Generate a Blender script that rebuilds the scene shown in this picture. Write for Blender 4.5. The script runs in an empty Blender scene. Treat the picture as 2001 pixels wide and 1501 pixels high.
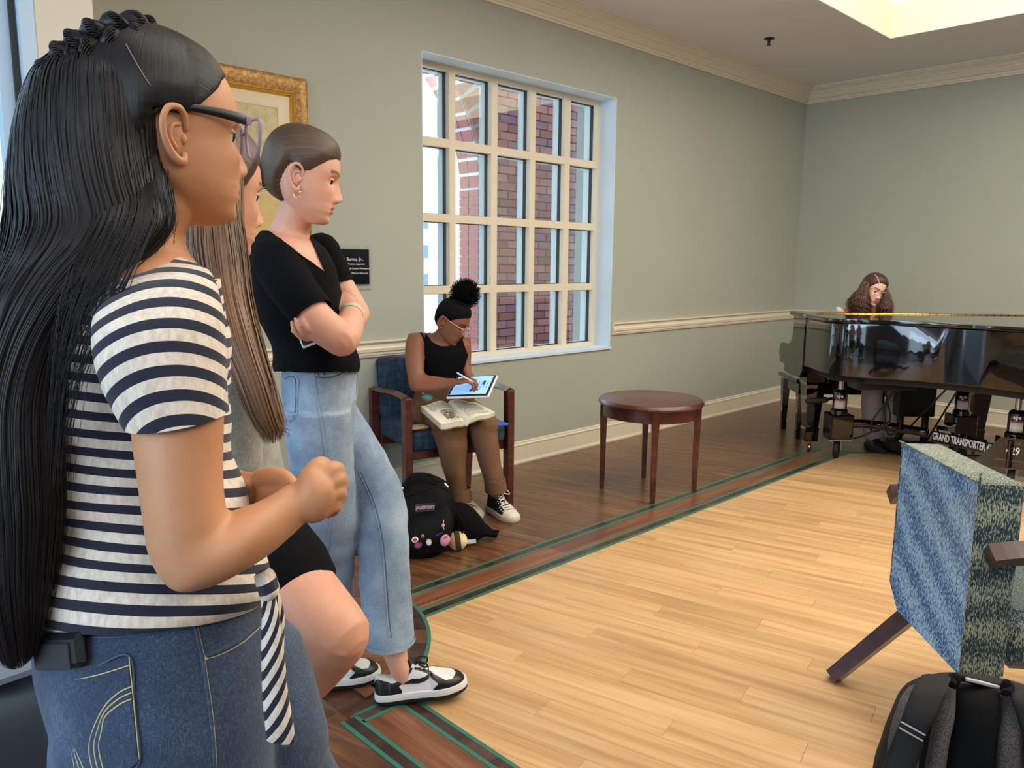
import bpy, bmesh, math, random
import numpy as np
from mathutils import Vector, Matrix
from mathutils.bvhtree import BVHTree
SC = bpy.context.scene
COL = SC.collection
rnd = random.Random(7)
nr = np.random.default_rng(11)

# ------------------------------------------------------------------ camera
EYE = np.array([0.0, 0.0, 1.3])
FPX, YAW, PITCH, ROLL = 1514.55, math.radians(44.19686), math.radians(8.87309), math.radians(0.52293)
_cy, _sy, _cp, _sp = math.cos(YAW), math.sin(YAW), math.cos(PITCH), math.sin(PITCH)
FW = np.array([_sy*_cp, _cy*_cp, -_sp])
_r = np.array([_cy, -_sy, 0.0]); _u = np.cross(_r, FW)
RT = _r*math.cos(ROLL)+_u*math.sin(ROLL)
UP = -_r*math.sin(ROLL)+_u*math.cos(ROLL)
cam = bpy.data.cameras.new('camera'); cam_o = bpy.data.objects.new('camera', cam); COL.objects.link(cam_o)
cam.sensor_width = 36.0; cam.lens = 36.0*FPX/2001.0; cam.clip_start = 0.02; cam.clip_end = 200
cam_o.matrix_world = Matrix(((RT[0], UP[0], -FW[0], EYE[0]), (RT[1], UP[1], -FW[1], EYE[1]), (RT[2], UP[2], -FW[2], EYE[2]), (0, 0, 0, 1)))
SC.camera = cam_o
SC.view_settings.view_transform = 'Standard'
SC.view_settings.look = 'None'
SC.view_settings.gamma = 1.0
SC.view_settings.use_curve_mapping = False
SC.view_settings.exposure = 0.0

# ------------------------------------------------------------------ world, sun, large lights
W = bpy.data.worlds.new('sky'); SC.world = W; W.use_nodes = True
_nt = W.node_tree; _bg = _nt.nodes['Background']
_sky = _nt.nodes.new('ShaderNodeTexSky'); _sky.sky_type = 'HOSEK_WILKIE'
_sky.turbidity = 4.0; _sky.ground_albedo = 0.5
_sky.sun_direction = (-0.55, 0.5, 0.65)
_mx = _nt.nodes.new('ShaderNodeMix'); _mx.data_type = 'RGBA'; _mx.inputs[0].default_value = 0.6
_nt.links.new(_sky.outputs[0], _mx.inputs[6]); _mx.inputs[7].default_value = (0.56, 0.79, 1.0, 1)
_nt.links.new(_mx.outputs[2], _bg.inputs[0]); _bg.inputs[1].default_value = 5.5

def area(name, loc, target, sx, sy, power, col, spread=180):
    l = bpy.data.lights.new(name, 'AREA'); l.shape = 'RECTANGLE'; l.size = sx; l.size_y = sy
    l.energy = power; l.color = col; l.spread = math.radians(spread)
    o = bpy.data.objects.new(name, l); COL.objects.link(o); o.location = loc
    d = Vector(target)-Vector(loc); o.rotation_euler = d.to_track_quat('-Z', 'Y').to_euler(); return o
WARM, COOL = (1.0, 0.93, 0.84), (0.62, 0.80, 1.0)
_s = bpy.data.lights.new('sun', 'SUN'); _s.energy = 2.2; _s.angle = 0.02; _s.color = (1, .95, .86)
_so = bpy.data.objects.new('sun', _s); COL.objects.link(_so)
_so.rotation_euler = Vector((0.62, -0.38, -0.69)).to_track_quat('-Z', 'Y').to_euler()
area('glazing_daylight', (-3.2, 0.2, 2.15), (2.5, 1.2, 0.8), 3.4, 1.3, 95, COOL)
area('ceiling_fill', (0.6, -1.8, 2.88), (0.8, -1.2, 0), 2.6, 2.2, 70, WARM)  # this and the next overhead lamp are unseen, added as general fill
area('ceiling_fill', (0.9, 0.6, 2.9), (0.95, 0.8, 0), 1.0, 1.0, 16, WARM)
area('ceiling_fill', (6.7, -0.9, 2.88), (6.9, -0.2, 1.2), .8, 1.6, 22, WARM)

# ------------------------------------------------------------------ pixel helpers (2001 x 1501 frame)
def ray(x, y): return FW+RT*((x-1000.5)/FPX)-UP*((y-750.5)/FPX)
def dp(x, y, Z): return EYE+ray(x, y)*Z
def fl(x, y, z=0.0): d = ray(x, y); return EYE+d*((z-EYE[2])/d[2])
def py(x, y, Y): d = ray(x, y); return EYE+d*(Y/d[1])
def norm(v): v = np.asarray(v, float); return v/max(1e-12, np.linalg.norm(v))

# ------------------------------------------------------------------ materials
def lin(r, g, b):
    f = lambda c: (c/255/12.92) if c <= 10.31 else ((c/255+0.055)/1.055)**2.4
    return (f(r), f(g), f(b), 1.0)
class NT:
    def __init__(s, name):
        s.m = bpy.data.materials.new(name); s.m.use_nodes = True; s.t = s.m.node_tree
        s.b = s.t.nodes['Principled BSDF']
    def n(s, typ, **kw):
        nd = s.t.nodes.new('ShaderNode'+typ)
        for k, v in kw.items(): setattr(nd, k, v)
        return nd
    def l(s, a, b): s.t.links.new(a, b)
    def set(s, **kw):
        for k, v in kw.items(): s.b.inputs[k.replace('_', ' ')].default_value = v
        return s
    def coord(s, kind='Object', scale=(1, 1, 1), rot=(0, 0, 0), rand=False):
        tc = s.n('TexCoord'); mp = s.n('Mapping'); mp.inputs['Scale'].default_value = scale; mp.inputs['Rotation'].default_value = rot
        s.l(tc.outputs[kind], mp.inputs['Vector'])
        if rand:
            oi = s.n('ObjectInfo'); ml = s.n('Math', operation='MULTIPLY'); ml.inputs[1].default_value = 37.0
            s.l(oi.outputs['Random'], ml.inputs[0]); s.l(ml.outputs[0], mp.inputs['Location'])
        return mp.outputs[0]
    def noise(s, vec, scale=5, detail=3, rough=.5, dist=0):
        nd = s.n('TexNoise'); nd.inputs['Scale'].default_value = scale; nd.inputs['Detail'].default_value = detail
        nd.inputs['Roughness'].default_value = rough; nd.inputs['Distortion'].default_value = dist
        s.l(vec, nd.inputs['Vector']); return nd.outputs['Fac']
    def ramp(s, fac, stops, interp='LINEAR'):
        r = s.n('ValToRGB'); r.color_ramp.interpolation = interp; e = r.color_ramp.elements
        while len(e) < len(stops): e.new(0.5)
        for i, (p, c) in enumerate(stops): e[i].position = p; e[i].color = c
        s.l(fac, r.inputs[0]); return r.outputs[0]
    def mix(s, fac, a, b, blend='MIX'):
        m = s.n('Mix', data_type='RGBA', blend_type=blend)
        for i, v in ((0, fac), (6, a), (7, b)):
            if hasattr(v, 'is_output'): s.l(v, m.inputs[i])
            else: m.inputs[i].default_value = v
        return m.outputs[2]
    def math(s, op, a, b=0.0):
        m = s.n('Math', operation=op)
        for i, v in ((0, a), (1, b)):
            if hasattr(v, 'is_output'): s.l(v, m.inputs[i])
            else: m.inputs[i].default_value = v
        return m.outputs[0]
    def attr(s, name): a = s.n('Attribute'); a.attribute_name = name; return a
    def col(s, sock): s.l(sock, s.b.inputs['Base Color'])
    def bump(s, h, strength=.3, dist=.01):
        b = s.n('Bump'); b.inputs['Strength'].default_value = strength; b.inputs['Distance'].default_value = dist
        s.l(h, b.inputs['Height']); s.l(b.outputs[0], s.b.inputs['Normal'])
def mat(name, c, rough=.5, metal=0.0, spec=.5, coat=0.0, bump=None, var=None, **kw):
    t = NT(name); t.set(Base_Color=c, Roughness=rough, Metallic=metal, Specular_IOR_Level=spec, Coat_Weight=coat, **kw)
    if var:
        f = t.noise(t.coord('Object'), var[0], 4); k = var[1]
        t.col(t.ramp(f, [(.3, tuple(x*(1-k) for x in c[:3])+(1,)), (.7, tuple(min(1, x*(1+k)) for x in c[:3])+(1,))]))
    if bump: t.bump(t.noise(t.coord('Object'), bump[0], 3), bump[1], bump[2] if len(bump) > 2 else .002)
    return t.m
def emit(name, c, s):
    t = NT(name); t.set(Base_Color=c, Emission_Color=c, Emission_Strength=s); return t.m
def wood(name, dark, mid, light, rough, sc, grain=1.0, coat=.15, randv=.25, rand=True):
    t = NT(name); v = t.coord('Object', sc, rand=rand)
    a = t.noise(v, 1.0, 5, .62, .35*grain)
    c = t.ramp(a, [(.28, dark), (.5, mid), (.74, light)])
    v2 = t.coord('Object', (sc[0]*1.6, sc[1]*7, sc[2]*5), rand=rand)
    b = t.noise(v2, 1.0, 3, .6)
    c = t.mix(t.math('MULTIPLY', t.ramp(b, [(.52, (0, 0, 0, 1)), (.75, (1, 1, 1, 1))]), .45*grain), c, dark)
    if rand:
        oi = t.n('ObjectInfo'); r = t.ramp(oi.outputs['Random'], [(0, (1-randv,)*3+(1,)), (1, (1+randv*.5,)*3+(1,))])
        c = t.mix(1.0, c, r, 'MULTIPLY')
    t.col(c); t.set(Roughness=rough, Coat_Weight=coat, Coat_Roughness=.25)
    t.bump(b, .08, .002); return t.m

# ------------------------------------------------------------------ mesh builders
class MB:
    def __init__(s): s.v = []; s.f = []; s.mi = []; s.at = []
    def add(s, verts, faces, mi=0, at=None):
        o = len(s.v); verts = [tuple(map(float, p)) for p in verts]; s.v += verts
        s.f += [tuple(int(i)+o for i in f) for f in faces]; s.mi += [mi]*len(faces)
        s.at += ([0.0]*len(verts) if at is None else [float(a) for a in at]); return s
    def box(s, c, size, R=None, ch=0.0, mi=0):
        c = np.asarray(c, float); h = np.asarray(size, float)/2; R = np.eye(3) if R is None else np.asarray(R)
        ch = min(ch, .45*2*h.min())
        if ch <= 0:
            P = [np.array((x, y, z))*h for x in (-1, 1) for y in (-1, 1) for z in (-1, 1)]
            F = [(0, 1, 3, 2), (4, 6, 7, 5), (0, 4, 5, 1), (2, 3, 7, 6), (0, 2, 6, 4), (1, 5, 7, 3)]
            return s.add([c+R@p for p in P], F, mi)
        P = []; idx = {}
        for sx in (-1, 1):
            for sy in (-1, 1):
                for sz in (-1, 1):
                    sg = np.array((sx, sy, sz))
                    for a in range(3):
                        q = sg*(h-ch); q[a] = sg[a]*h[a]; idx[(sx, sy, sz, a)] = len(P); P.append(q)
        F = []
        for a in range(3):
            b, d = [(1, 2), (2, 0), (0, 1)][a]
            for sg in (-1, 1):
                L = []
                for u, w in ((-1, -1), (1, -1), (1, 1), (-1, 1)):
                    k = [0, 0, 0]; k[a] = sg; k[b] = u; k[d] = w; L.append(idx[(k[0], k[1], k[2], a)])
                F.append(tuple(L if sg > 0 else L[::-1]))
            for sb in (-1, 1):
                for sd in (-1, 1):
                    k0 = [0, 0, 0]; k0[a] = -1; k0[b] = sb; k0[d] = sd; k1 = list(k0); k1[a] = 1
                    q = [idx[tuple(k0)+(b,)], idx[tuple(k1)+(b,)], idx[tuple(k1)+(d,)], idx[tuple(k0)+(d,)]]
                    F.append(tuple(q if sb*sd > 0 else q[::-1]))
        for sx in (-1, 1):
            for sy in (-1, 1):
                for sz in (-1, 1):
                    q = [idx[(sx, sy, sz, a)] for a in range(3)]; F.append(tuple(q if sx*sy*sz > 0 else q[::-1]))
        return s.add([c+R@p for p in P], F, mi)
    def loft(s, rings, cap0=True, cap1=True, mi=0, at=None, closed=True):
        rings = np.asarray(rings, float); m, n = rings.shape[:2]; F = []
        for i in range(m-1):
            for j in range(n if closed else n-1):
                k = (j+1) % n; F.append((i*n+j, i*n+k, (i+1)*n+k, (i+1)*n+j))
        V = list(rings.reshape(-1, 3)); A = None if at is None else list(np.repeat(at, n) if np.size(at) == m else np.asarray(at).reshape(-1))
        if cap0: V.append(rings[0].mean(0)); F += [(len(V)-1, (j+1) % n, j) for j in range(n)]; A = None if A is None else A+[A[0]]
        if cap1:
            V.append(rings[-1].mean(0)); b = (m-1)*n; F += [(len(V)-1, b+j, b+(j+1) % n) for j in range(n)]; A = None if A is None else A+[A[b]]
        return s.add(V, F, mi, A)
    def tube(s, pts, r, n=10, up=(0, 0, 1), caps=True, mi=0, rb=None, at=None, roundcap=False):
        P = np.asarray(pts, float); m = len(P); r = np.broadcast_to(np.asarray(r, float), (m,)); rb = r if rb is None else np.broadcast_to(np.asarray(rb, float), (m,))
        T = np.gradient(P, axis=0) if m > 2 else np.repeat([P[1]-P[0]], 2, 0)
        T = T/np.maximum(1e-9, np.linalg.norm(T, axis=1))[:, None]
        a = np.asarray(up, float)
        if abs(np.dot(norm(a), T[0])) > .95: a = np.array((1, 0, 0.)) if abs(T[0][0]) < .9 else np.array((0, 1., 0))
        th = np.linspace(0, 2*math.pi, n, endpoint=False); rings = []
        for i in range(m):
            b = norm(np.cross(T[i], a)); a = norm(np.cross(b, T[i]))
            rings.append(P[i]+np.outer(np.cos(th)*r[i], b)+np.outer(np.sin(th)*rb[i], a))
        if roundcap:
            for end in (0, 1):
                i = -1 if end else 0; sgn = 1 if end else -1; base = rings[i]; c = P[i]
                ex = [c+(base-c)*math.cos(q)+T[i]*sgn*r[i]*math.sin(q) for q in (math.pi/6, math.pi/3, math.pi*.46)]
                rings = rings+ex if end else ex[::-1]+rings
        return s.loft(rings, caps, caps, mi, at)
    def lathe(s, prof, c=(0, 0, 0), n=24, R=None, mi=0):
        c = np.asarray(c, float); R = np.eye(3) if R is None else np.asarray(R); th = np.linspace(0, 2*math.pi, n, endpoint=False)
        rings = [np.array([c+R@np.array((r*math.cos(t), r*math.sin(t), z)) for t in th]) for r, z in prof]
        return s.loft(rings, True, True, mi)
    def ell(s, c, r, R=None, n=16, m=10, mi=0):
        c = np.asarray(c, float); R = np.eye(3) if R is None else np.asarray(R); th = np.linspace(0, 2*math.pi, n, endpoint=False)
        rings = []
        for ph in np.linspace(-math.pi/2*.97, math.pi/2*.97, m):
            q = np.stack([np.cos(th)*math.cos(ph)*r[0], np.sin(th)*math.cos(ph)*r[1], np.full(n, math.sin(ph)*r[2])], 1)
            rings.append(c+q@R.T)
        return s.loft(rings, True, True, mi)
    def prism(s, poly, o, ux, uy, uz, d, mi=0):
        o, ux, uy, uz = map(lambda q: np.asarray(q, float), (o, ux, uy, uz)); n = len(poly)
        A = [o+ux*p[0]+uy*p[1] for p in poly]; B = [a+uz*d for a in A]
        F = [tuple(range(n))[::-1], tuple(range(n, 2*n))]+[(i, (i+1) % n, n+(i+1) % n, n+i) for i in range(n)]
        return s.add(A+B, F, mi)
    def xf(s, M):
        M = np.asarray(M); s.v = [tuple(M[:3, :3]@np.array(p)+M[:3, 3]) for p in s.v]; return s
WL = {}
def link(o, parent=None):
    COL.objects.link(o)
    if parent is not None: o.parent = parent
    return o
def fin(name, me, mats, parent=None, smooth=None, label=None):
    mats = mats if isinstance(mats, (list, tuple)) else [mats]
    for m in mats: me.materials.append(m)
    if smooth is not None and len(me.polygons):
        me.polygons.foreach_set('use_smooth', [True]*len(me.polygons))
        if smooth < 180: me.set_sharp_from_angle(angle=math.radians(smooth))
    o = bpy.data.objects.new(name, me); link(o, parent)
    if label: o['label'] = label
    return o
def build(mb, name, mats, parent=None, smooth=40, label=None, recalc=True, world=True):
    me = bpy.data.meshes.new(name)
    off = WL.get(parent.name, np.zeros(3)) if (parent is not None and world) else np.zeros(3)
    me.from_pydata([tuple(np.array(p)-off) for p in mb.v] if off.any() else mb.v, [], mb.f)
    if any(mb.mi): me.polygons.foreach_set('material_index', mb.mi)
    if any(mb.at):
        a = me.attributes.new('s', 'FLOAT', 'POINT'); a.data.foreach_set('value', mb.at)
    if recalc:
        bm = bmesh.new(); bm.from_mesh(me); bmesh.ops.recalc_face_normals(bm, faces=bm.faces); bm.to_mesh(me); bm.free()
    me.update(); o = fin(name, me, mats, parent, smooth, label)
    WL[o.name] = off if parent is not None and world else np.zeros(3)
    return o
def tag(o, label, cat, group=None, kind=None):
    o['label'] = label; o['category'] = cat
    if group: o['group'] = group
    if kind: o['kind'] = kind
    return o
def thing(name, loc, label, cat, group=None, rz=0.0):
    o = bpy.data.objects.new(name, None); o.empty_display_size = .05; link(o); o.location = tuple(map(float, loc)); o.rotation_euler = (0, 0, rz)
    WL[o.name] = np.asarray(loc, float); return tag(o, label, cat, group)
def struct(mb, name, mats, parent=None, smooth=None):
    o = build(mb, name, mats, parent, smooth); o['kind'] = 'structure'; return o
def text_mb(s, size, o, ux, uy, depth=.0008, align='CENTER', bold=0.0, font=None, sx=1.0):
    c = bpy.data.curves.new('t', 'FONT'); c.body = s; c.size = size; c.align_x = align; c.align_y = 'CENTER'; c.extrude = depth; c.offset = bold; c.resolution_u = 2
    t = bpy.data.objects.new('t', c); COL.objects.link(t); dg = bpy.context.evaluated_depsgraph_get(); dg.update()
    me = bpy.data.meshes.new_from_object(t.evaluated_get(dg)); ux, uy = np.asarray(ux, float), np.asarray(uy, float); uz = np.cross(ux, uy)
    V = [np.asarray(o)+ux*v.co.x*sx+uy*v.co.y+uz*v.co.z for v in me.vertices]; F = [tuple(p.vertices) for p in me.polygons]
    bpy.data.objects.remove(t); bpy.data.meshes.remove(me); bpy.data.curves.remove(c)
    m = MB(); m.add(V, F); return m
def cr(P, k):
    """Catmull-Rom through the rows of P, k samples per span."""
    P = np.asarray(P, float); n = len(P); out = []
    for i in range(n-1):
        p0, p1, p2, p3 = P[max(0, i-1)], P[i], P[i+1], P[min(n-1, i+2)]
        for t in np.linspace(0, 1, k, endpoint=False):
            out.append(.5*((2*p1)+(-p0+p2)*t+(2*p0-5*p1+4*p2-p3)*t*t+(-p0+3*p1-3*p2+p3)*t**3))
    out.append(P[-1]); return np.array(out)
def rotz(a): c, s = math.cos(a), math.sin(a); return np.array(((c, -s, 0), (s, c, 0), (0, 0, 1.)))
def basis(x, z=(0, 0, 1)):
    x = norm(x); y = norm(np.cross(z, x)); return np.stack([x, y, np.cross(x, y)], 1)
def copy_tree(o, parent=None):
    c = o.copy(); link(c, parent)
    for k in list(o.children): copy_tree(k, c)
    return c
# ================================================================== room
XW, YW, XL, YB, ZC = 7.227, 3.516, -3.0, -4.0, 2.92
XL, YB = -5.0, -7.0
m_wall = mat('sage_wall_paint', lin(170, 172, 158), .75, bump=(180, .12, .0006), var=(1.3, .03))
m_trim = mat('cream_trim_paint', lin(226, 214, 190), .42)
m_ceil = mat('ceiling_paint', lin(236, 232, 232), .85, bump=(240, .1, .0005))
m_cream = mat('cream_pier_paint', lin(232, 220, 198), .6)
m_cove = mat('cove_paint', lin(250, 244, 224), .8)
m_coveglow = emit('cove_glow', lin(255, 244, 214), 1.7)
m_skyl = emit('skylight_glow', lin(255, 250, 238), 4.5)
m_dark = wood('dark_wood_plank', lin(64, 38, 24), lin(106, 67, 43), lin(144, 98, 66), .32, (2.2, 26, 20), 1.0, .3, .22)
m_light = wood('light_wood_plank', lin(176, 132, 88), lin(206, 162, 112), lin(222, 184, 138), .36, (1.4, 26, 20), .35, .25, .11)
m_mid = wood('border_wood_plank', lin(74, 42, 26), lin(120, 72, 46), lin(150, 98, 66), .32, (2.0, 24, 20), .9, .3, .15)
m_inlay = wood('inlay_wood', lin(34, 24, 22), lin(62, 42, 36), lin(104, 66, 48), .32, (14, 3, 3), .8, .3, .5)
m_teal = mat('teal_inlay', lin(50, 112, 96), .4)
m_sub = wood('subfloor_wood', lin(48, 28, 16), lin(80, 48, 28), lin(112, 72, 44), .4, (2, 20, 10), 1, .1, 0, False)

floor = struct(MB().box((1.1, -1.8, -.056), (12.4, 10.8, .1)), 'floor', m_sub)
def clip(poly, a, b, c):     # keep a*x+b*y<=c
    out = []
    for i in range(len(poly)):
        p, q = poly[i], poly[(i+1) % len(poly)]; dp_, dq = a*p[0]+b*p[1]-c, a*q[0]+b*q[1]-c
        if dp_ <= 0: out.append(p)
        if dp_*dq < 0: t = dp_/(dp_-dq); out.append((p[0]+(q[0]-p[0])*t, p[1]+(q[1]-p[1])*t))
    return out
PLANKS = {}
def planks(ang, wid, leng, region, mtl, top=0.0, th=.006, name='plank', gap=.0003):
    """planks laid at an angle, clipped to a convex region given as half planes"""
    ca, sa = math.cos(ang), math.sin(ang); hp = region
    # bounding polygon of the region
    poly = [(-3, -4), (8, -4), (8, 4), (-3, 4)]
    for a, b, c in hp: poly = clip(poly, a, b, c)
    if len(poly) < 3: return
    us = [p[0]*ca+p[1]*sa for p in poly]; vs = [-p[0]*sa+p[1]*ca for p in poly]
    j0, j1 = math.floor(min(vs)/wid), math.ceil(max(vs)/wid)
    for j in range(j0, j1):
        off = ((j*0.381) % 1.0)*leng
        for i in range(math.floor((min(us)-off)/leng), math.ceil((max(us)-off)/leng)+1):
            u0, v0 = i*leng+off, j*wid
            q = [(u0+gap, v0+gap), (u0+leng-gap, v0+gap), (u0+leng-gap, v0+wid-gap), (u0+gap, v0+wid-gap)]
            w = [(a*ca-b*sa, a*sa+b*ca) for a, b in q]; full = True
            for a, b, c in hp:
                if any(a*p[0]+b*p[1] > c for p in w): full = False
            pts = w
            if not full:
                for a, b, c in hp:
                    pts = clip(pts, a, b, c)
                    if len(pts) < 3: break
                if len(pts) < 3: continue
            cx, cy = (u0+leng/2)*ca-(v0+wid/2)*sa, (u0+leng/2)*sa+(v0+wid/2)*ca
            key = (mtl.name, wid, leng) if full else None
            if key and key in PLANKS: me = PLANKS[key]
            else:
                loc = [((x-cx)*ca+(y-cy)*sa, -(x-cx)*sa+(y-cy)*ca) for x, y in pts]; n = len(loc); k = .0006
                c0 = np.mean(loc, 0); ins = [(x-math.copysign(k, x-c0[0]), y-math.copysign(k, y-c0[1])) for x, y in loc]
                V = [(x, y, -th) for x, y in loc]+[(x, y, -.0006) for x, y in loc]+[(x, y, 0) for x, y in ins]
                F = [tuple(range(2*n, 3*n))]
                for r in (0, 1): F += [(r*n+a, r*n+(a+1) % n, (r+1)*n+(a+1) % n, (r+1)*n+a) for a in range(n)]
                me = bpy.data.meshes.new(name); me.from_pydata(V, [], F); me.materials.append(mtl); me.update()
                if key: PLANKS[key] = me
            o = bpy.data.objects.new(name, me); link(o, floor); o.location = (cx, cy, top); o.rotation_euler = (0, 0, ang)
PA = math.radians(-76.5)
# light field, dark surround
planks(PA, .1, .92, [(0, 1, 2.185), (-1, 0, -1.275), (1, 1, 7.60), (0, -1, .35), (1, 0, 5.6), (.16, -1, .0)], m_light)
planks(PA, .1, .92, [(0, -1, -2.37), (0, 1, YW), (-1, 0, -.9), (1, 0, XW)], m_dark)
planks(PA, .1, .92, [(0, 1, 2.37), (1, 0, 1.1), (-1, 0, -.3), (0, -1, -.9)], m_dark)
planks(PA, .1, .92, [(0, 1, 2.37), (-1, -1, -7.60), (1, 0, XW), (0, -1, .6)], m_dark)
planks(0.0, .14, 1.2, [(0, -1, -2.2), (0, 1, 2.35), (-1, 0, -1.45), (1, 0, 5.45)], m_mid, .0015)
planks(math.pi/2, .14, 1.2, [(-1, 0, -1.11), (1, 0, 1.265), (0, 1, 1.80), (0, -1, -.7)], m_mid, .0015)
def strip(p, q, w, mtl, name, z):
    p, q = np.array(p), np.array(q); d = q-p; L = np.hypot(*d); me = MB().box((0, 0, 0), (L, w, .003))
    o = build(me, name, mtl, floor, None); o.location = ((p[0]+q[0])/2, (p[1]+q[1])/2, z-.0015); o.rotation_euler = (0, 0, math.atan2(d[1], d[0])); return o
def band(p, q, w, seg=.14, lines=True):
    p, q = np.array(p, float), np.array(q, float); d = q-p; L = np.hypot(*d); d /= L; n = np.array((-d[1], d[0])); k = max(1, round(L/seg))
    for i in range(k): strip(p+d*L*i/k, p+d*(L*(i+1)/k-.0008), w, m_inlay, 'inlay_tile', .0022)
    if lines:
        for s_ in (-1, 1): strip(p+n*s_*w/2, q+n*s_*w/2, .013, m_teal, 'inlay_line', .0028)
band((1.6, 2.184), (5.42, 2.184), .048); band((1.6, 2.366), (5.36, 2.366), .048)
band((1.276, 1.9), (1.276, .7), .044); band((1.099, 1.79), (1.099, .7), .044); band((1.122, 1.772), (1.254, 1.772), .044)
band((5.43, 2.17), (6.6, 1.0), .05)
# round corner ornament of the border
def ringpiece(c, r0, r1, a0, a1, mtl, name, z, n=6):
    A = np.linspace(a0, a1, n+1); V = []; F = []
    for zz in (z-.003, z):
        for r in (r0, r1): V += [(c[0]+r*math.cos(a), c[1]+r*math.sin(a), zz) for a in A]
    m = n+1
    for i in range(n):
        F += [(2*m+i, 2*m+i+1, 3*m+i+1, 3*m+i), (i, m+i, m+i+1, i+1), (m+i, 3*m+i, 3*m+i+1, m+i+1), (i, i+1, 2*m+i+1, 2*m+i)]
    F += [(0, 2*m, 3*m, m), (n, m+n, 3*m+n, 2*m+n)]
    return build(MB().add(V, F), name, mtl, floor, None)
MC = (1.06, 2.416)
planks(math.radians(-44), .1, .8, [(math.cos(a), math.sin(a), .58+MC[0]*math.cos(a)+MC[1]*math.sin(a)) for a in np.linspace(-1.6, .2, 15)]+[(-1, 0, -1.2), (0, 1, 2.36), (0, -1, -1.79)], m_mid, .0018)
band((1.276, 1.86), (1.276, 2.2), .044); band((1.3, 2.184), (1.6, 2.184), .048); band((1.276, 2.366), (1.6, 2.366), .048)
for k in range(8):
    a0 = -1.22+k*.165; ringpiece(MC, .58, .642, a0+.002, a0+.163, m_inlay, 'inlay_tile', .0036, 5)
ringpiece(MC, .570, .582, -1.22, .10, m_teal, 'inlay_line', .0044, 30)
ringpiece(MC, .640, .653, -1.22, .10, m_teal, 'inlay_line', .0044, 30)

# ---- walls
WX0, WX1, WZ0, WZ1 = 2.7145, 4.4065, .693, 2.4315
m = MB(); T = .36
def slab(m, x0, x1, z0, z1): m.box(((x0+x1)/2, YW+T/2, (z0+z1)/2), (x1-x0, T, z1-z0))
slab(m, .75, WX0, 0, ZC); slab(m, WX1, XW+.2, 0, ZC); slab(m, WX0, WX1, 0, WZ0); slab(m, WX0, WX1, WZ1, ZC)
struct(m, 'wall_back', m_wall)
struct(MB().box((XW+.1, (YW+YB)/2, ZC/2), (.2, YW-YB, ZC)), 'wall_right', m_wall)
struct(MB().box((1.1, YB-.1, ZC/2), (12.6, .2, ZC)), 'wall_front', m_wall)
m = MB(); m.box((XL-.1, (YB-1.2)/2, ZC/2), (.2, -1.2-YB, ZC)); m.box((XL-.1, 3.0, ZC/2), (.2, 1.0, ZC)); m.box((XL-.1, .65, 2.72), (.2, 3.7, .4)); m.box((XL-.1, .65, .1), (.2, 3.7, .2))
struct(m, 'wall_left', m_wall)
# cream pier and glazed screen left of it
PXR, PXL, PY = .926, .745, 3.02
struct(MB().box(((PXL+PXR)/2, (PY+YW+.3)/2, ZC/2), (PXR-PXL, YW+.3-PY, ZC), ch=.004), 'wall_pier', m_cream)
m_alu = mat('pale_blue_frame', lin(196, 222, 240), .35); m_gask = mat('black_gasket', lin(16, 20, 26), .4)
tglass = NT('window_glass'); _t = tglass.n('BsdfTransparent'); _g = tglass.n('BsdfGlossy'); _g.inputs['Roughness'].default_value = .02
_t.inputs[0].default_value = (.96, .985, .98, 1); _lw = tglass.n('LayerWeight'); _lw.inputs[0].default_value = .35; _ms = tglass.n('MixShader')
tglass.l(tglass.math('MULTIPLY', _lw.outputs['Fresnel'], .35), _ms.inputs[0]); tglass.l(_t.outputs[0], _ms.inputs[1]); tglass.l(_g.outputs[0], _ms.inputs[2])
tglass.l(_ms.outputs[0], [n for n in tglass.t.nodes if n.type == 'OUTPUT_MATERIAL'][0].inputs['Surface'])
m_glass = tglass.m
w2 = struct(MB().box((PXL-.022, PY+.06, 1.46), (.044, .12, 2.92)), 'window_2', m_alu)
build(MB().box((PXL-.056, PY+.06, 1.46), (.016, .05, 2.9)), 'gasket', m_gask, w2, None)
build(MB().box((PXL-.084, PY+.08, 1.46), (.04, .06, 2.9)), 'outer_frame', m_alu, w2, None)
build(MB().box((-.9, PY+.075, 1.6), (3.1, .006, 2.6)), 'pane', m_glass, w2, None)
build(MB().box((-.9, PY+.075, .45), (3.1, .07, .9), ch=.004), 'light_block_rail', m_alu, w2, None)  # raised to a solid panel, added to keep bright glazing out of the piano's reflection
build(MB().box((-.9, PY+.06, 2.9), (3.1, .1, .06)), 'top_rail', m_alu, w2, None)
# ---- ceiling with coffer
CX0, CX1, CY0, CY1 = 1.6, 6.05, -2.6, 2.35
m = MB()
for x0, x1, y0, y1 in ((XL-.2, CX0, YB-.2, YW+.4), (CX1, XW+.2, YB-.2, YW+.4), (CX0, CX1, YB-.2, CY0), (CX0, CX1, CY1, YW+.4)):
    m.box(((x0+x1)/2, (y0+y1)/2, ZC+.06), (x1-x0, y1-y0, .12))
ceil = struct(m, 'ceiling', m_ceil)
m = MB()
for x0, x1, y0, y1 in ((CX0-.02, CX0+.004, CY0, CY1), (CX1-.004, CX1+.02, CY0, CY1), (CX0, CX1, CY0-.02, CY0+.004), (CX0, CX1, CY1-.004, CY1+.02)):
    m.box(((x0+x1)/2, (y0+y1)/2, ZC+.121), (x1-x0, y1-y0, .238))
build(m, 'cove_fascia', m_cove, ceil, None)
build(MB().box(((CX0+CX1)/2, (CY0+CY1)/2, ZC+.26), (CX1-CX0+.1, CY1-CY0+.1, .04)), 'luminous_panel', m_coveglow, ceil, None)
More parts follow.
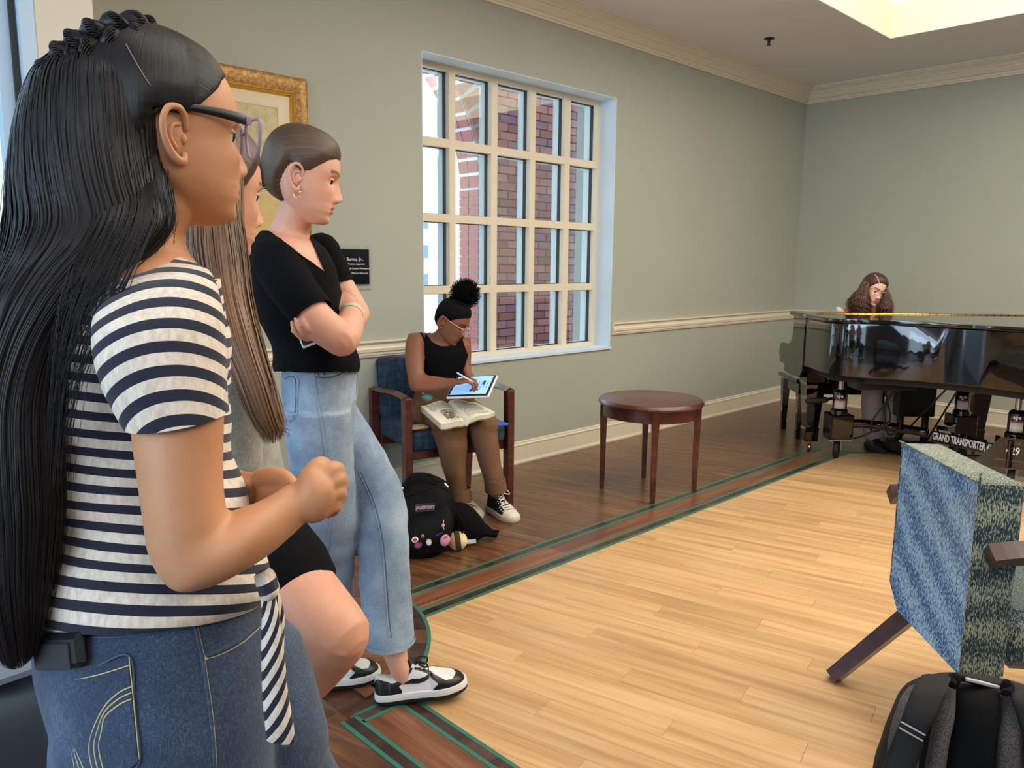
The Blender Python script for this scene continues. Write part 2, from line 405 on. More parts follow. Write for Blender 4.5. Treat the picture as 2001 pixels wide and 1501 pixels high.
build(MB().box(((CX0+CX1)/2, (CY0+CY1)/2, ZC+.232), (CX1-CX0-1.1, CY1-CY0-1.1, .02), ch=.008), 'skylight_diffuser', m_skyl, ceil, None)
# ---- mouldings: profiles (out from wall, height)
crown = [(0, 2.785), (.012, 2.785), (.014, 2.797), (.02, 2.80), (.022, 2.815), (.034, 2.822), (.046, 2.84), (.052, 2.848), (.054, 2.858), (.062, 2.860), (.066, 2.872), (.085, 2.890), (.098, 2.897), (.1, 2.905), (.112, 2.907), (.114, ZC), (0, ZC)]
rail = [(0, .792), (.012, .792), (.013, .800), (.018, .803), (.018, .815), (.024, .820), (.026, .836), (.020, .846), (.018, .858), (.028, .868), (.034, .872), (.033, .878), (.004, .880), (0, .880)]
base = [(0, 0), (.020, 0), (.022, .012), (.016, .020), (.016, .024), (.013, .026), (.013, .118), (.017, .121), (.017, .128), (.010, .134), (.010, .144), (.004, .148), (0, .148)]
def run_x(prof, x0, x1, name, mtl=m_trim, miter=False):
    m = MB(); n = len(prof); A = [(x0, YW-o, z) for o, z in prof]; B = [((x1-o) if miter else x1, YW-o, z) for o, z in prof]
    m.add(A+B, [tuple(range(n))[::-1], tuple(range(n, 2*n))]+[(i, (i+1) % n, n+(i+1) % n, n+i) for i in range(n)]); return struct(m, name, mtl)
def run_y(prof, y0, name, mtl=m_trim):
    m = MB(); n = len(prof); A = [(XW-o, YW-o, z) for o, z in prof]; B = [(XW-o, y0, z) for o, z in prof]
    m.add(A+B, [tuple(range(n))[::-1], tuple(range(n, 2*n))]+[(i, (i+1) % n, n+(i+1) % n, n+i) for i in range(n)]); return struct(m, name, mtl)
run_x(crown, PXR, XW, 'trim_1', miter=True); run_y(crown, YB, 'trim_2')
run_x(rail, PXR, WX0-.012, 'trim_3'); run_x(rail, WX1+.012, XW, 'trim_4', miter=True); run_y(rail, YB, 'trim_5')
run_x(base, PXR, XW, 'baseboard_back', miter=True); run_y(base, YB, 'baseboard_right')
# ---- window: cream lattice inside, glass, black gaskets, white lattice outside
XS = [(2.74, 3.027), (3.074, 3.364), (3.415, 3.706), (3.755, 4.042), (4.094, 4.372)]
ZS = [(.735, 1.113), (1.160, 1.537), (1.584, 1.968), (2.016, 2.398)]
m_lat = mat('cream_window_paint', lin(228, 214, 190), .45); m_rev = mat('white_reveal_paint', lin(212, 226, 238), .55)
m_latw = mat('white_outer_paint', lin(236, 246, 250), .5)
def lattice(y0, y1, grow=0.0):
    m = MB(); xe = [WX0]+[v for a, b in XS for v in (a-grow, b+grow)]+[WX1]; ze = [WZ0]+[v for a, b in ZS for v in (a-grow, b+grow)]+[WZ1]
    for i in range(0, len(xe), 2): m.box(((xe[i]+xe[i+1])/2, (y0+y1)/2, (WZ0+WZ1)/2), (xe[i+1]-xe[i], y1-y0, WZ1-WZ0))
    for i in range(0, len(ze), 2):
        for a, b in XS: m.box(((a+b)/2, (y0+y1)/2, (ze[i]+ze[i+1])/2), (b-a+.002, y1-y0-.001, ze[i+1]-ze[i]))
    return m
win = struct(lattice(YW+.145, YW+.182), 'window_1', m_lat)
build(lattice(YW+.206, YW+.262), 'outer_lattice', m_latw, win, None)
gk = MB()
for a, b in XS:
    for c, d in ZS:
        y = YW+.194
        pm = MB().box(((a+b)/2, y, (c+d)/2), (b-a+.006, .004, d-c+.006)); build(pm, 'pane', m_glass, win, None)
        gm = MB()
        for x0, x1, z0, z1 in ((a-.004, a+.004, c, d), (b-.004, b+.004, c, d), (a, b, c-.004, c+.004), (a, b, d-.004, d+.004)):
            gm.box(((x0+x1)/2, y, (z0+z1)/2), (x1-x0, .024, z1-z0))
        build(gm, 'gasket', m_gask, win, None)
m = MB(); t = .004
m.box((WX0+t/2, YW+.073, (WZ0+WZ1)/2), (t, .145, WZ1-WZ0)); m.box((WX1-t/2, YW+.073, (WZ0+WZ1)/2), (t, .145, WZ1-WZ0))
m.box(((WX0+WX1)/2, YW+.073, WZ1-t/2), (WX1-WX0, .145, t)); m.box(((WX0+WX1)/2, YW+.066, WZ0+.008), (WX1-WX0, .16, .016))
build(m, 'reveal', m_rev, win, None)
# ---- sprinkler head on the ceiling
m_chrome = mat('chrome', lin(200, 200, 205), .18, 1.0); m_blk = mat('black_plastic', lin(14, 14, 16), .4)
p = fl(1503, 75, ZC); sp = thing('sprinkler_head', p, 'small dark sprinkler head on the ceiling near the bright recess', 'sprinkler')
m_brz = mat('dark_bronze', lin(70, 66, 60), .35, 1.0)
build(MB().lathe([(.001, 0), (.036, 0), (.036, -.006), (.02, -.010), (.001, -.011)], p, 20), 'escutcheon', m_brz, sp)
build(MB().lathe([(.001, -.008), (.010, -.009), (.010, -.025), (.006, -.03), (.004, -.045), (.001, -.046)], p, 12).box(p+np.array((.012, 0, -.032)), (.004, .006, .03)).box(p+np.array((-.012, 0, -.032)), (.004, .006, .03)), 'nozzle', m_brz, sp)
build(MB().lathe([(.001, -.046), (.018, -.047), (.018, -.049), (.001, -.05)], p, 14), 'deflector', m_brz, sp)

# ================================================================== outside
m_pav = mat('pale_paving', lin(225, 222, 214), .8, var=(3, .06))
struct(MB().box((3.5, 14, -.55), (40, 20.2, .1)), 'ground', m_pav)
struct(MB().box((4.5, 4.75, -.25), (9.5, 1.7, .3)), 'floor_porch', m_pav)
FY, JX, AZ = 5.5, 4.92, None
m_mort = mat('mortar', lin(226, 220, 224), .9); 
tb = NT('brick'); oi = tb.n('ObjectInfo')
tb.col(tb.mix(.22, tb.ramp(oi.outputs['Random'], [(0, lin(160, 98, 100)), (.35, lin(196, 122, 116)), (.65, lin(210, 142, 134)), (.85, lin(176, 120, 130)), (1, lin(154, 116, 136))]), tb.noise(tb.coord('Object', rand=True), 30, 4), 'MULTIPLY'))  # tones paled towards pink and purple, putting the glass haze into the brick colour
tb.set(Roughness=.85); tb.bump(tb.noise(tb.coord('Object', rand=True), 60, 3), .4, .004); m_brick = tb.m
# arch circle through points of its front edge, springing from the pier face
AR = 1.3; ACX, ACZ = JX-AR, 1.98
porch = bpy.data.objects.new('wall_porch', None); link(porch); porch['kind'] = 'structure'; WL[porch.name] = np.zeros(3)
m = MB(); m.box((JX+1.6, FY+.15, 1.6), (3.2, .28, 3.8))
# backing above the arch, cut as a fan
N = 20; V = []; F = []
for i in range(N+1):
    a = math.pi*i/N; c_ = (ACX+AR*math.cos(a), ACZ+AR*math.sin(a))
    for y in (FY+.01, FY+.29): V += [(c_[0], y, c_[1]), (c_[0], y, 4.2)]
for i in range(N): k = 4*i; F += [(k, k+1, k+5, k+4), (k+2, k+6, k+7, k+3), (k, k+4, k+6, k+2)]
m.add(V, F); m.box((JX-2*AR-.8, FY+.15, 1.6), (1.6, .28, 3.8))
o = build(m, 'mortar_backing', m_mort, porch, None)
BL, BH, BG = .203, .066, .011
bmesh_ = {}
def brick(c, size, R=None, key=None):
    if key not in bmesh_:
        mm = MB().box((0, 0, 0), size, ch=.002); me = bpy.data.meshes.new('brick'); me.from_pydata(mm.v, [], mm.f); me.materials.append(m_brick); me.update(); bmesh_[key] = me
    o = bpy.data.objects.new('brick', bmesh_[key]); link(o, porch); o.location = tuple(map(float, c))
    if R is not None: o.rotation_euler = R
nb = 0; far = MB()
for r in range(0, 50):
    z = -.25+r*(BH+BG)
    if z > 3.3 or z < .35: continue
    off = 0 if r % 2 else (BL+BG)/2
    for k in range(0, 16):
        x0 = JX+.002+k*(BL+BG)-off; x1 = x0+BL
        if x1 < JX+.03: continue
        x0c = max(x0, JX+.002)
        near = x1 < 6.75 and .55 < z < 3.1
        if near and nb < 280:
            brick(((x0c+x1)/2, FY-.005+rnd.uniform(-.002, .002), z+BH/2), (x1-x0c, .06, BH), None, ('f', round(x1-x0c, 3))); nb += 1
        else: far.box(((x0c+x1)/2, FY, z+BH/2), (x1-x0c, .05, BH))
    # jamb bricks facing the opening
    if z < ACZ:
        L = .13
        for k in range(2): far.box((JX-.004, FY+.01+(.28/2)*k+.07, z+BH/2), (.03, L, BH))
for i in range(30):   # arch ring: radial bricks on the face, two rows, and on the soffit
    a = math.pi*(i+.5)/30; ca, sa = math.cos(a), math.sin(a)
    R3 = np.array(((ca, 0, -sa), (0, 1, 0), (sa, 0, ca)))
    for rr in (AR+.11, AR+.33): far.box((ACX+ca*rr, FY-.004, ACZ+sa*rr), (.203, .05, .1), R3)
    for k in range(2): far.box((ACX+ca*(AR+.003), FY+.08+.14*k, ACZ+sa*(AR+.003)), (.03, .13, .105), R3)
fo = build(far, 'distant_brick', m_brick, porch, None); fo['kind'] = 'stuff'
m_por = mat('porch_paint', lin(232, 220, 214), .7)
struct(MB().box((4.4, 4.75, 3.5), (9, 1.5, .1)).box((4.4, 5.35, 3.28), (9, .26, .4)), 'ceiling_porch', m_por)
# railing, planting and a far building beyond the arch
struct(MB().box((-3.2, 5.4, 1.0), (7.4, .3, 3.1)), 'wall_outside', mat('grey_outside_wall', lin(150, 152, 156), .8))
rail_o = thing('railing', (4.7, 8.3, -.5), 'dark metal stair railing outside beyond the window', 'railing')
m_rl = mat('railing_paint', lin(30, 60, 62), .5)
m = MB(); m.tube([(4.2, 8.6, .35), (5.3, 8.2, .95), (6.4, 8.0, .95)], .025, 8)
build(m, 'handrail', m_rl, rail_o)
for k in range(7):
    x = 4.3+k*.32; z = .38+min(.55, max(0, (x-4.2)*.55)); build(MB().tube([(x, 8.5-.05*k, -.5), (x, 8.5-.05*k, z)], .012, 6), 'baluster', m_rl, rail_o)
m_leaf = mat('shrub_leaf', lin(120, 170, 90), .6, var=(8, .3))
for i, (x, y, r) in enumerate(((5.3, 9.6, .55), (6.4, 9.9, .7))):
    lb = MB()
    for k in range(420):
        d = norm(nr.normal(size=3)); c = np.array((x, y, .15))+d*r*nr.uniform(.55, 1)*np.array((1, 1, .9)); t_ = norm(nr.normal(size=3)); n_ = norm(np.cross(t_, d+.3*nr.normal(size=3))); L = .07
        lb.add([c-t_*L, c+n_*L*.45, c+t_*L, c-n_*L*.45], [(0, 1, 2, 3)])
    sh = thing('shrub', (x, y, -.5), ['round green shrub outside behind the railing', 'larger green shrub outside beside the other shrub'][i], 'shrub')
    build(lb, 'foliage', m_leaf, sh, None); build(MB().tube([(x, y, -.5), (x, y, .2)], [.05, .03], 8), 'stem', m_brz, sh)
bd = thing('far_building', (13, 24, -.5), 'pale far building with small windows seen through the arch', 'building')
m_bw = mat('pale_render', lin(235, 232, 228), .8)
build(MB().box((15, 24.2, 1.6), (12, .4, 4.2)), 'wall', m_bw, bd, None)
for k in range(5):
    for j in range(3):
        wf = build(MB().box((10.5+k*2.0, 23.97, .6+j*1.1), (.5, .06, .6), ch=.02), 'window', m_latw, bd, None)
        build(MB().box((10.5+k*2.0, 23.93, .6+j*1.1), (.4, .02, .5)), 'pane', mat('far_pane', lin(120, 135, 150), .2) if (k == 0 and j == 0) else bpy.data.materials['far_pane'], wf, None)
# ================================================================== furniture and small things in the room
m_mahog = wood('mahogany', lin(44, 14, 12), lin(78, 30, 25), lin(104, 46, 36), .3, (3, 22, 22), .6, .35, 0, False)
m_espr = wood('espresso_wood', lin(36, 14, 14), lin(58, 26, 24), lin(78, 38, 34), .34, (3, 22, 22), .6, .3, 0, False)
# ---- round side table
TC = np.array((3.619, 2.580, 0)); TR, TH = .300, .545
tb_ = thing('side_table', TC, 'round mahogany side table with four tapered legs standing alone under the window wall', 'table')
prof = [(.001, TH), (TR-.022, TH), (TR-.012, TH-.002), (TR-.004, TH-.010), (TR, TH-.02), (TR-.003, TH-.029), (TR-.016, TH-.031), (.001, TH-.031)]
build(MB().lathe(prof[::-1], TC, 72), 'tabletop', m_mahog, tb_, 30)
build(MB().lathe([(TR-.05, TH-.032), (TR-.024, TH-.032), (TR-.024, TH-.098), (TR-.05, TH-.098)], TC, 72), 'apron', m_mahog, tb_, 30)
for k in range(4):
    a = math.radians(-138.5)+k*math.pi/2; c = TC+np.array((math.cos(a), math.sin(a), 0))*(TR-.034); R = rotz(a)
    m = MB(); rings = []
    for z, w in ((0, .026), (.3, .034), (TH-.1, .042), (TH-.034, .042)): rings.append(np.array([c+R@np.array((sx*w/2, sy*w/2, z)) for sx, sy in ((-1, -1), (1, -1), (1, 1), (-1, 1))]))
    build(m.loft(rings), 'leg', m_mahog, tb_, None)

# ---- navy upholstered armchair (chair by the wall)
tn = NT('navy_chair_fabric'); v = tn.coord('Object', (1, 1, 1)); wv = tn.noise(tn.coord('Object', (60, 60, 12)), 1, 3); wv2 = tn.noise(tn.coord('Object', (14, 14, 70)), 1, 3)
tn.col(tn.ramp(tn.math('MULTIPLY', tn.math('ADD', wv, wv2), .5), [(.35, lin(22, 38, 54)), (.52, lin(36, 58, 78)), (.68, lin(58, 84, 106))])); tn.set(Roughness=.9); tn.bump(tn.noise(v, 420, 2), .5, .001); m_navy = tn.m
def armchair(loc, rz, label, group=None):
    """open-arm chair facing local -y, width along x"""
    t = thing('armchair', (0, 0, 0), label, 'chair', group); H = {}
    w, dF, dB = .29, -.25, .20
    for sx in (-1, 1):
        m = MB().box((sx*w, dF, .32), (.042, .05, .64), ch=.004); build(m, 'leg', m_mahog, t, None)
        rings = []
        for z, y, s_ in ((0, dB+.045, .036), (.40, dB+.01, .046), (.625, dB+.012, .042)): rings.append(np.array([(sx*w+a*s_*.5*.95, y+b*s_*.55, z) for a, b in ((-1, -1), (1, -1), (1, 1), (-1, 1))]))
        build(MB().loft(rings), 'leg', m_mahog, t, None)
        pts = cr([(sx*w, dF-.01, .637), (sx*w, dF+.12, .643), (sx*w, dF+.30, .630), (sx*w*.98, dB+.03, .618)], 5)
        build(MB().tube(pts, .029, 4, (0, 0, 1), rb=.017).xf(np.eye(4)), 'armrest', m_mahog, t, None)
    build(MB().box((0, dF+.03, .345), (.54, .03, .05), ch=.003), 'seat_rail', m_mahog, t, None); build(MB().box((0, dB-.02, .345), (.54, .03, .05), ch=.003), 'seat_rail', m_mahog, t, None)
    def cushion(c, size, r, R=None, bulge=.0):
        bm = bmesh.new(); bmesh.ops.create_cube(bm, size=1.0); bmesh.ops.scale(bm, vec=size, verts=bm.verts)
        bmesh.ops.bevel(bm, geom=bm.edges[:], offset=r, segments=4, profile=.6, affect='EDGES')
        bmesh.ops.subdivide_edges(bm, edges=[e for e in bm.edges if e.calc_length() > .15], cuts=4, use_grid_fill=True)
        for q in bm.verts: q.co.z += bulge*(1-min(1, (2*q.co.x/size[0])**2))*(1-min(1, (2*q.co.y/size[1])**2))
        bm.verts.index_update(); R = np.eye(3) if R is None else R
        m = MB(); m.add([np.asarray(c)+R@np.array(q.co) for q in bm.verts], [[q.index for q in f.verts] for f in bm.faces]); bm.free(); return m
    build(cushion((0, -.03, .42), (.535, .47, .115), .035, None, .012), 'seat', m_navy, t, 180)
    a = math.radians(-8); Rx = np.array(((1, 0, 0), (0, math.cos(a), -math.sin(a)), (0, math.sin(a), math.cos(a))))
    build(cushion((0, dB-.005, .625), (.535, .07, .33), .03, Rx), 'backrest', m_navy, t, 180)
    t.location = loc; t.rotation_euler = (0, 0, rz); return t
CHL = np.array((2.579, 3.213, 0.0)); CHA = math.radians(-14)
armchair(CHL, CHA, 'navy upholstered armchair with mahogany arms that the writing person sits in')

# ---- framed picture and plaque on the window wall
gf = NT('gilt_frame'); f = gf.noise(gf.coord('Object'), 60, 5, .7)
gf.col(gf.ramp(f, [(.3, lin(110, 74, 40)), (.5, lin(168, 122, 66)), (.7, lin(206, 164, 96))])); gf.set(Metallic=.35, Roughness=.45); gf.bump(f, .4, .002); m_gilt = gf.m
m_gold = mat('bright_gilt', lin(214, 168, 72), .3, .7); m_mat = mat('linen_mat', lin(226, 208, 176), .8)
pt = NT('landscape_painting'); v = pt.coord('Generated'); f = pt.noise(v, 4, 6, .65, 1.2); f2 = pt.noise(v, 11, 5, .7, .6)
c1 = pt.ramp(f, [(.3, lin(150, 138, 96)), (.45, lin(196, 182, 138)), (.6, lin(206, 190, 150)), (.75, lin(170, 162, 130))]); c2 = pt.ramp(f2, [(.35, lin(120, 116, 84)), (.6, lin(222, 204, 156))])
sp_ = pt.n('SeparateXYZ'); pt.l(v, sp_.inputs[0]); pt.col(pt.mix(pt.ramp(sp_.outputs[2], [(.2, (.0,)*3+(1,)), (.6, (.35,)*3+(1,))]), pt.mix(pt.ramp(sp_.outputs[2], [(.3, (.75,)*3+(1,)), (.7, (0,)*3+(1,))]), c1, lin(214, 178, 92)), c2)); pt.set(Roughness=.6); m_paint = pt.m
fx0, fx1, fz0, fz1 = 1.16, 2.0, 1.13, 2.16
pic = thing('framed_painting', ((fx0+fx1)/2, YW, fz0), 'large gilt framed pale landscape painting hanging on the wall behind the standing people', 'painting')
def frame_ring(x0, x1, z0, z1, prof):
    """picture-frame moulding; prof = (inset, out)"""
    m = MB(); n = len(prof); V = []
    for (cx, cz, sx, sz) in ((x0, z0, 1, 1), (x1, z0, -1, 1), (x1, z1, -1, -1), (x0, z1, 1, -1)): V += [(cx+sx*i, YW-o, cz+sz*i) for i, o in prof]
    F = [(a*n+i, ((a+1) % 4)*n+i, ((a+1) % 4)*n+(i+1) % n, a*n+(i+1) % n) for a in range(4) for i in range(n)]
    return m.add(V, F)
build(frame_ring(fx0, fx1, fz0, fz1, [(0, 0), (0, .03), (.006, .038), (.02, .042), (.05, .036), (.07, .028), (.07, 0)]), 'frame', m_gilt, pic, 50)
build(frame_ring(fx0+.07, fx1-.07, fz0+.07, fz1-.07, [(0, 0), (0, .030), (.006, .034), (.012, .030), (.016, .033), (.022, .026), (.022, 0)]), 'frame_lip', m_gold, pic, 50)
build(frame_ring(fx0+.092, fx1-.092, fz0+.092, fz1-.092, [(0, 0), (0, .022), (.036, .018), (.040, .020), (.058, .014), (.058, 0)]), 'mat_board', m_mat, pic, 50)
build(MB().box(((fx0+fx1)/2, YW-.008, (fz0+fz1)/2), (fx1-fx0-.28, .008, fz1-fz0-.28)), 'canvas', m_paint, pic, None)
pq = thing('wall_plaque', (2.22, YW, 1.18), 'black engraved plaque with white lettering on a clear backing beside the painting', 'plaque')
m_clear = NT('acrylic'); m_clear.set(Base_Color=lin(200, 202, 190), Roughness=.08, Alpha=.45, Specular_IOR_Level=.6); m_plq = mat('plaque_black', lin(10, 14, 22), .22); m_silver = mat('silver_edge', lin(190, 190, 184), .3, .8); m_white = mat('white_print', lin(236, 236, 230), .6)
build(MB().box((2.218, YW-.004, 1.27), (.285, .006, .235), ch=.002), 'acrylic_backing', m_clear.m, pq, None)
build(MB().box((2.224, YW-.010, 1.273), (.246, .006, .19), ch=.001), 'silver_border', m_silver, pq, None)
build(MB().box((2.224, YW-.013, 1.273), (.236, .006, .18)), 'plate', m_plq, pq, None)
for s_, z, sz in (('John J. Burney, Jr.,', 1.312, .0225), ('State Senator, Trustee, Supporter', 1.287, .0135), ('The University of North Carolina Wilmington', 1.264, .0125), ('Reproduction by UNCW/Carrie Memorial', 1.240, .0125)):
    build(text_mb(s_, sz, (2.224, YW-.0165, z), (1, 0, 0), (0, 0, 1), .0003), 'lettering', m_white, pq, None)

# ---- patterned lounge chair (front right), seen from behind
def fleck(name, dark, mid, light, dirv, freq, sc, lo):
    t = NT(name); n1 = t.noise(t.coord('Object', sc), 1, 2, .5); tc = t.n('TexCoord'); dt = t.n('VectorMath', operation='DOT_PRODUCT'); t.l(tc.outputs['Object'], dt.inputs[0]); dt.inputs[1].default_value = dirv
    ph = t.math('ADD', t.math('MULTIPLY', dt.outputs['Value'], freq), t.math('MULTIPLY', t.noise(t.coord('Object', (4, 4, 4)), 1, 2), 5.0))
    thr = t.math('ADD', n1, t.math('MULTIPLY', t.math('SINE', ph), .055))
    t.col(t.ramp(thr, [(lo, dark), (lo+.07, mid), (lo+.13, light)])); t.set(Roughness=.95, Sheen_Weight=.15); t.bump(n1, .5, .001); return t.m
m_daylit = fleck('daylit_chair_fabric', lin(20, 66, 118), lin(58, 116, 168), lin(152, 190, 216), (-.40, -.36, .85), 48, (430, 430, 105), .42)  # the blue daylight falling on the chair back is put into this fabric colour
m_grn = fleck('green_chair_fabric', lin(18, 42, 50), lin(44, 70, 74), lin(152, 154, 126), (0, 0, 1.0), 62, (430, 430, 105), .44)
ztop = .775
A = fl(1762, 864, ztop)[:2]; B = fl(1914, 945, ztop)[:2]
w_ = (B-A)/np.hypot(*(B-A)); f_ = np.array((-w_[1], w_[0])); f_ = f_ if f_@RT[:2] > 0 else -f_
LW = np.hypot(*(B-A)); TK = .115
bc = thing('lounge_chair', (*((A+B)/2+f_*.3), 0), 'green flecked lounge chair seen from behind, its back coloured as if in blue daylight, a dark rucksack leaning on it', 'chair')
def bp(a, d, z): q = A+w_*a+f_*d; return np.array((q[0], q[1], z))
zb = .265
# backrest: outline in the (a, z) plane with the far lower corner cut, rounded top
out = [(.0, .33), (0, ztop-.015), (.004, ztop-.004), (.015, ztop), (LW-.012, ztop), (LW-.003, ztop-.004), (LW, ztop-.014), (LW, zb), (.07, zb)]
def slab_prism(outl, dist):
    rings = []
    for d, k in dist: 
        c = np.mean(outl, 0); rings.append(np.array([bp(*( (a+(c[0]-a)*k), d, z+(c[1]-z)*k)) for a, z in outl]))
    return MB().loft(rings)
o = build(slab_prism(out, [(0.003, .02), (0, .006), (.004, 0), (TK-.02, 0), (TK-.006, .012), (TK, .05)]), 'backrest', [m_daylit, m_grn], bc, 40)
# side and top panels take the green fabric
for p in o.data.polygons:
    nz = np.array(p.normal); 
    if nz[:2]@w_ > .7 or nz[2] > .6: p.material_index = 1
pipe = [bp(a, .001, z) for a, z in out[1:7]]+[bp(LW, .001, zb)]
build(MB().tube(cr(pipe, 3), .0028, 6), 'piping', m_grn, bc, 180)
build(MB().add(*[[], []]).box(bp(LW/2, TK+.27, .36), (LW+.01, .56, .16), np.stack([np.append(w_, 0), np.append(f_, 0), (0, 0, 1)], 1), ch=.03), 'seat', m_grn, bc, None)
for a in (-.035, LW+.03):
    pts = cr([bp(a, -.006 if a < 0 else .025, .60), bp(a, .12, .612), bp(a, .4, .62), bp(a, .56, .61)], 4)
    build(MB().tube(pts, .030, 4, rb=.032), 'armrest', m_espr, bc, None)
    build(MB().tube([bp(a, .5, .60), bp(a, .56, .0)], [.026, .018], 4), 'leg', m_espr, bc, None)
    b0 = bp(max(.05, min(LW-.05, a)), .10, .30); b1 = bp(a+(.05 if a < 0 else -.03), -.155, .012)
    build(MB().tube([b0, b1], [.040, .034], 4, (0, 0, 1), rb=[.034, .028]), 'leg', m_espr, bc, None)

# ---- dark rucksack leaning on the lounge chair
tk = NT('charcoal_nylon'); n1 = tk.noise(tk.coord('Object'), 500, 2); tk.set(Base_Color=lin(27, 25, 24), Roughness=.75, Specular_IOR_Level=.25); tk.bump(n1, .3, .0006); m_nyl = tk.m
ms = NT('mesh_padding'); vv = ms.coord('Object', (420, 420, 420)); ck = ms.n('TexVoronoi'); ck.inputs['Scale'].default_value = 1.0; ms.l(vv, ck.inputs['Vector'])
ms.col(ms.ramp(ck.outputs['Distance'], [(.2, lin(24, 21, 20)), (.6, lin(76, 68, 64))])); ms.set(Roughness=.85); ms.bump(ck.outputs['Distance'], .6, .0008); m_mesh = ms.m
m_bkf = mat('black_fabric', lin(4, 4, 5), .9, 0, .15, bump=(300, .2, .0006)); m_grey = mat('grey_reflective', lin(170, 168, 164), .4)
ZR = 1.22
rk = thing('rucksack', fl(1880, 1900), 'charcoal rucksack with padded shoulder straps leaning upright behind the flecked lounge chair', 'backpack')
def silring(xl, yl, xr, yr, Z, d, n=24, pw=2.0, dv=None):
    L, Rr = dp(xl, yl, Z), dp(xr, yr, Z); c = (L+Rr)/2; w_ = np.append(norm((c-EYE)[:2]), 0); k_ = (c-EYE)@w_; L, Rr = (EYE+(q-EYE)*(k_/((q-EYE)@w_)) for q in (L, Rr)); c = (L+Rr)/2; a = (Rr-L)/2; dv = np.append(norm((c-EYE)[:2]), 0) if dv is None else dv
    th = np.linspace(0, 2*math.pi, n, endpoint=False); sg = lambda q: np.sign(np.cos(q))*np.abs(np.cos(q))**(2/pw); sh = lambda q: np.sign(np.sin(q))*np.abs(np.sin(q))**(2/pw)
    return c+np.outer(sg(th), a)+np.outer(sh(th), dv*d)
rows = [(1815, 1332, 1985, 1352, .05), (1762, 1352, 2035, 1372, .075), (1738, 1395, 2070, 1410, .09), (1722, 1440, 2090, 1450, .10), (1706, 1501, 2105, 1510, .115), (1704, 1650, 2110, 1660, .125), (1710, 1820, 2105, 1830, .12), (1730, 1905, 2085, 1915, .09)]
rr = cr(np.array(rows, float), 4); build(MB().loft([silring(*r[:4], ZR+.1, r[4], 32, 2.8) for r in rr]), 'pack_body', m_nyl, rk, 180)
def patch(px, off, mtl, name, Z=ZR, tk_=.012, parent=rk, label=None):
    """padded panel following the wearer's side of the pack; px = rows of (xl, yl, xr, yr, dz)"""
    q = cr(np.array(px, float), 5); ring = []
    for xl, yl, xr, yr, dz in q: ring.append(silring(xl, yl, xr, yr, Z+dz-off, tk_, 16, 2.6))
    return build(MB().loft(ring), name, mtl, parent, 180, label)
patch([(1770, 1352, 1800, 1345, .07), (1755, 1375, 1812, 1362, .04), (1738, 1430, 1800, 1430, .012), (1733, 1501, 1795, 1501, 0), (1733, 1700, 1795, 1700, 0)], 0, m_mesh, 'mesh_panel', tk_=.02)
patch([(1838, 1345, 1868, 1348, .045), (1825, 1400, 1866, 1402, .018), (1812, 1470, 1852, 1474, 0), (1790, 1600, 1842, 1600, 0), (1790, 1700, 1842, 1700, 0)], 0, m_mesh, 'mesh_panel', tk_=.02)
patch([(1962, 1352, 1985, 1356, .045), (1955, 1400, 1998, 1402, .018), (1945, 1470, 1998, 1474, 0), (1938, 1700, 1998, 1700, 0)], 0, m_mesh, 'mesh_panel', tk_=.02)
patch([(1868, 1342, 1955, 1356, .05), (1866, 1372, 1953, 1380, .03), (1856, 1430, 1948, 1432, .012), (1842, 1520, 1940, 1520, 0), (1842, 1700, 1940, 1700, 0)], .004, m_bkf, 'centre_panel', tk_=.02)
patch([(1800, 1322, 1858, 1326, .05), (1784, 1345, 1850, 1350, .02), (1768, 1385, 1832, 1400, 0), (1758, 1412, 1808, 1438, 0), (1742, 1450, 1800, 1472, 0), (1716, 1520, 1775, 1540, 0), (1700, 1600, 1760, 1610, 0)], .03, m_nyl, 'shoulder_strap')
patch([(1968, 1348, 2010, 1352, .05), (1978, 1375, 2045, 1378, .02), (1995, 1430, 2070, 1430, 0), (2010, 1510, 2090, 1510, 0)], .03, m_nyl, 'shoulder_strap')
for a, b in (((1761, 1411), (1808, 1437)), ((1757, 1422), (1803, 1448))): build(MB().tube([dp(*a, ZR-.045), dp(*b, ZR-.045)], .0013, 6), 'reflective_trim', m_grey, rk, None)
build(MB().tube(cr([dp(1858, 1338, ZR+.01), dp(1862, 1322, ZR+.04), dp(1882, 1326, ZR+.06), dp(1925, 1337, ZR+.06), dp(1955, 1342, ZR+.06), dp(1972, 1340, ZR+.04), dp(1965, 1355, ZR+.01)], 5), .008, 8, rb=.005), 'grab_handle', m_bkf, rk, 180)
for c in ((1866, 1331), (1966, 1343)): build(MB().ell(dp(*c, ZR+.03), (.012, .008, .013)), 'handle_anchor', m_bkf, rk, 180)
build(MB().tube(cr([dp(1886, 1327, ZR+.052), dp(1920, 1335, ZR+.052), dp(1952, 1344, ZR+.052)], 4), .0035, 8), 'handle_piping', m_grey, rk, 180)
# ================================================================== grand piano, bench and transporter
m_lac = mat('black_lacquer', lin(8, 9, 12), .06, 0, .6, coat=.6, Coat_Roughness=.03); m_brass = mat('brass', lin(214, 176, 90), .25, 1.0)
m_satin = mat('satin_black', lin(15, 14, 14), .35); m_ivory = mat('ivory_keys', lin(240, 236, 224), .3); m_rub = mat('black_rubber', lin(20, 20, 22), .6)
m_steel = mat('zinc_steel', lin(176, 182, 192), .3, .9); m_felt = mat('dark_underside', lin(26, 20, 17), .8)
PO = np.array((5.42, 2.74, 0.0)); PU = np.array((.703, -.711, 0)); PU /= np.linalg.norm(PU); PV = np.array((-PU[1]*-1, 0, 0)); PV = np.array((PU[1], -PU[0], 0)); PZ = np.array((0, 0, 1.0))
B3 = np.stack([PU, PV, PZ], 1)
def pp(u, v, z=0.0): return PO+PU*u+PV*v+PZ*z
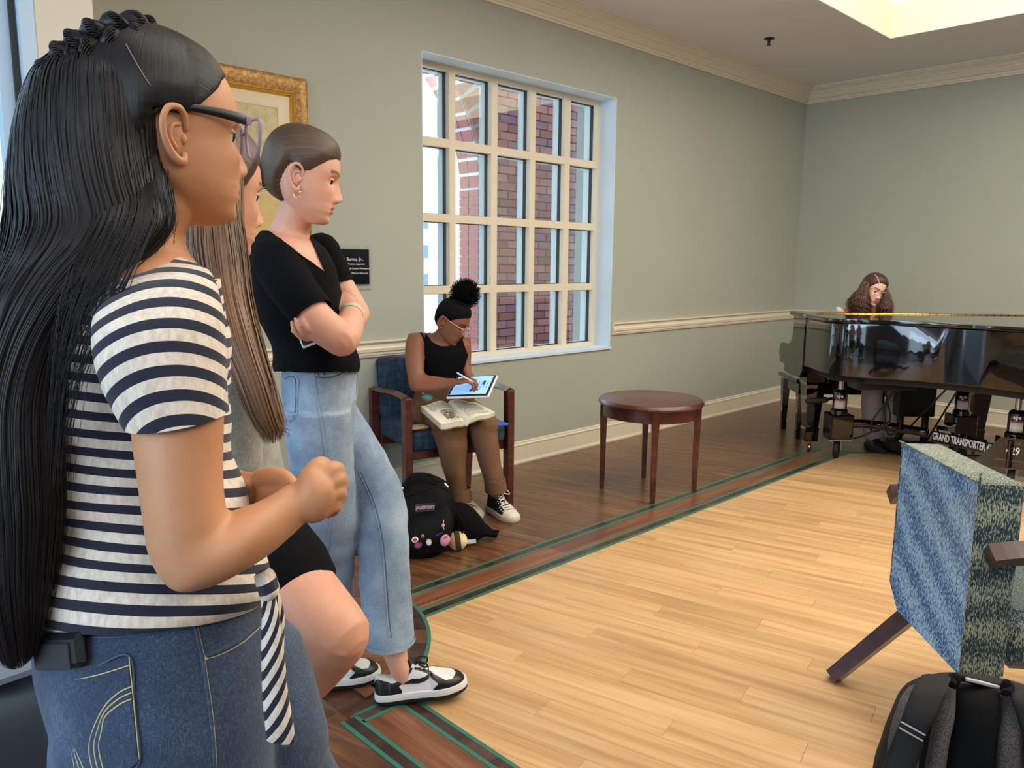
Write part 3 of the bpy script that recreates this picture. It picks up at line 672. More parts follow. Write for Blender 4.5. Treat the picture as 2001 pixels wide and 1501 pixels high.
pn = thing('grand_piano', pp(.75, .8), 'black lacquered baby grand piano with closed lid in the corner of the room', 'piano')
rim = np.array([(.02, .27), (.018, .5), (.018, .80), (.03, .90), (.065, .96), (.13, 1.005), (.22, 1.05), (.38, 1.12), (.54, 1.215), (.70, 1.36), (.83, 1.53), (.93, 1.68), (1.03, 1.80), (1.16, 1.86), (1.30, 1.83), (1.41, 1.72), (1.455, 1.55), (1.46, 1.2), (1.46, .7), (1.46, .27)])
def smooth_outline(P, k=4):
    a = cr(P, k); return a
ro = smooth_outline(rim)
def uvprism(poly, z0, z1, ch=.0):
    c = np.mean(poly, 0); rings = []
    L = [(z0, 0), (z1, 0)] if not ch else [(z0, ch), (z0+ch, 0), (z1-ch, 0), (z1, ch)]
    for z, k in L:
        q = []
        for p in poly: d = c-p; q.append(pp(*(p+d/np.linalg.norm(d)*k), z))
        rings.append(np.array(q))
    return MB().loft(rings)
build(uvprism(ro, .625, .952, .006), 'rim', m_lac, pn, 35)
build(uvprism(ro*np.array((.93, .93))+np.array((.05, .05)), .585, .625), 'soundboard_underside', m_felt, pn, None)
lid = ro+(ro-np.array((.74, .9)))/np.linalg.norm(ro-np.array((.74, .9)), axis=1)[:, None]*.022
main = [p for p in lid if p[1] >= .478]; main = [(lid[0][0], .478)]+[tuple(p) for p in main]+[(lid[-1][0], .478)]
build(uvprism(np.array(main), .955, .980, .005), 'lid', m_lac, pn, 35)
build(uvprism(np.array([(lid[0][0], .205), (lid[0][0], .468), (lid[-1][0], .468), (lid[-1][0], .205)]), .955, .980, .005), 'front_lid', m_lac, pn, 35)
hg = build(MB().tube([pp(.10, .473, .981), pp(1.48, .473, .981)], .0065, 10), 'piano_hinge', m_brass, pn, 180)
for k in range(28):
    build(MB().tube([pp(.13+k*.048, .473, .981), pp(.132+k*.048, .473, .981)], .0072, 10), 'hinge_joint', m_felt, hg, 180)
# cheeks with their scrolled profile
ck = cr(np.array([(.27, .952), (.272, .86), (.262, .80), (.235, .765), (.19, .748), (.06, .742), (.015, .722), (.0, .68), (.0, .648)]), 4).tolist()+[(.018, .646), (.02, .60), (.13, .592), (.122, .545), (.30, .535), (.46, .54), (.50, .60), (.5, .63), (.5, .952)]
for u in (.012, 1.42):
    build(MB().prism([(v, z) for v, z in ck], pp(u, 0), PV, PZ, PU, .05), 'cheek', m_lac, pn, 30)
build(MB().box(pp(.74, .2, .60), (1.38, .42, .05), B3, ch=.004), 'keybed', m_lac, pn, None)
build(MB().box(pp(.74, .035, .655), (1.36, .03, .07), B3, ch=.004), 'key_slip', m_lac, pn, None)
build(MB().box(pp(.74, .27, .80), (1.36, .02, .2), B3, ch=.004), 'fallboard', m_lac, pn, None)
for s_ in (.1, 1.38): build(MB().box(pp(s_, .13, .67), (.10, .18, .05), B3, ch=.006), 'key_block', m_lac, pn, None)
for k in range(52): build(MB().box(pp(.74-.61+k*.0235, .13, .672), (.0225, .15, .02), B3, ch=.001), 'white_key', m_ivory, pn, None)
for k in range(51):
    if k % 7 in (2, 6): continue
    build(MB().box(pp(.74-.598+k*.0235, .17, .687), (.011, .09, .014), B3, ch=.001), 'black_key', m_lac, pn, None)
def pleg(u, v, zt):
    rings = []
    for z, w in ((.150, .098), (.172, .094), (.176, .086), (zt-.12, .128), (zt-.10, .142), (zt, .146)): rings.append(np.array([pp(u+a*w/2, v+b*w/2, z) for a, b in ((-1, -1), (1, -1), (1, 1), (-1, 1))]))
    lg = build(MB().loft(rings), 'leg', m_lac, pn, None)
    build(MB().box(pp(u, v, .112), (.098, .098, .076), B3, ch=.008), 'foot_block', m_lac, lg, None)
    Rw = np.stack([PV, PZ, PU], 1)
    build(MB().lathe([(.001, -.010), (.021, -.010), (.024, -.006), (.024, .006), (.021, .010), (.001, .010)], pp(u, v+.01, .027), 20, Rw), 'caster_wheel', m_brass, lg, 40)
    build(MB().box(pp(u, v, .064), (.03, .03, .03), B3, ch=.004), 'caster_socket', m_brass, lg, None)
pleg(.145, .355, .6); pleg(1.31, .34, .6); pleg(1.34, 1.40, .6)
# pedal lyre and player box
ly = build(MB().box(pp(.80, .48, .44), (.25, .09, .31), B3, ch=.006), 'pedal_lyre', m_satin, pn, None)
for s_ in (-.085, .085): build(MB().box(pp(.80+s_, .48, .21), (.03, .05, .2), B3, ch=.004), 'lyre_post', m_satin, ly, None)
build(MB().box(pp(.80, .48, .085), (.3, .12, .07), B3, ch=.006), 'pedal_box', m_satin, ly, None)
for k in (-1, 0, 1): build(MB().tube(cr([pp(.80+k*.07, .46, .075), pp(.80+k*.07, .36, .07), pp(.80+k*.07, .29, .055)], 4), .011, 8, rb=.005, roundcap=True), 'pedal', m_brass, ly, 180)
for k in (-1, 1): build(MB().tube([pp(.80+k*.1, .50, .12), pp(.80+k*.03, .98, .59)], .006, 8), 'lyre_brace', m_satin, ly, 180)
bx = build(MB().box(pp(.36, .93, .575), (.36, .16, .065), B3, ch=.004), 'control_box', m_satin, pn, None)
m_led = emit('status_light', (1, .98, .95, 1), 6.0); build(MB().ell(pp(.33, 1.012, .59), (.006, .006, .006)), 'status_light', m_led, bx, 180)
for sd, pts in enumerate(([(.40, .86, .55), (.46, .80, .46), (.52, .74, .30), (.44, .72, .22), (.40, .74, .28), (.50, .76, .46), (.56, .8, .55)], [(.48, .86, .55), (.47, .78, .40), (.50, .74, .26), (.54, .72, .20), (.60, .72, .26), (.52, .76, .44)], [(.50, .8, .3), (.38, .72, .2), (.33, .66, .16)])):
    build(MB().tube(cr([pp(*p) for p in pts], 6), .006, 8), 'cable', m_blk, bx, 180)
# bench
bn = thing('piano_bench', pp(.58, -.2), 'black lacquered piano bench with tapered legs under the pianist', 'bench')
build(MB().box(pp(.58, -.20, .445), (.86, .42, .035), B3, ch=.006), 'bench_top', m_lac, bn, None)
build(MB().box(pp(.58, -.20, .385), (.78, .35, .085), B3, ch=.003), 'bench_apron', m_lac, bn, None)
for u in (.2, .957):
    for v in (-.375, -.025):
        rings = [np.array([pp(u+a*w/2, v+b*w/2, z) for a, b in ((-1, -1), (1, -1), (1, 1), (-1, 1))]) for z, w in ((0, .038), (.06, .042), (.062, .034), (.35, .055), (.43, .058))]
        build(MB().loft(rings), 'leg', m_lac, bn, None)
# three-wheeled piano transporter with bottle jacks
tr = thing('piano_transporter', pp(.75, .9), 'black three wheeled steel piano transporter with bottle jacks under the piano', 'transporter')
Rw = np.stack([PV, PZ, PU], 1); m_lbl = mat('label_white', lin(226, 226, 220), .5); m_red = mat('label_red', lin(190, 50, 50), .5)
TOC = lambda c: norm((EYE-c)*np.array((1, 1, 0)))
def jack(u, v, tilt, hd=1):
    c = pp(u, v); t = TOC(c); sd = np.cross(PZ, t); Bj = np.stack([sd, t, PZ], 1)   # face of the jack carries the label
    h = build(MB().box(c+PZ*.225, (.15, .15, .17), B3, ch=.006), 'jack_socket', m_lac, tr, None)
    pl = build(MB().box(c+PZ*.134, (.155, .12, .008), B3), 'caster_plate', m_steel, h, None)
    ca, sa = math.cos(tilt), math.sin(tilt); d = np.array((ca, sa, 0)); n = np.array((-sa, ca, 0)); Rf = np.stack([d, n, PZ], 1)
    for k in (-1, 1): build(MB().prism([(-.03, .0), (.03, .0), (.018, -.07), (.0, -.085), (-.018, -.07)], c+PZ*.13+n*(k*.026)-n*.002, d, PZ, -n, .004), 'caster_fork', m_steel, h, None)
    build(MB().lathe([(.001, -.019), (.05, -.019), (.062, -.012), (.064, 0), (.062, .012), (.05, .019), (.001, .019)], c+PZ*.064, 24, np.stack([d, PZ, -n], 1)), 'caster_wheel', m_rub, h, 40)
    b = build(MB().lathe([(.001, .31), (.056, .31), (.056, .335), (.047, .345), (.047, .455), (.04, .468), (.03, .476), (.001, .477)], c, 24), 'bottle_jack', m_lac, tr, 40)
    build(MB().lathe([(.001, .47), (.019, .47), (.019, .562), (.001, .563)], c, 16), 'ram', m_chrome, b, 40)
    build(MB().lathe([(.001, .558), (.05, .56), (.052, .575), (.045, .586), (.001, .587)], c, 18), 'lift_pad', m_mahog, b, 40)
    th = np.linspace(-.75, .75, 9)
    def lab(z0, z1, mtl, name):
        rings = [np.array([c+(sd*math.sin(q)+t*math.cos(q))*r+PZ*z for q in th]) for r, z in ((.0474, z0), (.0482, z0), (.0482, z1), (.0474, z1))]
        build(MB().loft(rings, False, False, closed=False), name, mtl, b, 180)
    lab(.35, .405, m_lbl, 'label'); lab(.4055, .417, m_red, 'label')
    for k in (-1, 1): build(MB().tube([c+t*.0465+sd*(.013*k)+PZ*.434, c+t*.0495+sd*(.013*k)+PZ*.434], .009, 14), 'badge', m_lbl, b, 180)
    if hd: 
        p0 = c+sd*(-.05*hd)+PZ*.41; p1 = c+sd*(-.09*hd)+PZ*.40+t*.02; p2 = c+sd*(-.20*hd)+PZ*(.385)+t*.03
        build(MB().tube([p0, p1], .010, 10), 'pump_lever', m_satin, b, 180); build(MB().tube([p1, p1*.7+p2*.3, p2], [.020, .022, .021], 14, roundcap=True), 'pump_grip', m_rub, b, 180)
    return c
J1 = jack(.26, .56, .3, 1); J2 = jack(1.10, .53, 1.2, 0); J3 = jack(1.02, 1.25, 0.2, -1)
HB = pp(.79, .80, .235)
build(MB().tube(cr([J1+PZ*.24+PU*.07, J1+PZ*.245+PU*.16+PV*.02, J1+PZ*.235+PU*.30+PV*.05, HB-PU*.05], 5), .030, 12), 'tube_arm', m_lac, tr, 180)
build(MB().box((HB+J2+PZ*.235)/2*np.array((1, 1, 0))+PZ*.235, (.2, .07, .06), basis((J2-HB)*np.array((1, 1, 0))), ch=.004), 'rear_arm', m_lac, tr, None)
q0, q1 = HB, J3+PZ*.20; dd = norm((q1-q0)*np.array((1, 1, 0))); Ld = np.linalg.norm((q1-q0)[:2])
Bb = basis(dd); build(MB().box((q0+q1)/2, (Ld, .07, .075), Bb, ch=.004), 'main_bar', m_lac, tr, None)
fn = -Bb[:, 1] if (-Bb[:, 1])@(EYE-q0) > 0 else Bb[:, 1]; tx = np.cross(PZ, fn)
tw = norm(tx); 
m_dec = mat('white_lettering', lin(235, 240, 250), .5); m_dim = mat('faded_lettering', lin(120, 108, 80), .6)
build(text_mb('GRAND TRANSPORTER 429', .066, (q0*.58+q1*.42)+fn*.0355, tw, PZ, .0006, bold=.0016, sx=.50), 'lettering', m_dec, tr, None)
c3 = J3; t3 = TOC(c3); s3 = np.cross(PZ, t3)
g3 = build(MB().prism([(-.20, .14), (.11, .14), (.11, .32), (-.07, .32)], c3+t3*.075, s3, PZ, t3, .014), 'gusset_plate', m_lac, tr, None)
build(text_mb('429', .062, c3+t3*.0898+PZ*.243-s3*.004, s3, PZ, .0005, bold=.0010, sx=.75), 'lettering', m_dec, g3, None)
build(text_mb('UNCW', .024, c3+t3*.0898+PZ*.292-s3*.004, s3, PZ, .0004), 'lettering', m_dim, g3, None)
build(text_mb('University Union', .022, c3+t3*.0898+PZ*.188-s3*.01, s3, PZ, .0004), 'lettering', m_dim, g3, None)
# ================================================================== people: shared builders
def skin(name, c, blush):
    t = NT(name); v = t.coord('Object'); n = t.noise(v, 22, 4, .6); a = t.attr('tint')
    c1 = t.mix(t.ramp(n, [(.3, (0, 0, 0, 1)), (.75, (.55, .55, .55, 1))]), c, blush)
    t.col(t.mix(a.outputs['Alpha'], c1, a.outputs['Color'])); t.set(Roughness=.5, Subsurface_Weight=.12, Subsurface_Radius=(.012, .005, .003), Subsurface_Scale=1.0, Specular_IOR_Level=.4)
    t.bump(t.noise(v, 500, 2), .06, .0006); return t.m
def hairmat(name, c0, c1, rough=.38, freq=60.0, spec=.5):
    t = NT(name); a = t.attr('s'); cm = t.n('CombineXYZ'); t.l(t.math('MULTIPLY', a.outputs['Fac'], freq), cm.inputs[0])
    n = t.noise(cm.outputs[0], 1.0, 4, .7); v2 = t.noise(t.coord('Object'), 9, 2)
    t.col(t.ramp(t.math('ADD', t.math('MULTIPLY', n, .7), t.math('MULTIPLY', v2, .3)), [(.32, c0), (.62, c1)]))
    t.set(Roughness=rough, Specular_IOR_Level=spec, Anisotropic=.6); t.bump(n, .5, .003); return t.m
HF = [(.117, .0), (.112, .026), (.103, .047), (.085, .067), (.065, .0795), (.045, .086), (.028, .0893), (.016, .0895), (.006, .0862), (-.004, .0848), (-.02, .0852), (-.04, .0865), (-.052, .0872), (-.060, .0868), (-.068, .0885), (-.0745, .0868), (-.081, .0878), (-.090, .0835), (-.098, .0835), (-.107, .0850), (-.114, .080), (-.119, .068), (-.122, .045)]
HB_ = [(.117, -.02), (.112, -.045), (.103, -.063), (.085, -.083), (.06, -.096), (.03, -.1), (.0, -.097), (-.03, -.087), (-.05, -.072), (-.07, -.05), (-.09, -.028), (-.105, -.005), (-.114, .012), (-.119, .022), (-.122, .03)]
HW = [(.117, .012), (.112, .03), (.103, .045), (.085, .0595), (.06, .0705), (.035, .075), (.01, .0755), (-.015, .073), (-.04, .0695), (-.06, .065), (-.08, .0575), (-.095, .0475), (-.107, .036), (-.114, .027), (-.119, .019), (-.122, .008)]
_IT = {}
def itp(tab, z):
    if id(tab) not in _IT: _IT[id(tab)] = cr(np.array(sorted(tab)), 8)
    q = _IT[id(tab)]; return np.interp(z, q[:, 0], q[:, 1])
def head_pts(nz=74, na=104, face=1.0, jaw=1.0, nose=1.0, cheek=1.0):
    """head in its own frame: x forward, y left, z up, origin between the ears at eye level"""
    zs = np.concatenate([np.linspace(-.122, -.03, 34), np.linspace(-.028, .03, 20), np.linspace(.034, .117, 22)]); rings = []
    th = np.linspace(0, 2*math.pi, na, endpoint=False); th = th-.42*np.sin(th)  # denser towards the face
    for z in zs:
        f, b, w = itp(HF, z), itp(HB_, z), itp(HW, z)*(1+(jaw-1)*float(np.clip((-.01-z)/.05, 0, 1))); q_ = float(np.clip((-.035-z)/.06, 0, 1)); q_ = q_*q_*(3-2*q_); xc = -.012*(1-q_)+(b+.38*(f-b))*q_
        c, s = np.cos(th), np.sin(th); p = np.where(c > 0, 2.25, 2.05)
        cx = np.sign(c)*np.abs(c)**(2/p); sy = np.sign(s)*np.abs(s)**(2/p)
        x = xc+np.where(c > 0, (f-xc)*cx, (xc-b)*cx); y = w*sy; fr = np.clip((c-.02)/.25, 0, 1)
        g = lambda y0, sg: np.exp(-((y-y0)/sg)**2)
        if True:
            nh = np.interp(z, [-.060, -.055, -.050, -.043, -.036, -.022, -.008, .004, .016], [0, .004, .016, .0235, .0225, .015, .0085, .0035, 0])*nose
            nw = np.interp(z, [-.060, -.045, -.02, .01], [.012, .0115, .0085, .0075])
            dx = nh*g(0, nw)
            al = np.exp(-((z+.048)/.008)**2)*.009*nose; dx = dx+al*(g(.0125, .006)+g(-.0125, .006))
            ez = np.exp(-((z-.001)/.0125)**2); dx = dx-.0125*ez*(g(.030, .0135)+g(-.030, .0135))
            lz = np.exp(-((z+.068)/.0045)**2)*.0042+np.exp(-((z+.0815)/.005)**2)*.0046; dx = dx+lz*g(0, .0165)
            dx = dx-np.exp(-((z+.0748)/.0022)**2)*.0042*g(0, .02)
            dx = dx-np.exp(-((z+.091)/.006)**2)*.002*g(0, .02)
            dx = dx+np.exp(-((z+.031)/.018)**2)*.0045*cheek*(g(.043, .018)+g(-.043, .018))
            dx = dx+np.exp(-((z-.019)/.007)**2)*.003*(g(.028, .018)+g(-.028, .018))
            dx = dx-np.exp(-((z+.062)/.004)**2)*.0014*g(0, .004)
            x = x+fr*dx*face
        rings.append(np.stack([x, y, np.full(na, z)], 1))
    return np.array(rings), th
def ear_mb(side):
    """ear: rim, bowl and lobe"""
    m = MB(); o = np.array((-.014, .0735*side, -.014)); t = side
    P = [(.012, .000, .008), (.010, .004, .022), (.002, .010, .030), (-.010, .014, .028), (-.017, .016, .014), (-.016, .014, -.002), (-.010, .010, -.016), (-.002, .006, -.027), (.006, .003, -.030), (.009, .001, -.022)]
    pts = [o+np.array((a*1.12, b*t*1.1, c*1.08)) for a, b, c in P]
    m.tube(cr(pts, 4), cr(np.array([[.0035], [.0042], [.0042], [.0042], [.0042], [.0042], [.0046], [.0056], [.0058], [.0042]]), 4)[:, 0], 8, roundcap=True)
    m.tube(cr([o+np.array((.004, .003*t, .014)), o+np.array((-.006, .008*t, .010)), o+np.array((-.009, .009*t, -.004)), o+np.array((-.002, .006*t, -.016))], 4), .0034, 8, roundcap=True)
    m.ell(o+np.array((-.004, .001*t, 0)), (.0135, .005, .026)); m.ell(o+np.array((.009, .001*t, -.004)), (.005, .005, .007)); return m
class Head:
    def __init__(s, px, Z, yaw, pitch, roll=0.0, scale=1.0, **kw):
        """yaw: turn of the face away from the camera (degrees) off the picture's right; pitch: nose down"""
        s.c = dp(px[0], px[1], Z); h = norm(FW[:2]); r = np.array((h[1], -h[0])); a = math.radians(yaw)
        f = np.append(r*math.cos(a)+h*math.sin(a), 0); l = np.cross((0, 0, 1.0), f); p = math.radians(pitch)
        f2 = f*math.cos(p)-np.array((0, 0, 1.0))*math.sin(p); u2 = np.cross(f2, l); q = math.radians(roll)
        s.R = np.stack([f2, l*math.cos(q)+u2*math.sin(q), -l*math.sin(q)+u2*math.cos(q)], 1)*scale; s.sc = scale; s.kw = kw
        s.rings, s.th = head_pts(**kw)
    def w(s, p): return s.c+np.asarray(p)@s.R.T
    def loc(s, P): return ((np.asarray(P)-s.c)@s.R)/s.sc**2
    def add_to(s, m, ears=(1, -1)):
        return m.loft(s.w(s.rings))
    def ears(s, me, sides=(1, -1)):
        """the ears keep their own fine mesh and are joined to the body"""
        bm = bmesh.new(); bm.from_mesh(me)
        for e in sides:
            q = ear_mb(e); vs = [bm.verts.new(tuple(p)) for p in s.w(np.array(q.v))]
            for f in q.f: bm.faces.new([vs[i] for i in f])
        bm.normal_update(); bm.to_mesh(me); bm.free(); return me
    def cap(s, hl, thick, lane, extra=None, lo=-.006):
        """hair cap: the scalp pushed out above the hairline hl(theta)->z, sunk below it; lane(p)->stripe coordinate"""
        R = s.rings.copy(); m, n = R.shape[:2]
        dz = np.gradient(R, axis=0); dt = np.roll(R, -1, 1)-np.roll(R, 1, 1); N = np.cross(dt, dz); N /= np.maximum(1e-9, np.linalg.norm(N, axis=2))[..., None]
        thm = np.abs((s.th+math.pi) % (2*math.pi)-math.pi); zh = hl(thm)[None, :]; z = R[..., 2]
        k = np.clip((z-zh)/.03, -1, 1); t = np.where(k > 0, .0015+thick*np.clip(k, 0, 1)**.7, lo*np.minimum(1, -k*8))
        if extra is not None: t = t+np.where(k > 0, extra(R), 0)
        Q = R+N*t[..., None]; A = lane(Q); keep = (z > zh-.02)
        mb = MB(); F = []; idx = {}
        V = [tuple(p) for p in s.w(Q.reshape(-1, 3))]
        for i in range(m-1):
            for j in range(n):
                j2 = (j+1) % n
                if keep[i, j] or keep[i+1, j] or keep[i, j2] or keep[i+1, j2]: F.append((i*n+j, i*n+j2, (i+1)*n+j2, (i+1)*n+j))
        V.append(tuple(s.w(Q[-1].mean(0)+np.array((0, 0, .002))))); F += [((m-1)*n+j, (m-1)*n+(j+1) % n, len(V)-1) for j in range(n)]
        mb.add(V, F, 0, list(A.reshape(-1))+[float(A[-1].mean())]); return mb
HLT = np.radians([0, 25, 45, 62, 76, 88, 96, 106, 118, 135, 160, 180])
def hairline(z): zz = np.array(z); return lambda t: np.interp(t, HLT, zz)
HL_STD = hairline([.062, .060, .052, .034, .012, .004, .014, .020, -.012, -.055, -.075, -.078])
def sil(rows, n=28, k=4, pw=2.0, lean=0.0):
    """tube whose outline in the picture runs through (xl, yl)-(xr, yr) at depth Z, d = half thickness along the view"""
    Q = []
    for r in rows:
        r = list(r)
        if len(r) == 6: xl, yl, xr, yr, Z, d = r; Q.append((xl, yl, Z, xr, yr, Z, d))
        else: Q.append(r)
    Q = cr(np.array(Q, float), k); L = np.array([dp(q[0], q[1], q[2]) for q in Q]); R_ = np.array([dp(q[3], q[4], q[5]) for q in Q]); C = (L+R_)/2
    for i in range(len(Q)):   # turn each section square to its own line of sight
        if abs(Q[i][2]-Q[i][5]) < .004:
            w_ = np.append(norm((C[i]-EYE)[:2]), 0); k_ = (C[i]-EYE)@w_
            for B_ in (L, R_): B_[i] = EYE+(B_[i]-EYE)*(k_/((B_[i]-EYE)@w_))
    C = (L+R_)/2; A = (R_-L)/2
    T = np.gradient(C, axis=0); th = np.linspace(0, 2*math.pi, n, endpoint=False); out = []
    cx = np.sign(np.cos(th))*np.abs(np.cos(th))**(2/pw); sy = np.sign(np.sin(th))*np.abs(np.sin(th))**(2/pw)
    deep = np.median([abs(norm(t)@FW) for t in T]) > .75; ln = cr(np.array(lean, float)[:, None], k)[:, 0] if np.ndim(lean) else np.full(len(Q), lean)
    for i in range(len(Q)):
        if deep: d = norm(np.cross(T[i], A[i])); d = d if d@FW > 0 else -d
        else: d = norm(np.append(norm((C[i]-EYE)[:2]), ln[i])); d = norm(d-A[i]*(d@A[i])/max(1e-9, A[i]@A[i]))
        out.append(C[i]+np.outer(cx, A[i])+np.outer(sy, d*Q[i][6]))
    return np.array(out)
def limb(m, pts, rad, n=16): m.tube(cr(pts, 7), cr(np.array(rad)[:, None], 7)[:, 0], 40, roundcap=True); return m
def remesh(m, vox, smooth=2, keep=None):
    me = bpy.data.meshes.new('tmp'); me.from_pydata(m.v, [], m.f); bm = bmesh.new(); bm.from_mesh(me); bmesh.ops.recalc_face_normals(bm, faces=bm.faces); bm.to_mesh(me); bm.free()
    o = bpy.data.objects.new('tmp', me); COL.objects.link(o); r = o.modifiers.new('r', 'REMESH'); r.mode = 'VOXEL'; r.voxel_size = vox
    if smooth: q = o.modifiers.new('s', 'SMOOTH'); q.iterations = smooth; q.factor = .5
    dg = bpy.context.evaluated_depsgraph_get(); dg.update(); me2 = bpy.data.meshes.new_from_object(o.evaluated_get(dg)); bpy.data.objects.remove(o); bpy.data.meshes.remove(me); return me2
def vco(me): a = np.empty(len(me.vertices)*3); me.vertices.foreach_get('co', a); return a.reshape(-1, 3)
def vno(me): a = np.empty(len(me.vertices)*3); me.vertices.foreach_get('normal', a); return a.reshape(-1, 3)
def setco(me, P): me.vertices.foreach_set('co', np.asarray(P, float).reshape(-1)); me.update()
def wrinkle(me, amp, dirv, freq, seed=0, mask=None):
    """soft fabric folds: sums of waves displaced along the normal"""
    g = np.random.default_rng(seed); P, N = vco(me), vno(me); d = np.zeros(len(P)); dirv = norm(dirv)
    for k in range(7):
        v = norm(dirv+g.normal(size=3)*.45)*freq*g.uniform(.6, 1.5); w = g.normal(size=3)*freq*.22
        d += np.sin(P@v+2*np.sin(P@w+g.uniform(0, 6))+g.uniform(0, 6))*g.uniform(.3, 1)
    d = d/3*amp
    if mask is not None: d = d*mask(P)
    setco(me, P+N*d[:, None])
def garment(body, pred, off, name, mtl, parent, smooth=180):
    """cloth cut from the body surface: faces whose vertices satisfy pred, pushed out by off"""
    P, N = vco(body), vno(body); k = pred(P); keep = np.zeros(len(P), int)-1; F = []
    for p in body.polygons:
        if all(k[i] for i in p.vertices): F.append(tuple(p.vertices))
    used = sorted({i for f in F for i in f}); mp = {i: j for j, i in enumerate(used)}
    V = P[used]+N[used]*(off(P[used])[:, None] if callable(off) else off)
    me = bpy.data.meshes.new(name); me.from_pydata([tuple(v) for v in V], [], [tuple(mp[i] for i in f) for f in F]); me.update()
    bm = bmesh.new(); bm.from_mesh(me); bd = [e for e in bm.edges if e.is_boundary]
    vs = {v for e in bd for v in e.verts}
    for _ in range(5):   # even out the cut edge
        new = {v: sum((e.other_vert(v).co for e in v.link_edges if e.is_boundary), Vector())/max(1, sum(e.is_boundary for e in v.link_edges)) for v in vs}
        for v, c in new.items(): v.co = v.co*.45+c*.55
    r = bmesh.ops.extrude_edge_only(bm, edges=bd); nv = [g for g in r['geom'] if isinstance(g, bmesh.types.BMVert)]
    bm.normal_update()
    for v in nv: v.co -= v.normal*.003 if v.normal.length else Vector()
    bm.to_mesh(me); bm.free()
    return fin(name, me, mtl, parent, smooth)
def tint(me, spec):
    """paint albedo patches (lips, brows) on the skin: spec = [(mask function, colour)]"""
    P = vco(me); C = np.zeros((len(P), 4))
    for fn, c in spec:
        k = fn(P)[:, None]; C[:, :3] = C[:, :3]*(1-k)+np.array(c[:3])*k; C[:, 3:] = np.maximum(C[:, 3:], k)
    a = me.color_attributes.new('tint', 'FLOAT_COLOR', 'POINT'); a.data.foreach_set('color', C.reshape(-1))
def face_tint(H, lip, brow, bw=1.0, by=.019):
    def lips(P):
        q = H.loc(P); d = ((q[:, 1]/.0225)**2+((q[:, 2]+.0748)/np.where(q[:, 2] > -.0748, .0105, .0125))**2); return np.clip((1.15-d)*3, 0, 1)*(q[:, 0] > .06)*.85
    def brows(P):
        q = H.loc(P); y = np.abs(q[:, 1]); zc = by+.006*np.sin(np.clip((y-.012)/.04, 0, 1)*2.4); d = np.abs(q[:, 2]-zc)/(.0042*bw); return np.clip((1.3-d)*1.4, 0, 1)*((y > .012) & (y < .052) & (q[:, 0] > .03))*.85
    def nostr(P):
        q = H.loc(P); return np.exp(-(((np.abs(q[:, 1])-.007)/.0035)**2+((q[:, 2]+.0545)/.003)**2+((q[:, 0]-.096)/.009)**2))*.7
    def lid(P):
        q = H.loc(P); y = np.abs(q[:, 1])-.031; return np.exp(-((y/.0155)**2*1.2+((q[:, 2]-.0035-.003*(1-(y/.016)**2))/.0022)**2))*(q[:, 0] > .05)*.8
    return [(lips, lip), (brows, brow), (nostr, tuple(c*.25 for c in lip[:3])), (lid, tuple(c*.6 for c in brow[:3]))]
m_eye = mat('eye_white', lin(228, 222, 216), .2); m_iris = mat('eye_iris', lin(38, 24, 16), .12)
def eyes(H, parent, look=(0, 0), down=0.35, lidm=None):
    for s_ in (1, -1):
        if lidm is not None:
            c = np.array((.0662, .031*s_, .0)); th = np.linspace(-1.5, 1.5, 14); rings = []
            for e in np.linspace(1.35, down, 7): rings.append(np.stack([np.cos(th)*math.cos(e), np.sin(th)*math.cos(e), np.full(14, math.sin(e))], 1)*.0127+c)
            rings.append((rings[-1]-c)*.93+c); skin_part(MB().loft(np.array([H.w(r) for r in rings]), False, False, closed=False), 'eyelid', lidm, parent)
        c = np.array((.0662, .031*s_, .0)); m = MB(); n, k = 16, 12; rings = []
        for a in np.linspace(.06, math.pi-.06, k):
            th = np.linspace(0, 2*math.pi, n, endpoint=False); rings.append(np.stack([np.full(n, math.cos(a)), np.cos(th)*math.sin(a), np.sin(th)*math.sin(a)], 1)*.0118)
        d = norm((1, look[0], look[1])); B = basis(d); rings = [r@B.T+c for r in rings]; m.loft(np.array([H.w(r) for r in rings]))
        nf = len(m.f); m.mi = [1 if (i < n*4 or (nf-2*n) <= i < nf-n) else 0 for i in range(nf)]
        build(m, 'eye', [m_eye, m_iris], parent, 180)
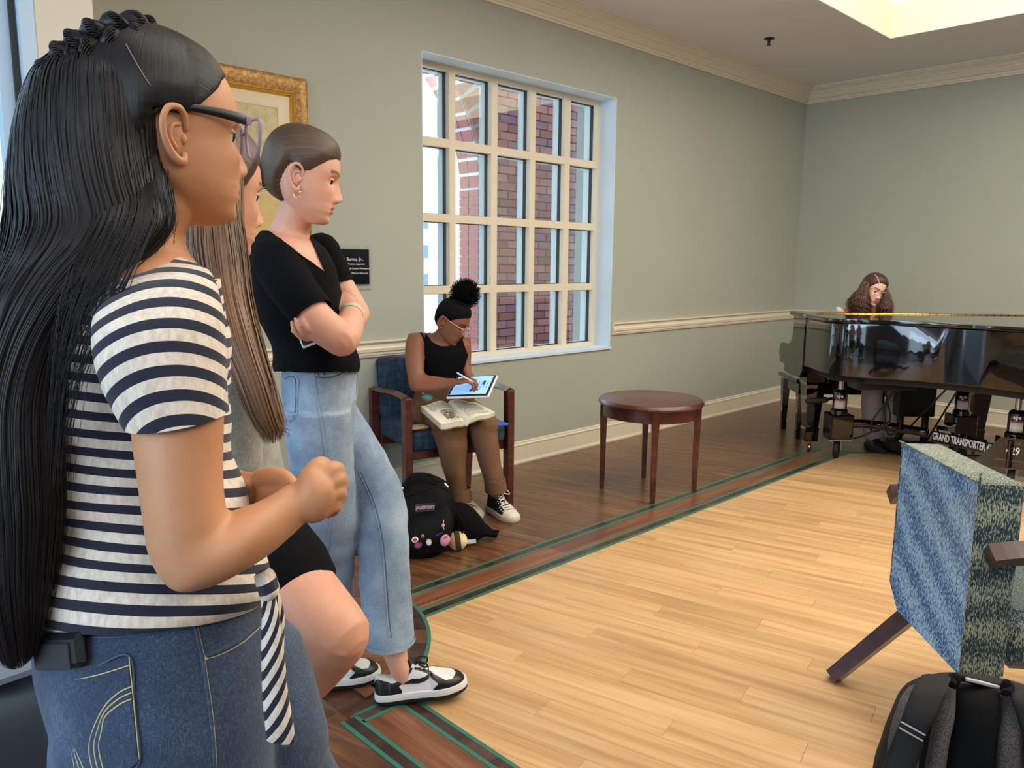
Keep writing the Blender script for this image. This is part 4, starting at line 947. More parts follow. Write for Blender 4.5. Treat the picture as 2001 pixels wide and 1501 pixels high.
def strands(rows, count, mtl, name, parent, width=.0016, rin=.55, rout=1.04, seed=1, k=5, tip=.5, start=(0, .12), end=(.85, 1.0), wave=0.0, wf=9.0, fly=.0, core=.88, corelen=1.0):
    """long hair hanging through the outline rows: a solid core and ribbons of hair over it"""
    g = np.random.default_rng(seed); S = sil(rows, 40, k); M, n = S.shape[:2]; C = S.mean(1)
    mb = MB(); at = []
    if core:
        mc = max(4, int(M*corelen)); tp = np.clip((mc-np.arange(mc))/(mc*.12), .15, 1)[:, None, None]*core; mb.loft(C[:mc, None]+(S[:mc]-C[:mc, None])*tp, at=np.tile(np.arange(n)/n*3, (mc, 1)).reshape(-1))
    V = []; F = []; A = []; o = len(mb.v)
    for i in range(count):
        a = g.uniform(0, n); r0 = rin+(rout-rin)*math.sqrt(g.uniform()); t0 = g.uniform(*start)*(M-1); t1 = g.uniform(*end)*(M-1); m = max(6, int((t1-t0)*.9)); T = np.linspace(t0, t1, m)
        w = width*g.uniform(.6, 1.5); ph = g.uniform(0, 6); am = g.normal()*wave; lane = g.uniform(0, 40); dr = g.normal()*.12; fl_ = (g.uniform() < fly)*g.uniform(.1, .5)
        i0 = np.clip(T.astype(int), 0, M-2); fr = (T-i0)[:, None]; aa = (a+g.normal()*.8*np.linspace(0, 1, m)) % n; j0 = aa.astype(int) % n; j1 = (j0+1) % n; fj = (aa-np.floor(aa))[:, None]
        s0 = S[i0, j0]*(1-fj)+S[i0, j1]*fj; s1 = S[i0+1, j0]*(1-fj)+S[i0+1, j1]*fj; E = s0*(1-fr)+s1*fr; c0 = C[i0]*(1-fr)+C[i0+1]*fr
        rr = (r0+dr*np.linspace(0, 1, m)**2+am*np.sin(T*wf/M*6.28+ph)+fl_*np.linspace(0, 1, m)**2)[:, None]; P = c0+(E-c0)*rr
        tg = np.gradient(P, axis=0); nn = np.cross(tg, E-c0); nn /= np.maximum(1e-9, np.linalg.norm(nn, axis=1))[:, None]
        ww = (w*np.clip(np.minimum(1, (1-np.linspace(0, 1, m))/tip+.12), 0, 1))[:, None]; up = (E-c0); up = up/np.maximum(1e-9, np.linalg.norm(up, axis=1))[:, None]
        b = o+len(V); V += list(P-nn*ww)+list(P+up*ww*.5)+list(P+nn*ww); A += [lane]*(3*m)
        for q in range(m-1): F += [(b+q, b+q+1, b+m+q+1, b+m+q), (b+m+q, b+m+q+1, b+2*m+q+1, b+2*m+q)]
    mb.v += [tuple(p) for p in V]; mb.f += F; mb.mi += [0]*len(F); mb.at += A
    return mb
def hand(m, wrist, palm_end, up, size=1.0, curl=(60, 70, 50), spread=6, side=1, thumb=(40, 30), fl_scale=(.95, 1.05, 1.0, .82)):
    """hand from wrist to the knuckles; up = back of the hand; side: +1 thumb on the left of (dir, up)"""
    d = norm(np.asarray(palm_end)-wrist); u = norm(np.asarray(up)-d*np.dot(up, d)); l = np.cross(u, d)*side; L = np.linalg.norm(np.asarray(palm_end)-wrist); w = .040*size
    rings = []
    for t, ww, hh in ((-.12, .6, .62), (.1, .66, .62), (.45, .95, .66), (.8, 1.04, .6), (1.0, 1.0, .48)):
        th = np.linspace(0, 2*math.pi, 18, endpoint=False); rings.append(wrist+d*L*t+np.outer(np.cos(th)*ww*w, l)+np.outer(np.sin(th)*hh*w*.52, u))
    m.loft(rings); r0 = .0088*size
    for i in range(4):
        b = wrist+d*L*(.93+.05*(i in (1, 2)))+l*w*(.74-.49*i); a = math.radians(spread*(1.5-i)); dr = norm(d*math.cos(a)+l*math.sin(a)); n = u
        P = [b-dr*.02, b]; ln = [.042*size*fl_scale[i], .026*size*fl_scale[i], .021*size*fl_scale[i]]; an = 0; p = b
        for q in range(3):
            an += math.radians(curl[q]); p = p+(dr*math.cos(an)-u*math.sin(an))*ln[q]; P.append(p)
        m.tube(cr(P, 4), np.linspace(r0*1.08, r0*.8, 4*(len(P)-1)+1)*(.9 if i == 3 else 1), 10, up=l, roundcap=True)
    b = wrist+d*L*.28+l*w*.55-u*.004; a = math.radians(thumb[0]); e = math.radians(thumb[1]); dr = norm(d*math.cos(a)+l*math.sin(a)-u*.35)
    p1 = b+dr*.036*size; d2 = norm(dr*math.cos(e)+(d-l*.3)*math.sin(e)); p2 = p1+d2*.030*size; p3 = p2+norm(d2-u*.15)*.024*size
    m.tube(cr([b-dr*.012, b, p1, p2, p3], 4), np.linspace(.0145, .0088, 17)*size, 10, up=u, roundcap=True); return m
def denim(name, dark, mid, light, fade=.5):
    t = NT(name); v = t.coord('Object'); a = t.noise(v, 7, 5, .6); b = t.noise(t.coord('Object', (240, 240, 900)), 1, 3, .7); w = t.noise(t.coord('Object', (900, 900, 90)), 1, 2, .6)
    f = t.math('ADD', t.math('MULTIPLY', a, fade), t.math('MULTIPLY', t.math('ADD', b, w), (1-fade)*.5))
    t.col(t.ramp(f, [(.36, dark), (.5, mid), (.64, light)])); t.set(Roughness=.88, Sheen_Weight=.15); t.bump(t.math('ADD', b, w), .25, .0008); return t.m
def snap_line(bvh, px, off=.001, k=6, zhint=None):
    """polyline given in picture coordinates laid onto a surface"""
    Q = cr(np.array(px, float), k); out = []
    for x, y in Q:
        d = norm(ray(x, y)); h = bvh.ray_cast(Vector(EYE), Vector(d))
        if h[0] is not None: out.append(np.array(h[0])-d*off)
    return out
def bvh_of(*objs):
    V = []; F = []
    for o in objs:
        me = o.data; b = len(V); off = np.array(o.matrix_world.translation) if o.parent is None else np.zeros(3)
        V += [Vector(v.co) for v in me.vertices]; F += [[i+b for i in p.vertices] for p in me.polygons]
    return BVHTree.FromPolygons(V, F)
def skin_part(mb, name, mtl, parent):
    o = build(mb, name, mtl, parent, 180); o.data.color_attributes.new('tint', 'FLOAT_COLOR', 'POINT').data.foreach_set('color', [0.0]*4*len(o.data.vertices)); return o
def person_obj(me, mtl, label, base=None):
    o = fin('person', me, mtl, None, 180); tag(o, label, 'person'); WL[o.name] = np.zeros(3); return o
# ---------------------------------------------------------------- shoes
def shoe_surface(L=.265, hi=False):
    xs = np.linspace(0, 1, 46); W_ = itp2 = None
    w = np.interp(xs, [0, .02, .06, .15, .3, .5, .68, .8, .9, .97, 1], [.006, .020, .029, .034, .034, .039, .048, .048, .040, .024, .006])
    y0 = np.interp(xs, [0, .3, .6, .8, 1], [0, 0, .002, .004, .008])
    if hi: top = np.interp(xs, [0, .03, .12, .3, .42, .55, .68, .82, .93, 1], [.085, .125, .135, .135, .115, .085, .066, .052, .044, .026])
    else: top = np.interp(xs, [0, .03, .1, .2, .3, .42, .5, .62, .74, .86, .95, 1], [.066, .086, .082, .072, .074, .098, .094, .078, .064, .055, .044, .028])
    return xs*L, w, y0, top
def shoe(px_heel, M, parent, kind, mats, label=None, L=.265, side=1):
    """M: 4x4 placing local (x forward, y left, z up, sole at 0)"""
    xs, w, y0, top = shoe_surface(L, kind == 'hi'); n = 30; z0 = .026 if kind == 'low' else .022; th = np.linspace(-.12, math.pi+.12, n)
    G = np.zeros((len(xs), n, 3))
    for i, x in enumerate(xs):
        h = top[i]-z0; op = 1.0
        G[i, :, 0] = x; c = np.cos(th); s = np.sin(th); G[i, :, 1] = y0[i]+np.sign(c)*np.abs(c)**.62*w[i]*.96*(1-.30*np.clip(s, 0, 1)*(h > .05)); G[i, :, 2] = z0+np.clip(np.sign(s)*np.abs(s)**.85, -.1, 1)*h
    up, white, black, sole, lace = mats
    root = build(MB().loft(G, True, True, closed=False).xf(M), 'shoe', up, parent, 60, label)
    def outline(k, zc):
        a = [(x, y0[i]+(w[i]+k)) for i, x in enumerate(xs)]+[(x, y0[i]-(w[i]+k)) for i, x in list(enumerate(xs))[::-1]]
        return np.array([(x+(-k if x < .02 else k if x > L-.02 else 0), y, zc) for x, y in a])
    def spring(z): return z
    rings = [outline(.001, 0), outline(.004, .004), outline(.005, .014)]; build(MB().loft(rings).xf(M), 'outsole', sole, root, 40)
    rings = [outline(.005, .0142), outline(.0055, .024), outline(.003, .032), outline(-.004, .0325)]; build(MB().loft(rings).xf(M), 'midsole', white, root, 40)
    def patch(poly, mtl, name, off=.0014):
        P = np.array(poly); sm = 3
        from mathutils import geometry
        xi = np.linspace(0, len(xs)-1, 150); tj = np.linspace(0, n-1, 90)
        def S(a, b):
            i = np.clip(int(a), 0, len(xs)-2); j = np.clip(int(b), 0, n-2); f, g = a-i, b-j
            return (G[i, j]*(1-f)+G[i+1, j]*f)*(1-g)+(G[i, j+1]*(1-f)+G[i+1, j+1]*f)*g
        def ins(x, t):
            c = False; q = P
            for a in range(len(q)):
                (x1, y1), (x2, y2) = q[a], q[a-1]
                if (y1 > t) != (y2 > t) and x < (x2-x1)*(t-y1)/(y2-y1+1e-12)+x1: c = not c
            return c
        V = {}; vv = []; F = []
        def vid(a, b):
            if (a, b) not in V:
                p = S(xi[a], tj[b]); e = 1e-2; nu = np.cross(S(min(xi[a]+.3, len(xs)-1.001), tj[b])-S(max(0, xi[a]-.3), tj[b]), S(xi[a], min(n-1.001, tj[b]+.3))-S(xi[a], max(0, tj[b]-.3))); nu = norm(nu); c0 = np.array((p[0], 0, .03)); nu = nu if nu@(p-c0) > 0 else -nu
                V[(a, b)] = len(vv); vv.append(p+nu*off)
            return V[(a, b)]
        for a in range(149):
            for b in range(89):
                if ins((xi[a]+xi[a+1])/2/(len(xs)-1), (tj[b]+tj[b+1])/2/(n-1)): F.append((vid(a, b), vid(a+1, b), vid(a+1, b+1), vid(a, b+1)))
        if F: build(MB().add(vv, F).xf(M), name, mtl, root, 180)
    return root, patch, G
# ================================================================== person in black top, arms crossed
sk_fair = skin('skin_fair', lin(226, 172, 146), lin(214, 146, 124)); sk_tan = skin('skin_tan', lin(205, 148, 108), lin(190, 128, 92)); sk_brown = skin('skin_brown', lin(142, 92, 66), lin(124, 76, 54)); sk_pale = skin('skin_pale', lin(236, 190, 168), lin(224, 160, 142))
hr_brown = hairmat('hair_brown', lin(34, 24, 20), lin(104, 80, 62), .36, 14.0); hr_black = hairmat('hair_black', lin(9, 8, 10), lin(36, 31, 31), .46, 1.0, .35); hr_long = hairmat('hair_light_brown', lin(46, 30, 22), lin(146, 106, 74), .42, 1.0); hr_afro = hairmat('hair_afro', lin(5, 5, 6), lin(16, 14, 15), .85, 1.0, .15); hr_curl = hairmat('hair_dark_curly', lin(40, 26, 20), lin(110, 76, 58), .45, 1.0)
m_blackt = mat('black_knit', lin(6, 7, 10), .9, 0, .15, bump=(900, .3, .0006)); m_denim_l = denim('light_denim', lin(96, 116, 140), lin(134, 154, 176), lin(176, 192, 206)); m_denim_d = denim('dark_denim', lin(28, 40, 58), lin(50, 68, 92), lin(92, 112, 136), .35)
m_thread = mat('gold_thread', lin(206, 190, 140), .7); m_thr_b = mat('blue_thread', lin(66, 86, 112), .8); m_copper = mat('copper_rivet', lin(200, 130, 90), .35, .8); m_shw = mat('white_leather', lin(226, 226, 224), .45); m_shb = mat('black_leather', lin(16, 17, 20), .4); m_sol = mat('black_sole', lin(24, 24, 26), .7); m_lace_b = mat('black_lace', lin(14, 14, 15), .8); m_lace_w = mat('white_lace', lin(225, 222, 212), .8)
H3 = Head((597, 344), 2.12, 10, 12)
m = H3.add_to(MB())
Zs = 2.18
m.loft(sil([(556, 372, 622, 398, 2.14, .052), (541, 410, 608, 436, 2.15, .050), (528, 440, 604, 460, 2.17, .056), (505, 462, 618, 480, 2.18, .075)], 24))
torso3 = [(512, 452, 606, 466, Zs, .07), (494, 478, 632, 486, Zs, .165), (488, 515, 652, 520, Zs, .185), (492, 560, 660, 555, Zs, .175), (503, 610, 672, 600, Zs, .15), (522, 650, 682, 640, Zs, .135), (540, 690, 690, 680, Zs, .135), (548, 722, 692, 714, Zs+.01, .13), (566, 752, 676, 745, Zs+.03, .08)]
m.loft(sil(torso3, 32, 5))
def P_(x, y, Z): return dp(x, y, Z)
A3 = [P_(543, 512, 2.05), P_(570, 560, 2.01), P_(612, 620, 1.99), P_(667, 664, 2.0)]; limb(m, A3, [.062, .056, .049, .044])
F3 = [P_(668, 662, 2.0), P_(682, 638, 2.05), P_(688, 607, 2.12)]; limb(m, F3, [.045, .039, .026])
FA3 = [P_(628, 492, 2.34), P_(655, 545, 2.36), P_(698, 612, 2.36)]; limb(m, FA3, [.052, .046, .038])
FF3 = [P_(698, 614, 2.36), P_(675, 640, 2.22), P_(634, 652, 2.05)]; limb(m, FF3, [.038, .034, .025])
hand(m, P_(688, 603, 2.12), P_(655, 583, 2.19), UP*.6-FW*.8, .92, (35, 60, 45), 4, 1, (30, 20))
hand(m, P_(640, 650, 2.05), P_(614, 656, 1.985), -UP*.7-FW*.7, .85, (25, 45, 40), 3, 1, (20, 10))
body3 = H3.ears(remesh(m, .0033, 2))
tint(body3, face_tint(H3, lin(186, 104, 96), lin(64, 46, 38)))
g3 = person_obj(body3, sk_fair, 'person in black scoop top and light jeans with crossed arms, hair in low bun')
def pxof(P):
    d = P-EYE; z = d@FW; return 1000.5+FPX*(d@RT)/z, 750.5-FPX*(d@UP)/z, z
hem_n = P_(612, 616, 1.99); hem_f = P_(662, 560, 2.36)
ms_ = MB(); ms_.loft(sil(torso3, 32, 5))
limb(ms_, A3[:2]+[hem_n, hem_n+(hem_n-A3[1])*.4], [.062, .057, .052, .050]); limb(ms_, [FA3[0], FA3[1], hem_f, hem_f+(hem_f-FA3[1])*1.0], [.052, .047, .046, .045])
sh3 = remesh(ms_, .0035, 3); wrinkle(sh3, .0012, (.3, .3, 1), 60, 8)
def shirt3(P):
    x, y, z = pxof(P); neck = y > 437+(x-505)*(88/120.0); neck |= ((x-593) > (y-450)*(26/55.0)+3)
    an = norm(hem_n-A3[1]); af = norm(hem_f-FA3[1])
    return neck & (y < 722) & ~((((P-hem_n)@an) > 0) & (segd(P, hem_n, hem_n+an*.06) < .07)) & ~((((P-hem_f)@af) > 0) & (segd(P, hem_f, hem_f+af*.06) < .065))
def segd(P, a, b): t = np.clip(((P-a)@(b-a))/((b-a)@(b-a)), 0, 1)[:, None]; return np.linalg.norm(P-(a+t*(b-a)), axis=1)
garment(sh3, shirt3, lambda P: .0045+.014*np.clip((pxof(P)[1]-672)/40, 0, 1), 'black_top', m_blackt, g3)
# jeans
m = MB(); Zj = 2.22
m.loft(sil([(554, 690, 690, 684, Zj-.045, .124), (550, 718, 697, 708, Zj-.035, .140), (549, 745, 699, 728, Zj, .155), (552, 790, 696, 775, Zj+.02, .168), (556, 850, 692, 830, Zj+.04, .17), (566, 900, 690, 880, Zj+.05, .15)], 30, 5))
m.loft(sil([(552, 800, 688, 800, 2.15, .088), (560, 880, 690, 870, 2.18, .092), (576, 960, 694, 940, 2.22, .085), (592, 1030, 697, 1010, 2.27, .08), (610, 1090, 694, 1090, 2.34, .078), (634, 1160, 692, 1165, 2.42, .076), (640, 1225, 704, 1232, 2.47, .076)], 24, 5))
m.loft(sil([(600, 800, 694, 790, 2.34, .09), (625, 860, 720, 830, 2.36, .092), (655, 930, 764, 905, 2.36, .088), (684, 1000, 792, 975, 2.35, .084), (697, 1070, 799, 1055, 2.34, .082), (703, 1150, 801, 1130, 2.33, .08), (712, 1258, 811, 1244, 2.32, .08)], 24, 5))
jm = remesh(m, .0045, 3)
wrinkle(jm, .0022, (0, 0, 1), 55, 3)
j3 = fin('jeans', jm, m_denim_l, g3, 180)
bj = bvh_of(j3)
def seam(px, r, mtl, name, parent=j3, bv=None, off=.0006, k=5):
    pts = snap_line(bv or bj, px, off, k)
    if len(pts) > 2: return build(MB().tube(pts, r, 5), name, mtl, parent, 180)
seam([(548, 712), (600, 708), (650, 704), (694, 700)], .003, m_denim_l, 'waistband_edge'); seam([(612, 708), (617, 760), (628, 830), (640, 920), (646, 1000), (640, 1080)], .0026, m_denim_l, 'side_seam')
seam([(628, 707), (631, 722), (634, 736)], .002, m_thr_b, 'coin_pocket'); seam([(618, 733), (640, 734), (662, 728), (678, 716), (684, 704)], .0028, m_denim_l, 'front_pocket'); seam([(618, 737), (642, 738), (666, 731), (682, 718)], .0012, m_thr_b, 'pocket_stitch')
seam([(552, 736), (582, 737), (580, 790), (578, 815), (558, 829)], .0024, m_denim_l, 'back_pocket'); seam([(556, 740), (577, 741), (575, 812), (560, 823)], .0011, m_thr_b, 'pocket_stitch')
seam([(700, 920), (728, 985), (745, 1060), (752, 1140), (757, 1210), (761, 1246)], .0022, m_denim_l, 'inner_seam'); seam([(704, 920), (732, 985), (749, 1060), (756, 1140), (761, 1210), (765, 1246)], .001, m_thr_b, 'seam_stitch')
seam([(692, 705), (698, 730), (699, 760), (692, 785)], .003, m_denim_l, 'fly_edge')
for q in ((621, 733), (631, 708)):
    pt_ = snap_line(bj, [q, (q[0]+.5, q[1]), (q[0]+1, q[1])], .001, 1)
    if pt_: build(MB().ell(pt_[0], (.004, .004, .004)), 'rivet', m_copper, j3, 180)
build(MB().loft(sil([(711, 1250, 812, 1240, 2.318, .082), (711, 1259, 812, 1247, 2.318, .083)], 28, 2), False, False), 'hem', m_denim_l, j3, 180)
# ankles and low black and white sneakers
def shoeM(heel, d, tilt=0.0, z=0.0):
    d = norm(np.append(np.asarray(d, float)[:2], 0)); l = np.cross((0, 0, 1), d); a = math.radians(tilt); x = d*math.cos(a)+np.array((0, 0, math.sin(a))); u = np.cross(x, l)
    M = np.eye(4); M[:3, 0], M[:3, 1], M[:3, 2] = x, l, u; M[:3, 3] = (heel[0], heel[1], z); return M
SWOOSH = [(.30, .22), (.36, .17), (.43, .145), (.50, .15), (.56, .185), (.60, .235), (.615, .29), (.60, .345), (.585, .30), (.55, .245), (.50, .215), (.43, .215)]
def dunk(heel, d, tilt, parent, label=None, name=None):
    M = shoeM(heel, d, tilt); r, patch, G = shoe(None, M, parent, 'low', (m_shw, m_shw, m_shb, m_sol, m_lace_b), label, .268)
    for sd in (0, 1):
        f = (lambda P: P) if sd == 0 else (lambda P: [(a, 1-b) for a, b in P])
        patch(f([(-.01, .02), (.27, .02), (.30, .10), (.27, .2), (.33, .27), (.42, .33), (.44, .42), (.36, .38), (.22, .30), (.12, .30), (-.01, .36)]), m_shb, 'heel_overlay')
        patch(f([(.62, .04), (.70, .18), (.60, .34), (.45, .38), (.47, .46), (.62, .43), (.74, .33), (.78, .28), (.86, .30), (.90, .5), (1.01, .5), (1.01, .02)]), m_shb, 'toe_overlay')
        patch(f(SWOOSH), m_shb, 'swoosh', .0022)
    patch([(.42, .42), (.42, .58), (.66, .56), (.66, .44)], m_shw, 'tongue')
    for k in range(5):
        x = .44+k*.045; i = int(x*45); a, b = G[i, 11], G[i, 18]; c = (a+b)/2+np.array((0, 0, .004)); mm = MB().tube(cr([a+(0, 0, .002), c, b+(0, 0, .002)], 4), .0032, 6, rb=.002); build(mm.xf(M), 'lace', m_lace_b, r, 180)
    i = 21; c = G[i, 14]
    for s_ in (-1, 1): build(MB().tube(cr([c, c+(.012, .014*s_, .016), c+(.036, .02*s_, .006), c+(.03, .012*s_, -.006), c+(.01, .003*s_, .002)], 5), .0028, 6).xf(M), 'lace_bow', m_lace_b, r, 180)
    build(MB().tube(cr([G[19, 14]+(0, 0, -.004), G[19, 14]+(-.006, 0, .014), G[19, 14]+(-.008, 0, .022)], 3), .014, 8, up=(1, 0, 0), rb=.004).xf(M), 'tongue_tab', m_shb, r, 180)
    return M
hA = fl(737, 1371); dA = np.array((.80, -.60)); MA = dunk(hA+np.array((0, .0, 0)), dA, 6, g3)
hB = fl(570, 1350); dB_ = np.array((.90, -.43)); MB_ = dunk(hB, dB_, 0, g3)
for M_, top in ((MA, P_(762, 1240, 2.33)), (MB_, P_(660, 1210, 2.47))):
    mm = MB(); b = (M_@np.array((.085, 0, .06, 1)))[:3]; q = (M_@np.array((.078, 0, .10, 1)))[:3]
    limb(mm, [b, q, q*.4+top*.6+np.array((0, 0, 0)), top], [.027, .030, .038, .044]); skin_part(mm, 'ankle', sk_fair, g3)
# hair, ear ring, watch, phone
def lane_bun(c, ax):
    ax = norm(ax); e1 = norm(np.cross(ax, (0, 1, 0))); e2 = np.cross(ax, e1)
    return lambda Q: np.arctan2((Q-c)@e2, (Q-c)@e1)*2.2
hc = H3.cap(HL_STD, .013, lane_bun(np.array((-.1, 0, -.02)), (1, 0, .35)), lambda R: .008*np.exp(-((R[..., 0]+.08)/.05)**2))
hr3 = build(hc, 'hair', hr_brown, g3, 180)
mm = MB(); bc3 = H3.w((-.122, 0, -.030)); g_ = np.random.default_rng(5)
mm.ell(bc3, (.026, .026, .03), at=None) if False else mm.ell(bc3, (.026, .026, .03))
for k in range(150):
    a0, a1 = g_.uniform(0, 6.28), g_.uniform(1.5, 4); t = np.linspace(0, a1, 10); ph = g_.uniform(-1, 1); r = .031+g_.uniform(-.006, .006)
    B = basis(norm(g_.normal(size=3))); pts = bc3+np.stack([np.cos(a0+t)*r, np.sin(a0+t)*r*1.05, ph*.012+.006*np.sin(3*t)], 1)@B.T; mm.tube(pts, .0016, 4, at=np.full(10, g_.uniform(0, 5)))
for k in range(9):
    t = np.linspace(0, 1, 9); s0 = bc3+g_.normal(size=3)*.02; d_ = norm(-RT*g_.uniform(-.3, .8)-UP*g_.uniform(.2, 1)); pts = s0+np.outer(t, d_*.035)+np.stack([np.sin(t*7+k)*.006]*3, 1)*g_.normal(size=3); mm.tube(pts, .0006, 3, at=np.full(9, 2.0))
build(mm, 'bun', hr_brown, hr3, 180)
eyes(H3, g3, down=.12, lidm=sk_fair)
er = H3.w((-.006, -.079, -.052)); mm = MB(); mm.tube([er+(RT*math.cos(a)+UP*math.sin(a))*.009-UP*.006 for a in np.linspace(.6, 5.9, 16)], .0016, 6); mm.ell(er+RT*.008-UP*.001, (.0035, .0035, .004))
build(mm, 'earring', mat('gold_earring', lin(230, 190, 130), .2, 1.0), g3, 180)
wr = P_(688, 607, 2.12); wax = norm(F3[2]-F3[1]); e1 = norm(np.cross(wax, FW)); e2 = np.cross(wax, e1)
wt = build(MB().tube([wr-wax*.02-wax*.007+0*wr, wr-wax*.02+wax*.007], .0325, 28), 'watch_strap', mat('watch_strap', lin(196, 190, 180), .5), g3, 40)
fc = wr-wax*.02-FW*.030+RT*.012; Bw = basis(wax, -FW); build(MB().box(fc, (.036, .030, .009), Bw, ch=.003), 'watch_case', m_silver, wt, None); build(MB().box(fc-norm(FW)*.0052, (.028, .022, .002), Bw), 'watch_face', m_plq, wt, None)
ph3 = thing('phone', P_(593, 640, 2.05), 'white phone tucked under the arm of the person in the black top', 'phone')
Bp = basis(norm(UP*.9-RT*.35), -FW); build(MB().box(P_(598, 640, 2.035), (.10, .055, .009), Bp, ch=.003), 'phone_body', m_shw, ph3, None); build(MB().box(P_(598, 640, 2.035)-Bp[:, 2]*-.0055, (.088, .045, .002), Bp), 'phone_screen', m_plq, ph3, None)
# ================================================================== person in grey sweatshirt, leaning on the pier with one knee up
sk_med = skin('skin_medium', lin(222, 164, 134), lin(206, 138, 112))
H2 = Head((413, 371), 1.50, 44, 8, 0, 1.03, jaw=.95)
m = H2.add_to(MB(), ())
m.loft(sil([(392, 405, 452, 430, 1.52, .05), (390, 470, 455, 490, 1.53, .052), (385, 520, 470, 530, 1.54, .09), (345, 560, 470, 560, 1.56, .15)], 24))
m.loft(sil([(335, 560, 478, 560, 1.56, .16), (330, 640, 505, 640, 1.56, .17), (350, 760, 520, 760, 1.57, .15), (380, 900, 540, 900, 1.58, .14), (400, 1000, 560, 1000, 1.58, .15), (400, 1060, 575, 1060, 1.58, .16)], 28))
TH2 = [dp(505, 1085, 1.50), dp(575, 1160, 1.46), dp(655, 1238, 1.42)]; limb(m, TH2, [.092, .080, .063], 20)
SH2 = [dp(655, 1242, 1.42), dp(600, 1310, 1.50), dp(540, 1385, 1.60), dp(505, 1420, 1.66)]; limb(m, SH2, [.062, .060, .046, .036], 20)
HP2 = dp(500, 1090, 1.68); limb(m, [HP2, HP2*(1, 1, 0)+(0, 0, .48), HP2*(1, 1, 0)+(0, 0, .25), HP2*(1, 1, 0)+(0, 0, .08)], [.085, .058, .05, .035], 18)
limb(m, [dp(385, 600, 1.44), dp(415, 760, 1.40), dp(470, 900, 1.46)], [.05, .045, .035])
body2 = H2.ears(remesh(m, .0032, 2)); tint(body2, face_tint(H2, lin(190, 108, 102), lin(56, 38, 30)))
g2 = person_obj(body2, sk_med, 'person in grey sweatshirt with long straight brown hair and one bare knee raised')
eyes(H2, g2, down=.12, lidm=sk_med)
tg2 = NT('grey_fleece'); n1 = tg2.noise(tg2.coord('Object', (500, 500, 160)), 1, 3, .7); n2 = tg2.noise(tg2.coord('Object'), 30, 3)
tg2.col(tg2.ramp(tg2.math('ADD', tg2.math('MULTIPLY', n1, .6), tg2.math('MULTIPLY', n2, .4)), [(.35, lin(118, 116, 106)), (.65, lin(168, 166, 154))])); tg2.set(Roughness=.95, Sheen_Weight=.3); tg2.bump(n1, .4, .001); m_fleece = tg2.m
m = MB()
m.loft(sil([(372, 478, 452, 498, 1.53, .085), (340, 505, 458, 520, 1.53, .14), (318, 545, 470, 552, 1.54, .185), (312, 640, 505, 640, 1.55, .20), (325, 760, 522, 760, 1.55, .185), (345, 880, 546, 870, 1.56, .175), (360, 960, 566, 950, 1.57, .175), (372, 1020, 584, 1010, 1.57, .178), (385, 1065, 583, 1062, 1.57, .172), (392, 1085, 566, 1083, 1.57, .155)], 30, 5))
limb(m, [dp(392, 545, 1.42), dp(420, 640, 1.40), dp(440, 780, 1.40), dp(455, 905, 1.42)], [.062, .064, .062, .052], 20)
sm = remesh(m, .0045, 3); wrinkle(sm, .004, (.2, .2, 1), 34, 21)
sw2 = fin('sweatshirt', sm, m_fleece, g2, 180)
build(MB().loft(sil([(388, 1062, 585, 1052, 1.57, .18), (390, 1082, 583, 1074, 1.57, .176), (394, 1090, 575, 1084, 1.57, .165)], 30, 3), False, False), 'ribbed_hem', m_fleece, sw2, 180)
build(MB().tube(cr([dp(372, 482, 1.45), dp(400, 470, 1.42), dp(440, 492, 1.43), dp(466, 520, 1.47)], 4), .018, 10, rb=.011), 'collar', m_fleece, sw2, 180)
m_short = mat('black_shorts', lin(6, 6, 8), .85, 0, .15)
m = MB(); limb(m, [dp(470, 1060, 1.53), dp(505, 1082, 1.50), dp(536, 1112, 1.485), dp(556, 1135, 1.478)], [.115, .106, .100, .098], 22); limb(m, [dp(480, 1050, 1.62), dp(500, 1110, 1.66), dp(503, 1180, 1.68)], [.13, .10, .092], 22)
fin('shorts', remesh(m, .004, 2), m_short, g2, 180)
hl2 = hairline([.066, .063, .052, .022, -.02, -.05, -.06, -.07, -.075, -.08, -.09, -.09])
hr2 = build(H2.cap(hl2, .012, lambda Q: np.arctan2(Q[..., 1], Q[..., 2]+.05)*3+Q[..., 0]*4), 'hair', hairmat('hair_brown_cap', lin(36, 24, 19), lin(96, 68, 50), .36, 12.0), g2, 180)
hrows = [(380, 275, 470, 285, 1.46, .05), (372, 350, 474, 350, 1.41, .045), (368, 420, 474, 425, 1.385, .045), (368, 480, 484, 500, 1.37, .042), (385, 560, 492, 580, 1.35, .036), (415, 650, 512, 670, 1.33, .030), (455, 740, 534, 750, 1.32, .026), (486, 810, 552, 820, 1.32, .020), (506, 845, 556, 838, 1.32, .012), (520, 872, 550, 862, 1.32, .004)]
hg = strands(hrows, 900, None, '', None, .0011, .6, 1.05, 4, 6, .35, (0, .15), (.80, 1.0), .02, 5, .05, .9, .92)
build(hg, 'long_hair', hr_long, hr2, 180, recalc=False)
m = MB()
for i in range(26):   # the last wisps swing forward
    a = nr.uniform(0, 1); t = np.linspace(0, 1, 12); p0 = dp(505+30*a, 760+nr.uniform(-20, 20), 1.31); p1 = dp(520+25*a, 820, 1.31); p2 = dp(545+25*nr.uniform(0, 1), 850+nr.uniform(-12, 8), 1.315)
    m.tube(cr([p0, p1, p2], 6), np.linspace(.0012, .0003, 13), 4, at=np.full(13, nr.uniform(0, 40)))
build(m, 'hair_wisps', hr_long, hr2, 180)
mm = shoeM(HP2[:2]-np.array((.8, -.6))*.08, (.8, -.6)); shoe(None, mm, g2, 'low', (m_shw, m_shw, m_shb, m_sol, m_lace_w))

